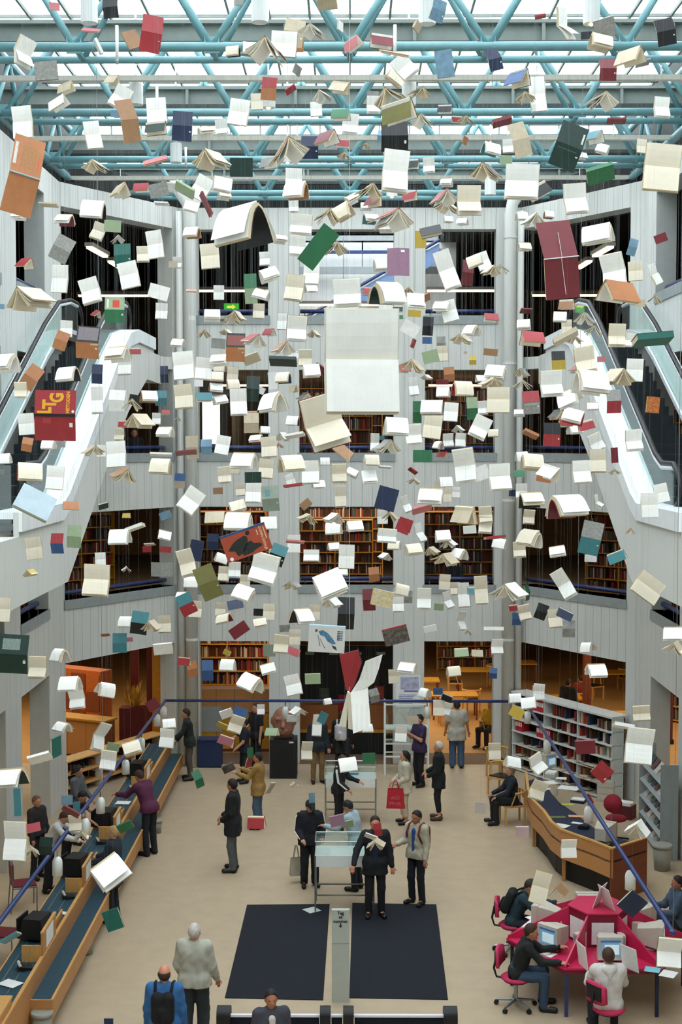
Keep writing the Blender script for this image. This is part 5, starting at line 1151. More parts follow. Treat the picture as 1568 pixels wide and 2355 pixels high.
P('man in a purple T-shirt hugging a stack of books by the rack', 964, 1808, -60, 1.80, top=(52, 40, 74), legs=(26, 26, 34), short=True, hair=(24, 20, 20), aR=(20, 6, 105, .4), aL=(20, 6, 105, .4), hem=0.84, **FAR)
P('man in a loose white shirt and jeans seen from behind at the right opening', 1050, 1766, 175, 1.78, top=(176, 170, 158), legs=(66, 88, 116), hem=0.72, hair=(40, 34, 30), baggy=0.02, aL=(5, 14, 20, 0), aR=(5, 14, 20, 0), short=True, **FAR)
person('elderly visitor in dark suit sitting on the beech armchair', (ch3.x, ch3.y, 0), R(-82), 1.74, top=(28, 34, 46), legs=(28, 30, 34), pose='sit', hair=(110, 100, 92), aL=(25, 6, 40, .2), aR=(25, 6, 40, .2), lean=4)
for (p, rz, _), kw in zip(OC, (dict(label='user in a teal-black jacket with backpack bent over the magenta table', top=(34, 56, 64), legs=(30, 34, 44), hair=(44, 36, 30), lean=24, backpack=(24, 26, 28), aL=(40, 8, 40, .2), aR=(40, 8, 40, .2), look=(0, 25)),
                                dict(label='user in black sweater and jeans typing at the left of the magenta table', top=(24, 28, 28), legs=(50, 70, 92), hair=(58, 38, 28), longhair=False, lean=20, aL=(40, 8, 50, .1), aR=(35, 10, 45, .1)),
                                dict(label='user in a white hoodie seen from behind at the magenta table', top=(206, 204, 200), legs=(34, 36, 44), hair=(70, 46, 32), hood=(214, 212, 208), aL=(30, 12, 60, .3), aR=(30, 12, 60, .3), lean=4, baggy=0.015))):
    lab = kw.pop('label'); rr = {0: 75, 1: 85, 2: 180}[[k for k, q in enumerate(OC) if q[0] == p][0]]
    person(lab, (p.x, p.y, 0), R(rr), 1.76, pose='sit', res=0.014, **kw)
person('bearded user in a denim jacket at the right edge of the magenta table', (5.42, 22.3, 0), R(-85), 1.74, top=(66, 84, 104), legs=(34, 36, 44), hair=(40, 30, 26), pose='sit', aL=(30, 8, 60, .2), aR=(30, 8, 60, .2), skin='tan')
t = thing('visitor_stool', 'small stool under the denim-jacketed user', 'stool', (5.42, 22.3, 0))
mb = MB(); mb.smooth = True; mb.lathe([(0, 0.4), (0.19, 0.4), (0.2, 0.43), (0.18, 0.455), (0, 0.455)], 16); ob('seat', mb, m_black, t)
for k in range(4): ob('leg', MB().tube([(0.13*math.cos(k*1.57+.78), 0.13*math.sin(k*1.57+.78), 0.4), (0.19*math.cos(k*1.57+.78), 0.19*math.sin(k*1.57+.78), 0)], 0.015, 6), m_steel, t)
person('white-haired man in a pale grey jacket walking away near the mats', (-2.17, 18.8, 0), R(172), 1.76, top=(176, 176, 162), legs=(44, 50, 54), hair=(196, 188, 180), hem=0.86, baggy=0.02, aL=(5, 12, 40, .05), aR=(5, 12, 25, 0), skin='ruddy', step=0.08, res=0.013)
person('bald man in a blue shirt with black backpack straps at the near edge', (-2.4, 17.4, 0), R(180), 1.72, top=(52, 104, 160), legs=(40, 44, 52), hair=(60, 44, 38), bald=True, skin='ruddy', backpack=(20, 20, 24), res=0.013)
person('dark-haired visitor facing in at the entrance barrier', (-0.98, 16.75, 0), R(12), 1.66, top=(60, 62, 72), legs=(30, 30, 36), hair=(34, 28, 28), shirt=(200, 196, 190), skin='tan', res=0.013)
person('reader in a yellow sweater sitting inside the right ground floor opening', (3.9, 37.6, 0), R(-40), 1.72, top=(190, 150, 40), legs=(30, 30, 36), pose='sit', hair=(40, 30, 26), res=0.02)
person('reader in a red top sitting at a yellow table behind the right angled opening', (7.1, 41.8, 0), R(200), 1.7, top=(120, 40, 40), legs=(30, 30, 36), pose='sit', hair=(40, 30, 26), res=0.022)
person('reader in dark clothes standing by the post behind the right angled opening', (6.2, 38.6, 0), R(150), 1.74, top=(30, 34, 40), legs=(34, 34, 40), hair=(40, 30, 26), res=0.022)
person('dark-clothed reader standing behind the right opening of the first gallery', (2.8, 36.9, F1), R(160), 1.72, top=(24, 32, 36), legs=(26, 28, 34), hair=(40, 34, 30), res=0.02)
person('dark-clothed reader behind the left angled opening of the second gallery', (-5.6, 35.6, F2), R(20), 1.7, top=(30, 28, 32), legs=(26, 28, 34), hair=(60, 40, 30), res=0.02)
# bags
def bag(label, p, rz, w, h, col, txt=None, hang=0.22):
    t = thing('carrier_bag', label, 'bag', p, rz); mm = mat('bag_%d_%d_%d' % col, col, 0.6, 0.12, 9, bump=0.2)
    d = 0.07; vs = [(-w*.48, -d, 0), (w*.5, -d, 0), (w*.42, -d*.4, h), (-w*.4, -d*.4, h), (-w*.48, d, 0), (w*.5, d, 0), (w*.42, d*.4, h), (-w*.4, d*.4, h)]
    ob('body', MB().add(vs, ((0,1,2,3),(7,6,5,4),(0,4,5,1),(1,5,6,2),(3,7,4,0))), mm, t)
    for y in (-d*.4, d*.4): ob('handle', MB().tube([(-w*.2, y, h), (-w*.05, y, h+hang*.8), (w*.05, y, h+hang*.8), (w*.2, y, h)], 0.009, 5), mm, t)
    if txt:
        for k, s in enumerate(txt): ob('lettering', text_mesh(s, 0.10, 0.001, bold=0.002), mat('bag_ink', (205, 90, 100), 0.7, 0.05), t, loc=(0, -d-0.004+0.03*(0.12 if k else 0.25), h*(0.55-0.3*k)), rot=(R(84), 0, 0))
pw_ = on(911, 1915, 0); pw_ = at(909, 1858, pw_.y*0+28.9)
bag('red carrier bag with faded capitals hanging from the hand of the woman in cream', pw_, R(-6), 0.40, 0.42, (176, 32, 44), ('AGS', 'PPOR'))
bag('beige plastic carrier bag beside the man in the striped tracksuit', at(681, 2012, 25.9), R(15), 0.26, 0.34, (176, 168, 150), hang=0.3)
t = thing('stone_head', 'large reddish stone head on the black plinth', 'sculpture', pp+Vector((0, 0.3, 0.98)))
F = Field((-0.36, -0.36, 0), (0.36, 0.36, 0.86), 0.016)
F.ell((0, 0, 0.42), (0.29, 0.28, 0.36), 0.03).ell((0, -0.06, 0.22), (0.24, 0.22, 0.2), 0.05).cap((0, -0.26, 0.46), (0, -0.33, 0.34), 0.035, 0.06, k=0.04).cap((-0.15, -0.25, 0.52), (0.15, -0.25, 0.52), 0.04, k=0.04)
F.cap((-0.08, -0.27, 0.22), (0.08, -0.27, 0.22), 0.035, k=0.03).cap((-0.05, -0.26, 0.17), (0.05, -0.26, 0.17), 0.03, k=0.03)
for s in (-1, 1): F.ell((s*0.12, -0.235, 0.45), (0.05, 0.03, 0.03), 0.01).ell((s*0.29, 0.02, 0.42), (0.04, 0.07, 0.1), 0.02)
F.cap((0, 0.02, 0.0), (0, 0.02, 0.2), 0.2, 0.19, k=0.05).cut((0, 0, 0.0), (0, 0, -1))
ob('head', F.mesh('head'), mat('red_stone', (150, 104, 84), 0.9, 0.22, 7, bump=0.3), t)
ob('base_slab', MB().box(-0.24, 0.24, -0.2, 0.24, 0, 0.04), m_black, t)
# ------------------------------------------------------------------ the hanging books
# rows: x y spine-length-in-the-photo kind colour roll yaw pitch leaf-ratio (blank = default)
ROWS = """
125 15 24 S p 0 30;253 16 34 C k 0;349 75 46 C r -8 20 0 .95;304 91 36 S br 25 30 0 1.2;209 70 40 S r -5 0 -62;226 107 36 S w -65 0 70 .5;50 120 50 P w -15 55;106 163 52 S bk 3 0 0 .8;150 200 38 K t 10 30;128 237 42 K w 25 20
261 182 36 K t -10 40;53 282 46 P w 3 0 0 .8;298 275 42 C br 15 30 0 1.2;213 312 36 P w 10 20 0 .9;220 380 34 V t;358 292 46 K dg 0 10;360 256 44 P w 0;419 289 44 C db 0 0 0 .78;357 370 55 S r 15 0 -65;266 262 22 S lb
472 304 35 T w 10 -20;488 361 50 V t 0;57 403 70 C o -14 28 0 1.3;510 295 28 P w;278 226 40 P w -30;548 5 20 S gy;752 8 45 S t 0 0 60;676 73 45 C t -10;722 70 36 V gy;619 110 60 V gy
535 118 30 T k;578 113 40 T gy;653 103 60 P gy -5 0 0 .5;686 106 24 S o 0 0 0 1.1;805 100 42 K p 25 40;782 60 30 S w 0 70;878 92 50 K dr -5;906 123 65 S o -8 0 -72 .7;930 156 42 P w 40;916 181 40 T t -35
959 61 28 S t -30 60;1009 23 35 C lb -15 30;1022 147 40 S lp 8 0 0 1.5;683 161 30 S gy -20 60;618 202 34 C ro 0 0 0 .8;668 206 26 S r 35 0 60;741 219 30 V w;785 199 42 K t -15 30;727 252 26 P w;550 259 46 P w -10 0 0 .65
591 235 28 P w;857 219 26 S bk;891 219 50 V t 15;911 252 75 K ol 10 32;858 242 30 P w;966 212 30 V br;1024 249 32 K k;784 262 40 K g 0;805 287 36 P w;974 275 34 V gy
908 312 60 C k 0 0 0 .6;878 312 20 C lb;752 315 52 K dr 0 50;712 337 38 C db;789 328 30 K r;654 342 60 V br 20;618 371 40 K gy 0 40;555 385 52 S dg 0 0 0 .8;908 397 58 P w -5 0 0 .88;945 375 36 K dg
840 335 16 V t;795 358 22 V y;986 381 26 P w;1290 60 45 P w 20 55 0 .9;1242 38 25 S r 8 0 84;1390 64 48 S gy 15 0 30 .9;1383 97 48 T t -10;1348 82 24 S k 0;1532 71 42 C k 12 0 0 .75;1138 135 36 C db 20 30
1193 177 58 K b 0 55;1399 157 38 C tr 0;1447 128 60 K t 0 50;1478 145 32 S gy 15 0 70;1235 219 36 P w 5 0 0 1.15;1208 222 28 V t;1385 229 44 V w;1520 249 36 P w;1154 280 44 S dr 15 0 75;1198 320 42 C t 18 25 0 .95
1417 278 42 S dr 0 0 80;1050 273 24 K r;1074 276 24 V y;1131 343 38 T tl -10;1168 337 24 P w;1309 335 62 C dg -20 0 0 .85;1367 313 44 K tl 0 50;1388 343 28 T w -20;1336 357 26 K w;1069 323 24 S o -15 60
1119 390 45 V k;1163 369 28 S lg;1200 420 75 P w -3 0 0 .55;1380 400 62 S g 15 0 50;1521 388 80 P t -6 0 0 .7;1475 337 24 P t;43 496 28 T w;112 471 40 S t 0 0 82;150 506 36 T dr;216 482 52 T k -5
227 533 30 P w -20;259 520 38 S lg 0 0 0 .7;281 586 38 C tg;270 548 22 V w;142 572 42 C gy -28;61 604 40 K r 0 45;139 642 38 P w -3 0 0 .85;209 670 44 P w 15 -15;297 633 44 P w 12;357 563 36 P w 8 0 0 .9
329 586 28 P w;66 679 62 V t;365 672 46 S w -15 0 0 .7;372 716 28 P gy;263 712 44 C lgr 0 0 0 .68;226 721 28 K r -20 60;153 756 28 P w;140 783 30 C o -20;200 787 52 C bo 0 0 0 .75;278 436 50 K t 0 60
278 447 32 S w 0 0 60;325 430 34 K r;365 437 44 S gy 10;390 428 34 K gy;372 468 32 S w 0 0 84;2 705 16 S lb;398 608 20 S t;425 436 48 S lg -30 0 60;464 433 40 P w -30;513 425 42 T w -10
516 450 28 T w;443 466 34 P w -15;474 470 56 S dr -65 0 72 .5;555 517 100 T k 8 34 0 .92;442 535 34 T br;483 590 42 P w 5;675 414 38 P w;682 438 50 T br 0 25;675 476 22 P w;693 517 50 P w -5 0 0 .5
645 550 28 T w;683 566 36 P w;732 568 101 S g 52 0 0 .44;755 494 40 V y;783 489 45 T t 25 30;770 568 36 V t;614 632 40 T w 20;609 596 24 P w;576 663 28 C gg 0 0 0 1.25;503 673 24 P w
440 669 24 S o 0 0 -70;603 678 34 T w -15;678 663 42 P t -8 0 0 .75;716 630 36 P w;715 665 26 T w;798 675 62 P w 3 0 0 .55;488 725 36 T w;500 733 34 S gy 0 0 78;531 734 28 V t;545 724 30 V t
595 716 26 P w;408 604 20 P w;682 755 46 P dr -3 0 0 .68;649 739 22 P dr 0 0 0 .9;620 763 28 K r 0 40;469 765 22 V br;521 762 18 V t;541 798 42 C bo 0 0 0 .82;502 790 32 S gy;587 778 36 V r -10
723 765 20 V t;441 731 14 S w;651 797 34 V br;410 789 28 T w;851 436 40 V t;862 459 44 K dr 0 50;901 500 56 V r;842 475 26 T w;930 502 26 P w;852 503 32 T tl
805 459 30 T w 30;943 448 36 K r 0 40;1019 450 40 V r;1032 474 34 V t;1027 420 26 T w;1077 463 54 P gy 0 0 0 .68;1031 505 20 T w;1063 510 24 T w;967 551 26 S y 0 0 0 1.5;991 533 48 S k 12 0 -50
889 530 34 S w 0 0 75;916 602 62 C pu 90 8 0 .42;876 609 36 T w;1027 622 38 P w 20 0 0 1.25;1076 627 26 C dr -5 0 0 1.15;1088 601 34 T w 20;1110 601 30 P w 20;1129 619 28 V t;1151 617 26 V br;887 676 80 T dg 0 -48 0 .55
851 668 30 K r;943 668 26 V t;971 688 38 S br 25 0 60;956 698 40 P w 0 0 -40;953 721 30 S y 0 0 0 .5;887 706 32 S w 0 0 0 .35;915 709 22 K dg;1017 706 36 T w;1032 716 36 P w 15;1129 729 32 K r
943 756 40 S w -30 0 0 .75;984 750 24 C k -3 0 0 .9;1086 760 34 T w 0 50;1063 777 30 V t;982 783 22 S b 0 0 0 .7;1014 788 20 C gy;950 790 20 S r 70 0 60;917 727 18 K g;831 833 168 P w 0 -2 0 .73;1321 459 52 P w 5
1230 438 50 K k 30;1227 502 36 V w;1199 497 26 T w;1290 593 80 C dr 7 10 0 1.16;1372 539 66 T w 8 25 0 .62;1206 568 28 T w;1455 568 20 C lb -15 0 0 1;1519 548 28 S dr 20;1423 668 90 K o 0 -38 0 .6;1412 622 52 P w 10 -20 0 .8
1461 624 32 P w;1502 632 36 P w 25 55;1507 686 24 V t;1209 715 26 S dr 0 0 60;1204 747 30 T w;1224 776 50 K r 0 0 0 .7;1288 729 30 T w;1303 698 36 K br 0 40;1303 752 24 P t;1321 777 26 V t
1418 772 38 P t 0 0 0 .75;1500 780 85 S dt 5 0 74 .6;1300 775 60 S t 28 0 75;1367 757 30 V gy;1346 729 34 V gy;1471 697 24 S t;1448 782 24 P w;1262 494 22 T br;14 835 55 T w 0 25;71 868 34 C o -35 0 0 .9
48 897 28 P w;126 955 92 C ltg -1 0 0 .64;61 975 36 P w;62 1022 24 C o -10;112 1022 30 T w;140 1022 20 S gy;156 861 46 T k;223 860 24 C db 0 0 0 .95;224 922 26 P w 0 0 0 1.25;268 920 36 C w -3
270 815 48 T w;311 806 24 K r;288 841 32 P w;377 861 18 C db 0 0 0 1.1;268 1045 45 P w 0 0 0 .68;214 1033 32 V t;233 1037 20 P w;371 1073 46 T t;380 994 34 T w;370 1045 50 S w 0 0 80
69 1085 56 T dr 0 -20;127 1099 40 P w;80 1157 85 S lbg -28 10 -48 .85;10 1055 30 T w;163 1162 34 K o;288 1088 40 V br -10;237 1162 24 K k 15;311 920 34 S k -10 40;342 912 36 T br;303 927 34 V t
370 915 26 C tl;321 963 40 V t;286 973 26 K r;360 963 20 P w;381 948 18 K r;275 999 22 P w;291 1185 18 K y;380 1185 26 S lb 20;423 841 48 P w 5 0 0 .68;468 848 38 P w
423 912 42 P t;505 828 38 T w;507 846 26 T t;457 877 20 S w 0 0 0 1.2;499 866 30 T t;535 861 26 P gy;497 892 30 T br;469 912 36 K tl;505 920 30 T w 10;548 925 38 P w 0 0 0 .85
535 884 28 T t;581 894 30 C dg 0 0 0 1;598 897 22 S w -25;627 925 48 T w 8 42 0 .95;627 876 20 S w 0 0 0 2;652 869 32 T db;675 892 28 K t 5 60;578 825 38 S t 20 0 40;651 831 62 S dg 0 0 70;675 815 26 K w
702 823 30 P w;715 853 38 T w;737 848 30 S dr -35 0 50;703 910 26 V k;742 972 92 P tr 17 8 0 .72;410 962 12 V t;441 1029 28 C t 0 0 0 .95;428 1041 48 S dr 0 0 76;474 1027 26 C lb;512 1024 32 P w -10
619 1029 36 P w;589 1010 28 T r;561 1060 52 T w;668 1066 52 T t 0 -25;612 1078 34 P t -5;516 1093 30 P w;539 1080 26 K t;714 1086 40 P w;582 1098 38 S dg 0 0 0 .65;582 1133 36 P w
553 1126 22 P w;621 1147 38 C lgy 0 0 0 .82;501 1129 22 S br;413 1106 24 C bt;440 1152 44 P w -35;543 1165 36 T w 15;668 1104 22 P gy 20;675 1116 44 S r 8 0 84;732 1114 28 T w;780 1088 34 P t
783 1142 26 P w 0 0 0 1;747 1061 22 T w;798 1040 44 K br -40;703 1160 26 S br 40;494 1188 44 K t;550 1200 60 T w 0 15 0 .62;617 1203 38 T k;709 1190 30 V t;770 1188 30 V w;578 973 34 C t
576 953 30 K br;609 989 22 T w;650 1001 24 V w;678 1001 44 S w 10 0 76;674 968 28 T dr;642 1024 14 V r;929 848 26 K r;953 838 36 V t;990 820 36 S lg 15 0 0 .8;1017 813 26 P t
1070 811 8 S t;1087 828 16 C y;1128 810 32 S br 0 0 0 .5;1142 856 44 T w -5 22;1106 869 26 K w;1129 877 34 V t;981 866 16 V w;1033 861 24 C o;950 889 22 P w 8 0 0 1;1019 902 30 T w
1063 894 44 T r 0 -20;1017 879 28 S dr 0 0 0 .4;959 948 20 C g 0 0 0 1.3;994 938 50 T gy 0 0 0 .6;1037 948 32 P w;1086 939 25 C lgr 0 0 0 1.05;1146 920 52 P t 0 0 0 .58;1109 938 24 P w;911 981 52 T w 0 -10 0 .8;950 999 36 P w 5
994 981 42 P t -8;1053 984 20 V w;1104 984 40 P w -25;1134 996 24 T y;862 1017 20 P w 0 0 0 1.1;877 1007 14 S tl;892 1022 40 V gy;1010 1024 24 T w 0 60;1030 1012 24 P w;1058 1012 24 P w
854 1058 34 T w;885 1074 28 S w 0 0 78;972 1049 28 C g 90 0 0 .8;1018 1045 24 K r 0 40;1069 1069 48 P w 8 0 0 .9;949 1083 22 S r -35 0 60;953 1104 20 V t;850 1102 34 P w 0 0 -40;813 1088 26 T w -25;1024 1109 30 T w
1012 1115 26 S t;1106 1088 36 S w 20 0 0 .9;1148 1098 50 P w 0 0 0 .65;889 1147 46 S db -15 0 0 1.15;991 1143 54 T w 0 10;1024 1137 26 P t;1049 1132 18 P w;933 1160 18 P w 20 0 0 1.2;970 1170 46 S p 15 0 62;898 1183 28 V t
1070 1180 70 K t 0 60 0 .6;1116 1183 30 P t;879 1188 24 P w;931 1207 32 S r -18 0 0 .95;1284 828 30 C ky;1344 828 46 P t 10;1331 846 26 V r;1382 826 18 S p;1419 861 46 V t;1459 851 38 P gy
1201 854 24 V gy;1202 882 30 V w;1266 883 50 P w 0 0 0 .64;1359 879 70 T w -6 -15 0 .75;1302 916 48 T w 25 30 0 .8;1222 925 38 C rk;1194 950 24 T w;1363 935 26 T gy;1412 922 32 C gr 0 0 0 .9;1501 931 32 S ry 0 15 0 1.15
1283 950 28 V k;1321 958 46 T r -15;1298 971 30 K r;1344 976 36 K r 15;1321 989 30 T w;1270 999 38 C rt;1220 998 36 S o -25 0 70;1369 1017 32 P w 25;1456 1013 38 P w;1375 1060 36 P t 0 0 0 .78
1413 1047 16 S dr 0 0 0 2.2;1413 1083 18 V t;1223 1063 48 T t;1199 1050 28 T w;1270 1085 52 K w -20 55;1251 1097 34 S o -10 0 0 .7;1336 1086 42 P w 0 0 0 .66;1199 1129 26 P w;1181 1134 22 S db;1193 1088 26 K g
1220 1150 50 T k 0 0 0 .7;1300 1165 80 T dr 0 -30 0 .62;1371 1155 18 P w 25 50 0 1;1492 1162 40 P w 0 0 0 .72;1520 1134 32 P gy 12;1216 1188 26 P w;79 1260 38 P t 8;130 1250 29 C br2 0 0 0 .86;170 1234 32 C lgk 0 0 0 .85;275 1234 46 T w
311 1213 42 S w 20 0 78;380 1231 30 T k -15;231 1287 24 P w;223 1335 60 P t -3 0 0 .64;69 1315 20 V y;291 1307 16 V w;371 1310 32 C gy 90 0 0 .82;344 1252 24 S w 0 0 70;338 1263 20 S r;381 1264 26 S r 0 0 0 .55
11 1402 26 P t 0 0 0 1.1;26 1505 74 C dg -3 0 0 .63;88 1534 40 P t;139 1506 40 T w 0 45;320 1433 38 C tk -8;348 1435 30 V t;291 1430 32 T k;380 1435 30 P t;242 1460 20 S o 0 0 60;275 1479 32 C tl
297 1470 16 K dr;375 1492 44 S w 5 0 30;161 1572 46 T w;178 1606 36 P w 8;246 1585 40 T w -20 -40;430 1294 36 P w 15 0 0 .95;451 1266 30 S db -10 0 0 1.6;489 1246 26 C db;566 1248 108 S comic 19 0 0 .58;638 1276 36 C tk -20
609 1307 62 P w -15 0 0 .6;511 1284 28 T w -20;478 1340 46 C ol 22 0 0 .88;515 1320 26 P t;539 1310 28 P w;563 1338 24 P w;438 1338 32 T w;566 1366 46 T w -15;539 1389 36 K db 10;507 1401 24 P t
513 1423 32 T dr 15;428 1390 36 C rt2 25;420 1371 28 T w;450 1401 30 P t;550 1449 44 S dr 35 0 0 .6;596 1432 30 T w 10;594 1408 22 S k 0 0 0 .75;619 1407 28 P t;693 1417 42 T k 0 -32 0 .9;723 1407 26 P t
679 1246 42 S p 0 0 76;675 1250 30 P w;716 1278 36 P w 0 0 0 .4;767 1257 26 T w;767 1215 36 T w;672 1343 26 V gy;750 1345 66 T w 22 -10 0 .85;797 1280 36 P w 0 0 0 .78;788 1316 22 T w;762 1381 30 V w
796 1412 38 C k -2 0 0 1.05;751 1469 84 S hero 0 0 0 .74;647 1480 34 P t;678 1498 30 K r -20;655 1445 24 S gy;678 1465 26 P w;522 1501 18 S y -25;525 1529 34 T w;477 1542 26 C b 0 0 0 .95;425 1519 30 K ro
443 1539 26 C o 10 40;582 1570 50 T w -15 40;614 1538 34 T w 15;619 1496 28 S lgy 0 0 0 1;675 1575 36 P w 15;719 1561 36 S lg 0 0 0 .66;889 1232 44 P w -5 0 0 .4;815 1210 36 T w;927 1212 32 S r -22 0 0 .9;963 1226 20 P w 15 40 0 1.2
948 1264 36 T w;1017 1233 34 T w;1030 1246 26 V w;991 1264 24 V t;1080 1218 30 S w 0 0 0 .6;1116 1208 30 P t;1027 1282 36 V t;1058 1274 34 T w 0 50;1150 1250 30 T w -10;1137 1236 46 S r 5 0 82
907 1254 28 T w;887 1277 20 V w;860 1321 24 C o 5;848 1380 28 C dr 0 0 0 .92;879 1376 50 S map -12 0 0 .75;925 1356 32 T w -15;915 1390 26 P w;975 1376 32 P w 0 0 0 .84;938 1373 20 C gy;1022 1338 26 P t
1009 1396 22 S lg;1027 1381 20 P w 15 30 0 1.1;1065 1368 26 P w 0 0 0 1.15;1088 1356 28 K tl;1046 1353 22 P t;1106 1356 30 P w 0 0 0 1.15;1172 1355 50 V w;910 1461 58 S film 14 0 0 .7;989 1446 30 S w 12 0 0 .5;1058 1427 20 P w 0 30 0 1.2
1077 1452 14 V t;1134 1446 46 S w 0 0 80;1142 1486 28 P gy;938 1537 38 T w;905 1555 24 P t;1042 1543 30 T w;1060 1498 32 K lg;1097 1501 26 K t;1134 1549 18 C b;862 1600 24 C gy 10 25
1223 1238 50 T w 0 50;1280 1269 36 T w 10;1359 1238 46 C tt -12 0 0 .85;1413 1279 40 K tl 25;1358 1284 28 S w 0 0 0 .6;1194 1264 28 P w;1296 1342 32 P w 32 0 0 1.2;1489 1351 68 P t -36 0 0 .42;1215 1363 26 C g 0 60;1179 1396 22 K r
1205 1408 28 P w 12;1188 1424 20 C b;1245 1407 26 C k -20;1303 1412 36 K db -25;1275 1422 32 P y;1308 1446 28 C gy;1350 1488 30 T w 10 50;1371 1542 42 T w;1548 1458 44 T w 0 20;1553 1486 36 V t
1450 1219 18 V o;1239 1590 26 P w;145 1672 34 T w 0 35;128 1718 46 S tg 0 75 0 1;92 1743 52 S w 15 0 52;25 1789 60 T dg 8;40 1845 16 S tl 0 0 0 4;227 1690 30 P w -25 40 0 1.2;250 1746 36 P w -8;260 1718 28 S lg -10
300 1719 40 T w 15;351 1621 28 S dr 30 0 0 .9;385 1697 34 P w 0 0 0 .68;388 1664 30 T w;154 1840 26 S lb 0 0 0 .85;163 1866 44 S dr -30 0 50;176 1858 18 S tl 0 40 0 1.6;173 1891 30 P t;189 1919 24 V t;37 1930 52 P w -2 0 0 .95
74 1902 34 K r 10;72 1955 26 V t;105 1947 30 C dg;288 1901 36 S g 25 0 30;240 2010 72 T w 34 -22 0 .95;260 2115 40 S tg 20 0 0 1.2;25 2156 45 S tl 30 0 62;250 2350 22 S db;521 1641 30 S w 20 0 20;549 1649 32 C b -20
543 1664 32 P w -20;511 1669 26 S y -25 0 40;524 1702 36 K dr -15;600 1631 18 P gy;626 1682 30 K lg;673 1651 26 K gy;686 1633 24 V w;729 1667 22 P w -5 0 0 1.2;742 1651 20 S tl -25 0 0 1.3;752 1613 18 T w
705 1725 26 P w 0 0 0 .9;525 1766 28 S kg 25 0 20;457 1792 20 C g 20 30 0 1.1;576 1743 20 C gr2 0 50 0 1.2;621 1812 30 S t 60 0 60;677 1802 14 V t;589 1887 40 K r 0 0 0 .75;717 1835 14 S lb 0 0 0 1.7;797 1758 42 T k 0 -12 0 .68;775 1887 34 S pu 12 0 0 .75
800 1895 26 S lg 12 0 20;848 1743 30 S g 0 0 0 .75;978 1593 26 T w 0 50;1007 1590 22 S b 0 0 0 .7;1030 1603 26 K k -25;1009 1628 26 P w;1026 1628 24 P gy -15;949 1656 26 S t 5;922 1687 28 P gy;843 1674 26 T w
1137 1727 28 P w 0 0 0 .75;1180 1753 34 T w -15 -15;1183 1606 28 T w;1188 1639 32 S y -30 0 0 .8;1105 1858 26 S lr 0 0 0 1;869 1909 18 C r 8 0 0 .85;853 1924 30 S w -20 0 50;864 1938 28 V t;1214 1616 34 T w 10;1237 1593 26 P w
1474 1639 40 P gy 0 0 0 .5;1469 1713 62 P w -6 0 0 .72;1433 1669 46 S w -10 0 70;1385 1776 40 C r -42 0 0 .5;1346 1718 46 S dr 0 0 0 .68;1236 1815 36 P w -20;1232 1757 36 P w 25 30;1354 1838 26 S r -60 0 0 .5;1469 1900 40 V w;1307 1950 36 P w 0 0 0 .65
1201 1913 30 S wr 0 0 0 .85;1453 2078 64 S db -42 25 0 .8;1538 2185 56 P g -3 0 0 .72;1242 2040 40 P y -15 0 0 .95;1283 2044 30 V br
"""
PAL = {'w': (226, 226, 222), 'r': (178, 42, 48), 'dr': (128, 32, 42), 'b': (52, 92, 150), 'db': (34, 48, 84), 'k': (24, 26, 30), 'g': (44, 122, 76), 'dg': (24, 54, 46), 'o': (198, 124, 72), 'y': (222, 186, 60), 'br': (172, 124, 82), 't': (206, 190, 158), 'tl': (60, 132, 142), 'p': (214, 120, 124), 'pu': (160, 116, 144), 'gy': (150, 150, 144), 'lb': (112, 154, 182), 'lg': (160, 184, 140), 'ol': (122, 118, 58)}
TWO = {'bk': ('gy', 'k'), 'lp': ('lb', 'tl'), 'ro': ('r', 'o'), 'tr': ('t', 'r'), 'tg': ('tlg', 'tlg'), 'lgr': ('lg', 'g'), 'bo': ('k', 'o'), 'gg': ('g', 'lg'), 'dt': ('tlg', 'k'), 'ltg': ('r', 'r'), 'lbg': ('lbg', 'lbg'), 'lgy': ('lgy', 'lgy'), 'bt': ('b', 't'), 'ky': ('k', 'y'), 'rk': ('r', 'gy'), 'gr': ('gy', 'r'), 'ry': ('ry', 'y'), 'rt': ('k', 'r'), 'br2': ('r', 'b'), 'lgk': ('lg', 'lg'), 'tk': ('tl', 'k'), 'comic': ('comic', 'o'), 'rt2': ('tl', 'r'), 'hero': ('hero', 'hero'), 'map': ('map', 'map'), 'film': ('film', 'film'), 'tt': ('gy', 'tl'), 'kg': ('film', 'dg'), 'gr2': ('g', 'r'), 'lr': ('lr', 'lr'), 'wr': ('wr', 'wr')}
PAL.update({'tlg': (20, 104, 92), 'lbg': (168, 190, 200), 'lgy': (140, 156, 138), 'ry': (206, 110, 40), 'comic': (190, 72, 44), 'hero': (206, 204, 196), 'map': (214, 196, 150), 'film': (96, 84, 76), 'lr': (206, 190, 178), 'wr': (220, 190, 186)})
CN = {'w': 'white', 'r': 'red', 'dr': 'dark red', 'b': 'blue', 'db': 'navy', 'k': 'black', 'g': 'green', 'dg': 'dark green', 'o': 'orange', 'y': 'yellow', 'br': 'brown', 't': 'tan', 'tl': 'teal', 'p': 'pink', 'pu': 'mauve', 'gy': 'grey', 'lb': 'light blue', 'lg': 'pale green', 'ol': 'olive', 'tlg': 'emerald', 'lbg': 'pale blue-grey', 'lgy': 'grey-green', 'ry': 'red-and-yellow', 'comic': 'orange comic', 'hero': 'white comic', 'map': 'map-printed', 'film': 'dark pictorial', 'lr': 'cream', 'wr': 'white-and-red'}
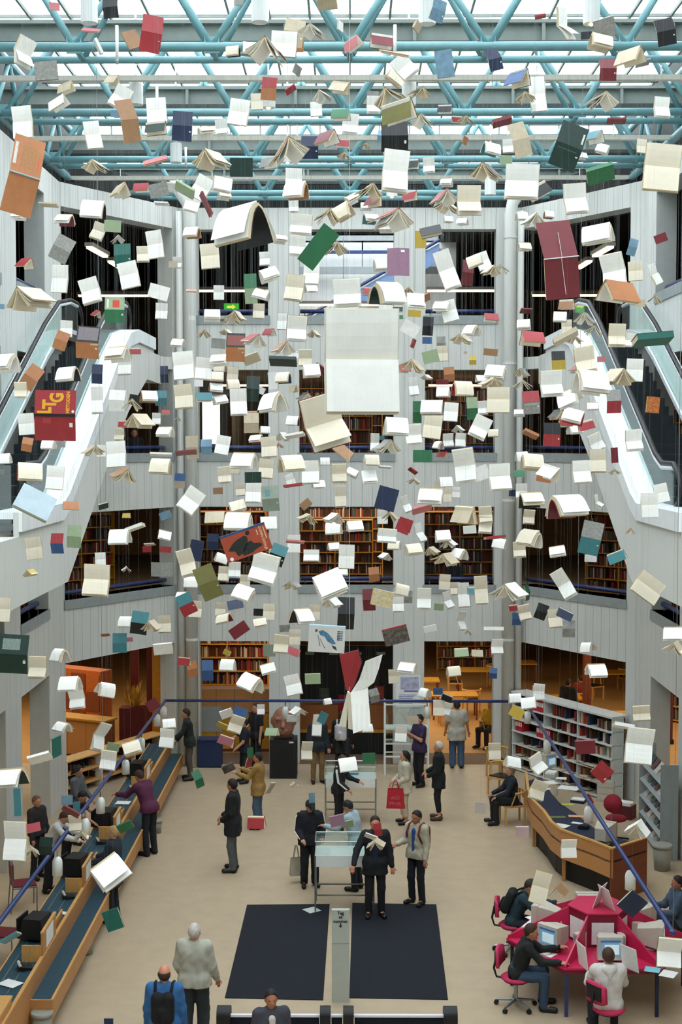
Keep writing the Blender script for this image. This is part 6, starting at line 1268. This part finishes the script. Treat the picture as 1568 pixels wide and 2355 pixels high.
def cover_mat(c):
    n = 'cover_'+c
    if n in MATS: return MATS[n]
    var = {'gy': 0.25, 'film': 0.7, 'map': 0.25, 'hero': 0.05, 'comic': 0.12, 'lb': 0.2, 'ry': 0.5}.get(c, 0.09)
    g_ = sum(PAL[c])/3; rgb = tuple(int((0.86*x+0.14*g_)*0.94) for x in PAL[c]) if c != 'w' else PAL[c]
    return mat(n, rgb, 0.42, var, 9 if var > 0.2 else 3)
def page_mat(n, rgb, ink):
    m = mat(n, rgb, 0.8, 0.03, 4); nt = m.node_tree; b = nt.nodes['Principled BSDF']; src = b.inputs['Base Color'].links[0].from_socket
    tc = nt.nodes.new('ShaderNodeTexCoord'); w = nt.nodes.new('ShaderNodeTexWave'); w.bands_direction = 'X'; w.inputs['Scale'].default_value = 13; w.inputs['Distortion'].default_value = 0.0
    nz = nt.nodes.new('ShaderNodeTexNoise'); nz.inputs['Scale'].default_value = 26
    sx = nt.nodes.new('ShaderNodeSeparateXYZ'); ab = nt.nodes.new('ShaderNodeMath'); ab.operation = 'ABSOLUTE'; ls = nt.nodes.new('ShaderNodeMath'); ls.operation = 'LESS_THAN'; ls.inputs[1].default_value = 0.40
    mz = nt.nodes.new('ShaderNodeMath'); mz.operation = 'ABSOLUTE'; lz = nt.nodes.new('ShaderNodeMath'); lz.operation = 'GREATER_THAN'; lz.inputs[1].default_value = 0.06
    L = nt.links.new
    L(tc.outputs['Object'], w.inputs['Vector']); L(tc.outputs['Object'], nz.inputs['Vector']); L(tc.outputs['Object'], sx.inputs[0]); L(sx.outputs[0], ab.inputs[0]); L(ab.outputs[0], ls.inputs[0]); L(sx.outputs[2], mz.inputs[0]); L(mz.outputs[0], lz.inputs[0])
    m1 = nt.nodes.new('ShaderNodeMath'); m1.operation = 'MULTIPLY'; L(w.outputs['Fac'], m1.inputs[0]); L(ls.outputs[0], m1.inputs[1])
    m2 = nt.nodes.new('ShaderNodeMath'); m2.operation = 'MULTIPLY'; L(m1.outputs[0], m2.inputs[0]); L(lz.outputs[0], m2.inputs[1])
    m3 = nt.nodes.new('ShaderNodeMath'); m3.operation = 'MULTIPLY'; L(m2.outputs[0], m3.inputs[0]); L(nz.outputs[0], m3.inputs[1])
    m4 = nt.nodes.new('ShaderNodeMath'); m4.operation = 'MULTIPLY'; m4.inputs[1].default_value = ink; L(m3.outputs[0], m4.inputs[0])
    mx = nt.nodes.new('ShaderNodeMixRGB'); mx.inputs[2].default_value = (.12, .12, .13, 1); L(m4.outputs[0], mx.inputs[0]); L(src, mx.inputs[1]); L(mx.outputs[0], b.inputs['Base Color'])
    return m
m_pw = page_mat('book_paper_white', (240, 240, 235), 0.15); m_pc = page_mat('book_paper_cream', (226, 217, 196), 0.2); m_edge = mat('book_paper_edge', (206, 190, 158), 0.85, 0.12, 3, grain=(1, 40, 40))
def leaf_curve(th0, curl, r, n):
    pts = [(0.0, 0.0)]; ths = [th0]; y = z = 0.0
    for i in range(n):
        th = th0+curl*(i+0.5)/n; y -= math.sin(th)*r/n; z += math.cos(th)*r/n; pts.append((y, z)); ths.append(th0+curl*(i+1)/n)
    return pts, ths
def hang_curve(end, r, n, sharp=5.0):
    pts = [(0.0, 0.0)]; ths = [end*0.25]; y = z = 0.0
    for i in range(n):
        u = ((i+0.5)/n)**1.0; th = end*(0.25+0.75*(1-math.exp(-u*sharp))); y -= math.sin(th)*r/n; z += math.cos(th)*r/n; pts.append((y, z)); ths.append(end*(0.25+0.75*(1-math.exp(-(i+1)/n*sharp))))
    return pts, ths
def slab(mb, pts, ths, sg, o0, o1, x0, x1, mi=(0, 0)):
    vs = []; n = len(pts)
    for (y, z), th in zip(pts, ths):
        ny, nz = -math.cos(th), -math.sin(th)
        for x in (x0, x1):
            for off in (o0, o1): vs.append((x, y+ny*off, sg*(z+nz*off)))
    fs = []; mm = []
    for i in range(n-1):
        a = 4*i; b = 4*i+4      # order: x0o0, x0o1, x1o0, x1o1
        fs += [(a, a+2, b+2, b), (a+1, b+1, b+3, a+3), (a, b, b+1, a+1), (a+2, a+3, b+3, b+2)]; mm += [mi[0], mi[0], mi[1], mi[1]]
    e = 4*(n-1); fs += [(0, 1, 3, 2), (e, e+2, e+3, e+1)]; mm += [mi[1], mi[1]]
    if sg < 0: fs = [tuple(reversed(f)) for f in fs]
    k = len(mb.v); mb.v += vs; mb.f += [tuple(i+k for i in f) for f in fs]; mb.mi += mm
PROTO = {}
def proto(kind, r, var):
    """cover + page meshes of one book shape, spine along x, length 1"""
    key = (kind, round(r, 2), var)
    if key in PROTO: return PROTO[key]
    rnd = random.Random(hash((kind, var)) % 1000+var)
    cv, pg = MB(), MB(); tA = [0.05, 0.10, 0.03][var]; tB = [0.09, 0.04, 0.12][var]
    if kind in ('P', 'C'):
        phi = [150, 132, 162][var] if kind == 'P' else [158, 146, 166][var]; th = R((180-phi)/2)
        for sg, t, cu in ((1, tA, -0.25 if kind == 'P' else 0.0), (-1, tB, -0.45 if var == 1 and kind == 'P' else -0.1)):
            p, a = leaf_curve(th+0.08, cu, r, 4); slab(cv, [p[0]]+p[1:], a, sg, -0.014, 0.0, -0.51, 0.51, (0 if sg > 0 else 1,)*2)
            p2 = [(y*0.975, z*0.975) for y, z in p]; slab(pg, p2, a, sg, 0.001, t, -0.49, 0.49, (0, 1))
        if kind == 'P' and var != 2:     # a page lifting off
            p, a = leaf_curve(th+0.35, -0.3, r*0.95, 4); slab(pg, p, a, -1, tB, tB+0.004, -0.485, 0.485, (0, 1))
    elif kind == 'T':                    # bent back over the cord: pages outside, covers inside
        for sg, t in ((1, tA), (-1, tB)):
            end = [-1.28, -1.12, -1.38][var]; p, a = hang_curve(end, r, 7); slab(cv, p, a, sg, -0.014, 0.0, -0.51, 0.51, (0 if sg > 0 else 1,)*2)
            slab(pg, p, a, sg, 0.001, t+0.02, -0.49, 0.49, (0, 1))
            p, a = hang_curve(end*[.9, .8, .95][var], r*0.97, 6, 4.0); slab(pg, p, a, sg, t+0.022, t+0.027, -0.485, 0.485, (0, 1))
    elif kind == 'K':                    # straddling the cord: covers outside
        for sg, t in ((1, tA), (-1, tB)):
            p, a = leaf_curve(R([62, 55, 68][var]), 0.12, r, 3); slab(cv, p, a, sg, -0.014, 0.0, -0.51, 0.51, (0 if sg > 0 else 1,)*2); slab(pg, [(y*.97, z*.97) for y, z in p], a, sg, 0.001, t*0.9, -0.49, 0.49, (0, 1))
    elif kind == 'V':                    # fanned open, seen from the end
        for sg in (1, -1):
            for q in range(4):
                th = R(84-13*q+rnd.uniform(-5, 5)) if q else R(66+rnd.uniform(-22, 10)); p, a = leaf_curve(th, rnd.uniform(-0.5, 0.1), r*rnd.uniform(.9, 1), 4)
                if q == 3: slab(cv, p, a, sg, -0.012, 0.0, -0.5, 0.5, (0 if sg > 0 else 1,)*2); slab(pg, p, a, sg, 0.001, 0.03, -0.49, 0.49, (0, 1))
                else: slab(pg, p, a, sg, 0.0, 0.03 if q == 1 else 0.012, -0.49, 0.49, (0, 1))
    else:                                # closed
        t = [0.09, 0.15, 0.06][var]
        cv.cur = 0; cv.box(-0.5, 0.5, -t/2-0.014, -t/2, -r/2, r/2); cv.cur = 1; cv.box(-0.5, 0.5, t/2, t/2+0.014, -r/2, r/2); cv.cur = 0; cv.box(-0.5, 0.5, -t/2, t/2, r/2-0.014, r/2)
        pg.cur = 1; pg.box(-0.485, 0.485, -t/2+0.001, t/2-0.001, -r/2+0.02, r/2-0.015)
    PROTO[key] = [cv, pg, None, None]; return PROTO[key]
m_thread = mat('thin_thread', (128, 133, 132), 0.7, 0.03)
books = []
for i, row in enumerate(q.strip() for q in ROWS.replace('\n', ';').split(';') if q.strip()):
    a = row.split(); px, py, s = float(a[0]), float(a[1]), float(a[2]); kind, col = a[3], a[4]; nums = [float(x) for x in a[5:]]
    roll, yw, pt = (nums+[0, 0, 0])[:3]; r = nums[3] if len(nums) > 3 else {'P': .7, 'C': .72, 'T': .72, 'K': .66, 'V': .72, 'S': .7}[kind]
    books.append(dict(i=i, px=px, py=py, s=s, kind=kind, col=col, roll=roll, yaw=yw, pitch=pt, r=r, size=s*s*r*(1.4 if kind in 'PC' else 0.8)))
order = sorted(books, key=lambda b: -b['size']); 
for k, b in enumerate(order): b['single'] = k < 300
def place(b):
    rnd = random.Random(b['i']*7+1); s = b['s']*(1.3 if b['kind'] == 'V' else 1.0)
    Lr = 0.215 if s < 60 else 0.25; Y = FPX*Lr/s
    dx = abs(b['px']-VPX); dy = b['py']-HOR
    lim = 30.0
    if dx > 1: lim = min(lim, 4.3*FPX/dx)
    if dy > 350: lim = min(lim, 6.4*FPX/dy)
    if dy < 0: lim = min(lim, 6.0*FPX/max(1, -dy))
    Y = min(Y, lim*rnd.uniform(0.93, 1.0)); L = s*Y/FPX
    p = at(b['px'], b['py'], Y)
    j = lambda a: rnd.uniform(-a, a)
    kd = b['kind']; roll, yw, pt = b['roll'], b['yaw'], b['pitch']
    if roll == 0: roll = j(5)
    if kd == 'P': M = Matrix.Rotation(R(-roll), 4, 'Y') @ Matrix.Rotation(R(yw+j(10)), 4, 'Z') @ Matrix.Rotation(R(pt+j(7)), 4, 'X'); up = 0
    elif kd == 'C': M = Matrix.Rotation(R(-roll), 4, 'Y') @ Matrix.Rotation(R(180+yw+j(6)), 4, 'Z') @ Matrix.Rotation(R(pt+j(5)), 4, 'X'); up = 0
    elif kd == 'T': M = Matrix.Rotation(R(-roll), 4, 'Y') @ Matrix.Rotation(R((-yw if yw else rnd.choice((-1, 1))*rnd.uniform(5, 22))), 4, 'Z') @ Matrix.Rotation(R(-92+j(9)), 4, 'X'); up = 0.36*b['r']*L
    elif kd == 'K': M = Matrix.Rotation(R(-roll), 4, 'Y') @ Matrix.Rotation(R((-yw if yw else rnd.choice((-1, 1))*rnd.uniform(5, 22))), 4, 'Z') @ Matrix.Rotation(R(84+j(8)), 4, 'X'); up = 0.38*b['r']*L
    elif kd == 'V': M = Matrix.Rotation(R(-roll), 4, 'Y') @ Matrix.Rotation(R(90+rnd.choice((-1, 1))*rnd.uniform(8, 30)), 4, 'Z') @ Matrix.Rotation(R(90+j(8)), 4, 'X'); up = 0.3*b['r']*L
    else: M = Matrix.Rotation(R(-roll), 4, 'Y') @ Matrix.Rotation(R(yw if yw else j(8)), 4, 'Z') @ Matrix.Rotation(R(pt if pt else j(6)), 4, 'X'); up = 0
    return p+Vector((0, 0, up)), L, M, rnd.randrange(3), Y
def cols_of(c):
    return TWO[c] if c in TWO else (c, c)
ZN_Y = [(140, 'by the first roof truss'), (300, 'by the second roof truss'), (445, 'under the far roof trusses'), (600, 'at the top gallery'), (760, 'at the top gallery rail'), (900, 'at the second gallery'), (1050, 'at the second gallery rail'), (1180, 'below the second gallery'), (1350, 'before the first gallery'), (1490, 'below the first gallery'), (1620, 'above ground floor openings'), (3000, 'low over the floor')]
def zone(b):
    x, y = b['px'], b['py']
    v = next(t for lim, t in ZN_Y if y < lim)
    if y < 445: h = 'far left' if x < 260 else 'left of centre' if x < 620 else 'in the centre' if x < 950 else 'right of centre' if x < 1250 else 'far right'
    elif y < 1620: h = 'left side wall' if x < 110 else 'left angled wall' if x < 405 else 'left window bay' if x < 640 else 'middle window bay' if x < 935 else 'right window bay' if x < 1165 else 'right angled wall' if x < 1445 else 'right side wall'
    else: h = 'by the left counter' if x < 405 else 'by the stone head' if x < 760 else 'by the exhibition rack' if x < 1070 else 'by the information desk'
    return v, h
def desc(b):
    ca, cb = cols_of(b['col']); kd = b['kind']; big = 'large ' if b['s'] >= 60 else 'small ' if b['s'] < 26 else ''
    c = CN[ca] if ca == cb else '%s-and-%s' % (CN[ca], CN[cb])
    if kd == 'P': return big+({'w': 'white', 't': 'cream', 'gy': 'greyish', 'tr': 'cream red-edged', 'y': 'yellow-backed', 'g': 'green-backed', 'dr': 'red-backed'}.get(b['col'], c))+' open book'
    if kd == 'T': return big+('white' if ca == 'w' else CN[ca]+'-backed')+' arched book'
    if kd == 'V': return big+('' if ca == 't' else CN[ca]+' ')+'fanned book'
    if kd == 'K': return big+c+' tent-like book'
    if kd == 'C': return big+c+' book, covers out'
    return big+c+' closed book'
SPECIAL = {(126, 955): 'large red book reading LTG METODEN in yellow, by the left escalator', (831, 833): 'largest open white book, hanging in the very centre', (1290, 593): 'tall dark red book with a pale band, by the right escalator', (566, 1248): 'orange comic album with dark figures before the first gallery', (751, 1469): 'white comic album with a blue masked-suit figure drawing', (732, 568): 'long green closed book tilted in the middle of the top gallery', (57, 403): 'large tan and orange book hanging by the upper left wall', (555, 517): 'big arched book with black covers left of the green one', (742, 972): 'big cream open book with red edge below the largest white one', (26, 1505): 'large black-green book with a pale picture at the left side wall', (80, 1157): 'pale blue-grey closed book tilted at the foot of the left escalator', (910, 1461): 'dark pictorial album with red top edge over the ground floor openings'}
groups = {}
for b in books:
    if b['single'] and (b['px'], b['py']) not in SPECIAL: groups.setdefault((desc(b),)+zone(b), []).append(b)
ORD = ['first', 'second', 'third', 'fourth', 'fifth', 'sixth', 'seventh', 'eighth', 'ninth', 'tenth']
for k, bs in groups.items():
    bs.sort(key=lambda b: b['px'])
    for n_, b in enumerate(bs):
        tail = '' if len(bs) == 1 else (', left of two' if n_ == 0 else ', right of two') if len(bs) == 2 else ', %s from left' % ORD[n_]
        b['label'] = '%s hanging %s, %s%s' % (k[0], k[1], k[2], tail)
for b in books:
    if (b['px'], b['py']) in SPECIAL: b['label'] = SPECIAL[(b['px'], b['py'])]
def linkmat(o, i, m): o.material_slots[i].link = 'OBJECT'; o.material_slots[i].material = m
rest = MB(); rest_mats = []; rest_cords = MB()
def rmi(m):
    if m not in rest_mats: rest_mats.append(m)
    return rest_mats.index(m)
CORD = {}
def cord_mesh(h, r):
    mb = MB(); mb.tube([(0, 0, 0), (0, 0, h)], r, 4, caps=False); return mb
LTG = None
for b in books:
    p, L, M, var, Y = place(b)
    pr = proto(b['kind'], b['r'], var); ca, cb = cols_of(b['col'])
    if b['col'] == 'tr': ca, cb = 'dr', 'dr'
    paper = m_pc if (b['col'] in ('t', 'tr', 'y') or (b['i'] % 5 == 0 and b['s'] < 60)) else m_pw
    mats = (cover_mat(ca), cover_mat(cb)); cr = 0.00003*Y
    if not b['single']:
        X4 = Matrix.Translation(p) @ M @ Matrix.Scale(L, 4)
        for mb, mm in ((pr[0], mats), (pr[1], (paper, m_edge))):
            k = len(rest.v); rest.v += [tuple(X4 @ Vector(v)) for v in mb.v]; rest.f += [tuple(i+k for i in f) for f in mb.f]; rest.mi += [rmi(mm[min(q, 1)]) for q in mb.mi]
        rest_cords.tube([p, (p.x, p.y, 16.5)], cr*0.8, 3, caps=False); continue
    if pr[2] is None:
        pr[2] = pr[0].mesh('cover'); pr[3] = pr[1].mesh('page_block')
        for me, mm in ((pr[2], mats), (pr[3], (m_pw, m_edge))):
            for q in mm: me.materials.append(q)
    t = thing('hanging_book', b['label'], 'book', p, group='books hung on cords in the hall')
    e = M.to_euler()
    for me, mm, nm in ((pr[2], mats, 'cover'), (pr[3], (paper, m_edge), 'page_block')):
        o = bpy.data.objects.new(nm, me); C.objects.link(o); o.parent = t; o.rotation_euler = e; o.scale = (L, L, L)
        for q in (0, 1): linkmat(o, q, mm[q])
        if nm == 'cover': cov = o
    ob('cord', cord_mesh(16.5-p.z, cr), m_thread, t)
    if b['s'] > 34 and b['kind'] == 'C' and b['col'] not in ('gy',):
        z0 = -b['r']*0.45; th = R(11)
        mb = MB(); mb.box(-0.44, -0.36, 0, 0.004, -0.1, 0.1, Matrix.Translation((0, 0.017-0.2*b['r']*0, 0)) @ Matrix.Rotation(0, 4, 'X'))
        q = ob('barcode_label', mb, m_paper, cov); ths = R((180-[158, 146, 166][var])/2)+0.08
        q.location = (0, -math.sin(ths)*(-z0) + 0.0, z0*math.cos(ths)); q.rotation_euler = (-ths, 0, 0)
    b['cov'] = cov; b['pg'] = o; b['L'] = L; b['root'] = t; b['var'] = var
if rest.v:
    o = ob('small_hanging_books', rest, rest_mats, label='the many smaller books hung on cords between the larger ones', cat='books', kind='stuff')
    ob('small_book_cords', rest_cords, m_thread, o)
BK = {(b['px'], b['py']): b for b in books}
# lettering of the red book: reads upwards on its upper cover
b = BK[(126, 955)]; cov = b['cov']; gold = mat('gold_print', (214, 160, 34), 0.5, 0.05); th = R((180-[158, 146, 166][b['var']])/2)+0.08
def on_cover(me, m, x, z, nm='lettering'):      # x to the right as seen, z from the spine
    o = ob(nm, me, m, cov); y = -math.sin(th)*abs(z)+0.0165; zz = z*math.cos(th)
    base = Matrix(((0, 1, 0), (0, 0, 1), (1, 0, 0))).to_4x4(); o.matrix_local = Matrix.Translation((-x, y, zz)) @ Matrix.Rotation(th if z > 0 else -th, 4, 'X') @ base
for ch, x, z, kx in (('L', -0.246, 0.12, .72), ('T', -0.13, 0.28, .8), ('G', 0.046, 0.45, .74)):
    lm = text_mesh(ch, 0.46, 0.001, bold=0.02); lm.transform(Matrix.Diagonal((kx, 1, 1, 1))); on_cover(lm, gold, x, z)
on_cover(text_mesh('METODEN', 0.118, 0.001, bold=0.005), gold, 0.32, 0.335)
sb = ob('spine_strip', MB().box(-0.512, 0.512, 0.012, 0.018, -0.035, 0.035), m_black, cov)
wm = ob('publisher_mark', MB().lathe([(0.0, 0), (0.035, 0), (0.035, 0.003), (0.0, 0.003)], 16), m_paper, cov); wm.matrix_local = Matrix.Translation((-0.45, 0.012, 0.1)) @ Matrix.Rotation(R(90), 4, 'X')
lbm = ob('blurb_block', MB().box(0.10, 0.3, 0.0, 0.003, -0.55, -0.08), mat('blurb_red', (176, 66, 66), 0.6, 0.15, 30), cov); lbm.location = (0, 0.015, 0); lbm.rotation_euler = (-th, 0, 0)
# dark red book: pale elastic band along the spine and the cord down its front
b = BK[(1290, 593)]; ob('spine_band', MB().tube([(-0.53, 0.03, 0), (0.53, 0.03, 0)], 0.016, 6), m_cable, b['cov']); ob('front_cord', MB().tube([(0, 0.03, 0), (0.0, 0.0, -1.05)], 0.007, 5), m_cable, b['cov']); ob('upper_cord', MB().tube([(-0.02, 0.03, 0), (-0.05, -0.1, 0.75)], 0.007, 5), m_cable, b['cov'])
b = BK[(57, 403)]; ob('spine_band', MB().tube([(-0.5, 0.03, 0), (0.5, 0.03, 0)], 0.03, 6), mat('blue_band', (150, 176, 186), 0.6, 0.05), b['cov']); th = R((180-[158, 146, 166][b['var']])/2)+0.08
for x0, x1, z0, z1, c in ((-0.38, -0.26, -1.2, -0.1, (190, 92, 80)), (-0.02, 0.1, -0.95, -0.25, (214, 196, 176)), (0.18, 0.26, -1.0, -0.3, (214, 196, 176))):
    pass
def patch(b, x0, x1, z0, z1, rgb, nm='printed_patch', var=0.3, sc=20):
    ths = (R((180-[158, 146, 166][b['var']])/2)+0.08) if b['kind'] == 'C' else 0.0; sg = 1 if z0+z1 > 0 else -1
    y = (0.0145 if b['kind'] == 'C' else -[0.09, 0.15, 0.06][b['var']]/2-0.0145); d = 0.002 if b['kind'] == 'C' else -0.002
    q = ob(nm, MB().box(min(x0, x1), max(x0, x1), min(0, d), max(0, d), z0, z1), mat('print_%d_%d_%d' % rgb, rgb, 0.55, var, sc), b['cov']); q.location = (0, y, 0); q.rotation_euler = ((-ths if sg > 0 else ths) if b['kind'] == 'C' else 0, 0, 0)
    if b['kind'] == 'C': q.rotation_euler = (ths*sg, 0, 0)
    return q
b = BK[(57, 403)]
for a in ((0.1, 0.24, -1.2, -0.08, (196, 110, 84)), (-0.2, -0.06, -1.05, -0.35, (222, 206, 186)), (-0.36, -0.26, -1.0, -0.4, (222, 206, 186)), (-0.3, 0.2, 0.25, 1.0, (168, 118, 74)), (-0.42, -0.34, 0.3, 0.7, (196, 100, 70)), (0.36, 0.46, 0.3, 1.05, (206, 204, 196))): patch(b, *a, var=0.2)
for key, ps in {(26, 1505): ((-0.25, 0.3, 0.15, 0.5, (120, 134, 128)), (-0.45, -0.38, -0.5, -0.15, (196, 200, 196))), (263, 712): ((-0.25, 0.1, 0.12, 0.5, (206, 66, 54)), (-0.42, -0.05, -0.5, -0.3, (230, 214, 150)), (0.3, 0.4, 0.1, 0.55, (214, 226, 206))), (200, 787): ((-0.45, 0.45, 0.1, 0.7, (120, 110, 116)), (-0.15, -0.5, -0.7, -0.05, (206, 190, 160))), (541, 798): ((-0.45, 0.45, 0.1, 0.7, (130, 70, 60)), (-0.15, -0.5, -0.7, -0.05, (206, 190, 160))),
               (1309, 335): ((-0.35, 0.4, -0.75, -0.15, (74, 96, 90)), (-0.45, -0.38, 0.2, 0.6, (200, 204, 200))), (478, 1340): ((-0.08, 0.12, -0.6, -0.3, (70, 70, 36)), (-0.4, -0.3, -0.6, -0.2, (190, 190, 160))), (621, 1147): ((0.0, 0.3, 0.15, 0.6, (90, 134, 140)), (-0.3, 0.0, -0.6, -0.2, (90, 100, 92))), (349, 75): ((-0.42, -0.34, -0.7, -0.3, (206, 160, 160)),), (1222, 925): ((-0.4, 0.4, -0.62, -0.08, (176, 176, 160)),), (316, 1433): ()}.items():
    if key in BK and 'cov' in BK[key]:
        for a in ps: patch(BK[key], *a)
# comic albums: dark figures and coloured strips on the front board
b = BK[(566, 1248)]; yb = -[0.09, 0.15, 0.06][b['var']]/2-0.016
ob('blue_spine', MB().box(-0.502, 0.502, yb+0.0, -yb, 0.255, 0.295), mat('cover_blue_edge', (36, 70, 120), 0.5, 0.1), b['cov'])
dk = mat('comic_ink', (34, 38, 34), 0.6, 0.5, 18)
for pl in ([(-0.42, -0.05), (-0.30, 0.06), (-0.16, 0.13), (0.0, 0.16), (0.06, 0.12), (0.05, 0.03), (-0.02, -0.08), (-0.12, -0.2), (-0.25, -0.22), (-0.28, -0.1)], [(-0.02, -0.02), (0.1, 0.02), (0.16, -0.06), (0.3, -0.1), (0.31, -0.16), (0.15, -0.2), (0.06, -0.24), (-0.14, -0.25), (-0.1, -0.12)], [(0.03, 0.17), (0.07, 0.24), (0.13, 0.235), (0.14, 0.17), (0.09, 0.14)]):
    ob('figure_print', MB().prism(pl, 0, 0.002, Matrix.Translation((0, yb+0.001, 0)) @ Matrix.Rotation(R(90), 4, 'X')), dk, b['cov'])
tm = text_mesh('GUDEN DETALJE', 0.07, 0.001, bold=0.002); q = ob('lettering', tm, mat('cream_print', (226, 190, 150), 0.6, 0.05), b['cov']); q.matrix_local = Matrix.Translation((0.37, yb-0.002, -0.01)) @ Matrix.Rotation(R(90), 4, 'X') @ Matrix.Rotation(R(-90), 4, 'Z')
for x, z0, z1 in ((0.445, -0.05, 0.22), (0.29, 0.08, 0.2)): ob('caption_line', MB().box(x-0.01, x+0.01, yb-0.002, yb, z0, z1), MATS['cream_print'], b['cov'])
q = ob('round_emblem', MB().lathe([(0, 0), (0.04, 0), (0.04, 0.002), (0, 0.002)], 16), m_paper, b['cov']); q.matrix_local = Matrix.Translation((-0.4, yb, -0.235)) @ Matrix.Rotation(R(90), 4, 'X')
b = BK[(751, 1469)]; yb = -[0.09, 0.15, 0.06][b['var']]/2-0.016
ob('blue_edge', MB().box(-0.502, 0.502, yb, -yb, 0.335, 0.372), mat('sky_edge', (170, 206, 228), 0.5, 0.05), b['cov'])
for pl, c in (([(-0.24, 0.2), (-0.12, 0.24), (0.02, 0.16), (0.16, 0.02), (0.26, -0.12), (0.16, -0.14), (0.02, -0.06), (-0.06, 0.06), (-0.18, 0.1)], (70, 110, 140)), ([(0.14, -0.16), (0.26, -0.2), (0.3, -0.3), (0.2, -0.26)], (50, 60, 76)), ([(-0.34, 0.24), (-0.28, 0.26), (-0.26, 0.2), (-0.32, 0.17)], (60, 60, 64)), ([(-0.26, 0.1), (-0.24, 0.1), (-0.16, -0.2), (-0.19, -0.2)], (120, 120, 120)), ([(-0.2, 0.0), (-0.18, 0.0), (-0.02, -0.26), (-0.05, -0.26)], (120, 120, 120))):
    ob('figure_print', MB().prism(pl, 0, 0.002, Matrix.Translation((0, yb+0.001, 0)) @ Matrix.Rotation(R(90), 4, 'X')), mat('print_%d_%d_%d' % c, c, 0.6, 0.4, 16), b['cov'])
for k in range(6): ob('title_block', MB().box(0.28, 0.36, yb-0.002, yb, -0.02+0.045*k, 0.008+0.045*k), mat('title_ink', (50, 54, 62), 0.6, 0.2), b['cov']); ob('title_colour', MB().box(0.37, 0.43, yb-0.002, yb, -0.02+0.045*k, 0.008+0.045*k), mat('title_blue', (70, 110, 150), 0.6, 0.2), b['cov'])
b = BK[(910, 1461)]; yb = -[0.09, 0.15, 0.06][b['var']]/2-0.016; ob('red_edge', MB().box(-0.502, 0.502, yb, -yb, 0.31, 0.353), cover_mat('r'), b['cov'])
# the big red book hanging open over the rear display case, leaves up and pages down
p = at(803, 1588, 6.6)
t = thing('hanging_book', 'big red book hanging open with long white pages over the rear display case', 'book', p, group='books hung on cords in the hall'); s = 6.6/FPX
def flap(nm, pts, m, th):      # outline given in photograph pixels about the spine knot, real thickness
    vs = [Vector(((x-803)*s, y0, -(y-1588)*s)) for x, y, y0 in pts]; n = len(vs); d = Vector((0, th, 0))
    mb = MB(); mb.add(vs+[v+d for v in vs], [tuple(range(n)), tuple(range(2*n-1, n-1, -1))]+[(i, n+i, n+(i+1) % n, (i+1) % n) for i in range(n)]); return ob(nm, mb, m, t)
flap('red_cover', [(780, 1503, -.02), (823, 1490, -.04), (831, 1522, -.03), (816, 1572, 0), (806, 1590, 0), (795, 1586, 0)], cover_mat('r'), 0.006)
flap('cover_back', [(823, 1490, .04), (834, 1525, .05), (812, 1592, .01), (804, 1592, .01), (818, 1560, .02)], m_black, 0.01)
flap('upper_leaf', [(840, 1515, -.06), (879, 1497, -.09), (871, 1530, -.08), (860, 1565, -.05), (846, 1578, -.03), (815, 1595, -.01), (806, 1594, 0), (826, 1560, -.03)], m_pw, 0.004)
flap('white_leaf', [(806, 1594, -.01), (846, 1578, -.03), (849, 1620, -.05), (852, 1658, -.06), (843, 1671, -.06), (812, 1684, -.05)], m_pw, 0.012)
flap('page_fan', [(800, 1593, 0), (806, 1594, 0), (812, 1684, .03), (800, 1681, .04)], m_pc, 0.02)
flap('page_fan', [(799, 1592, .02), (803, 1593, .02), (796, 1678, .05), (779, 1678, .07)], m_pc, 0.02)
ob('cord', cord_mesh(16.5-p.z, 0.0011), m_cable, t)
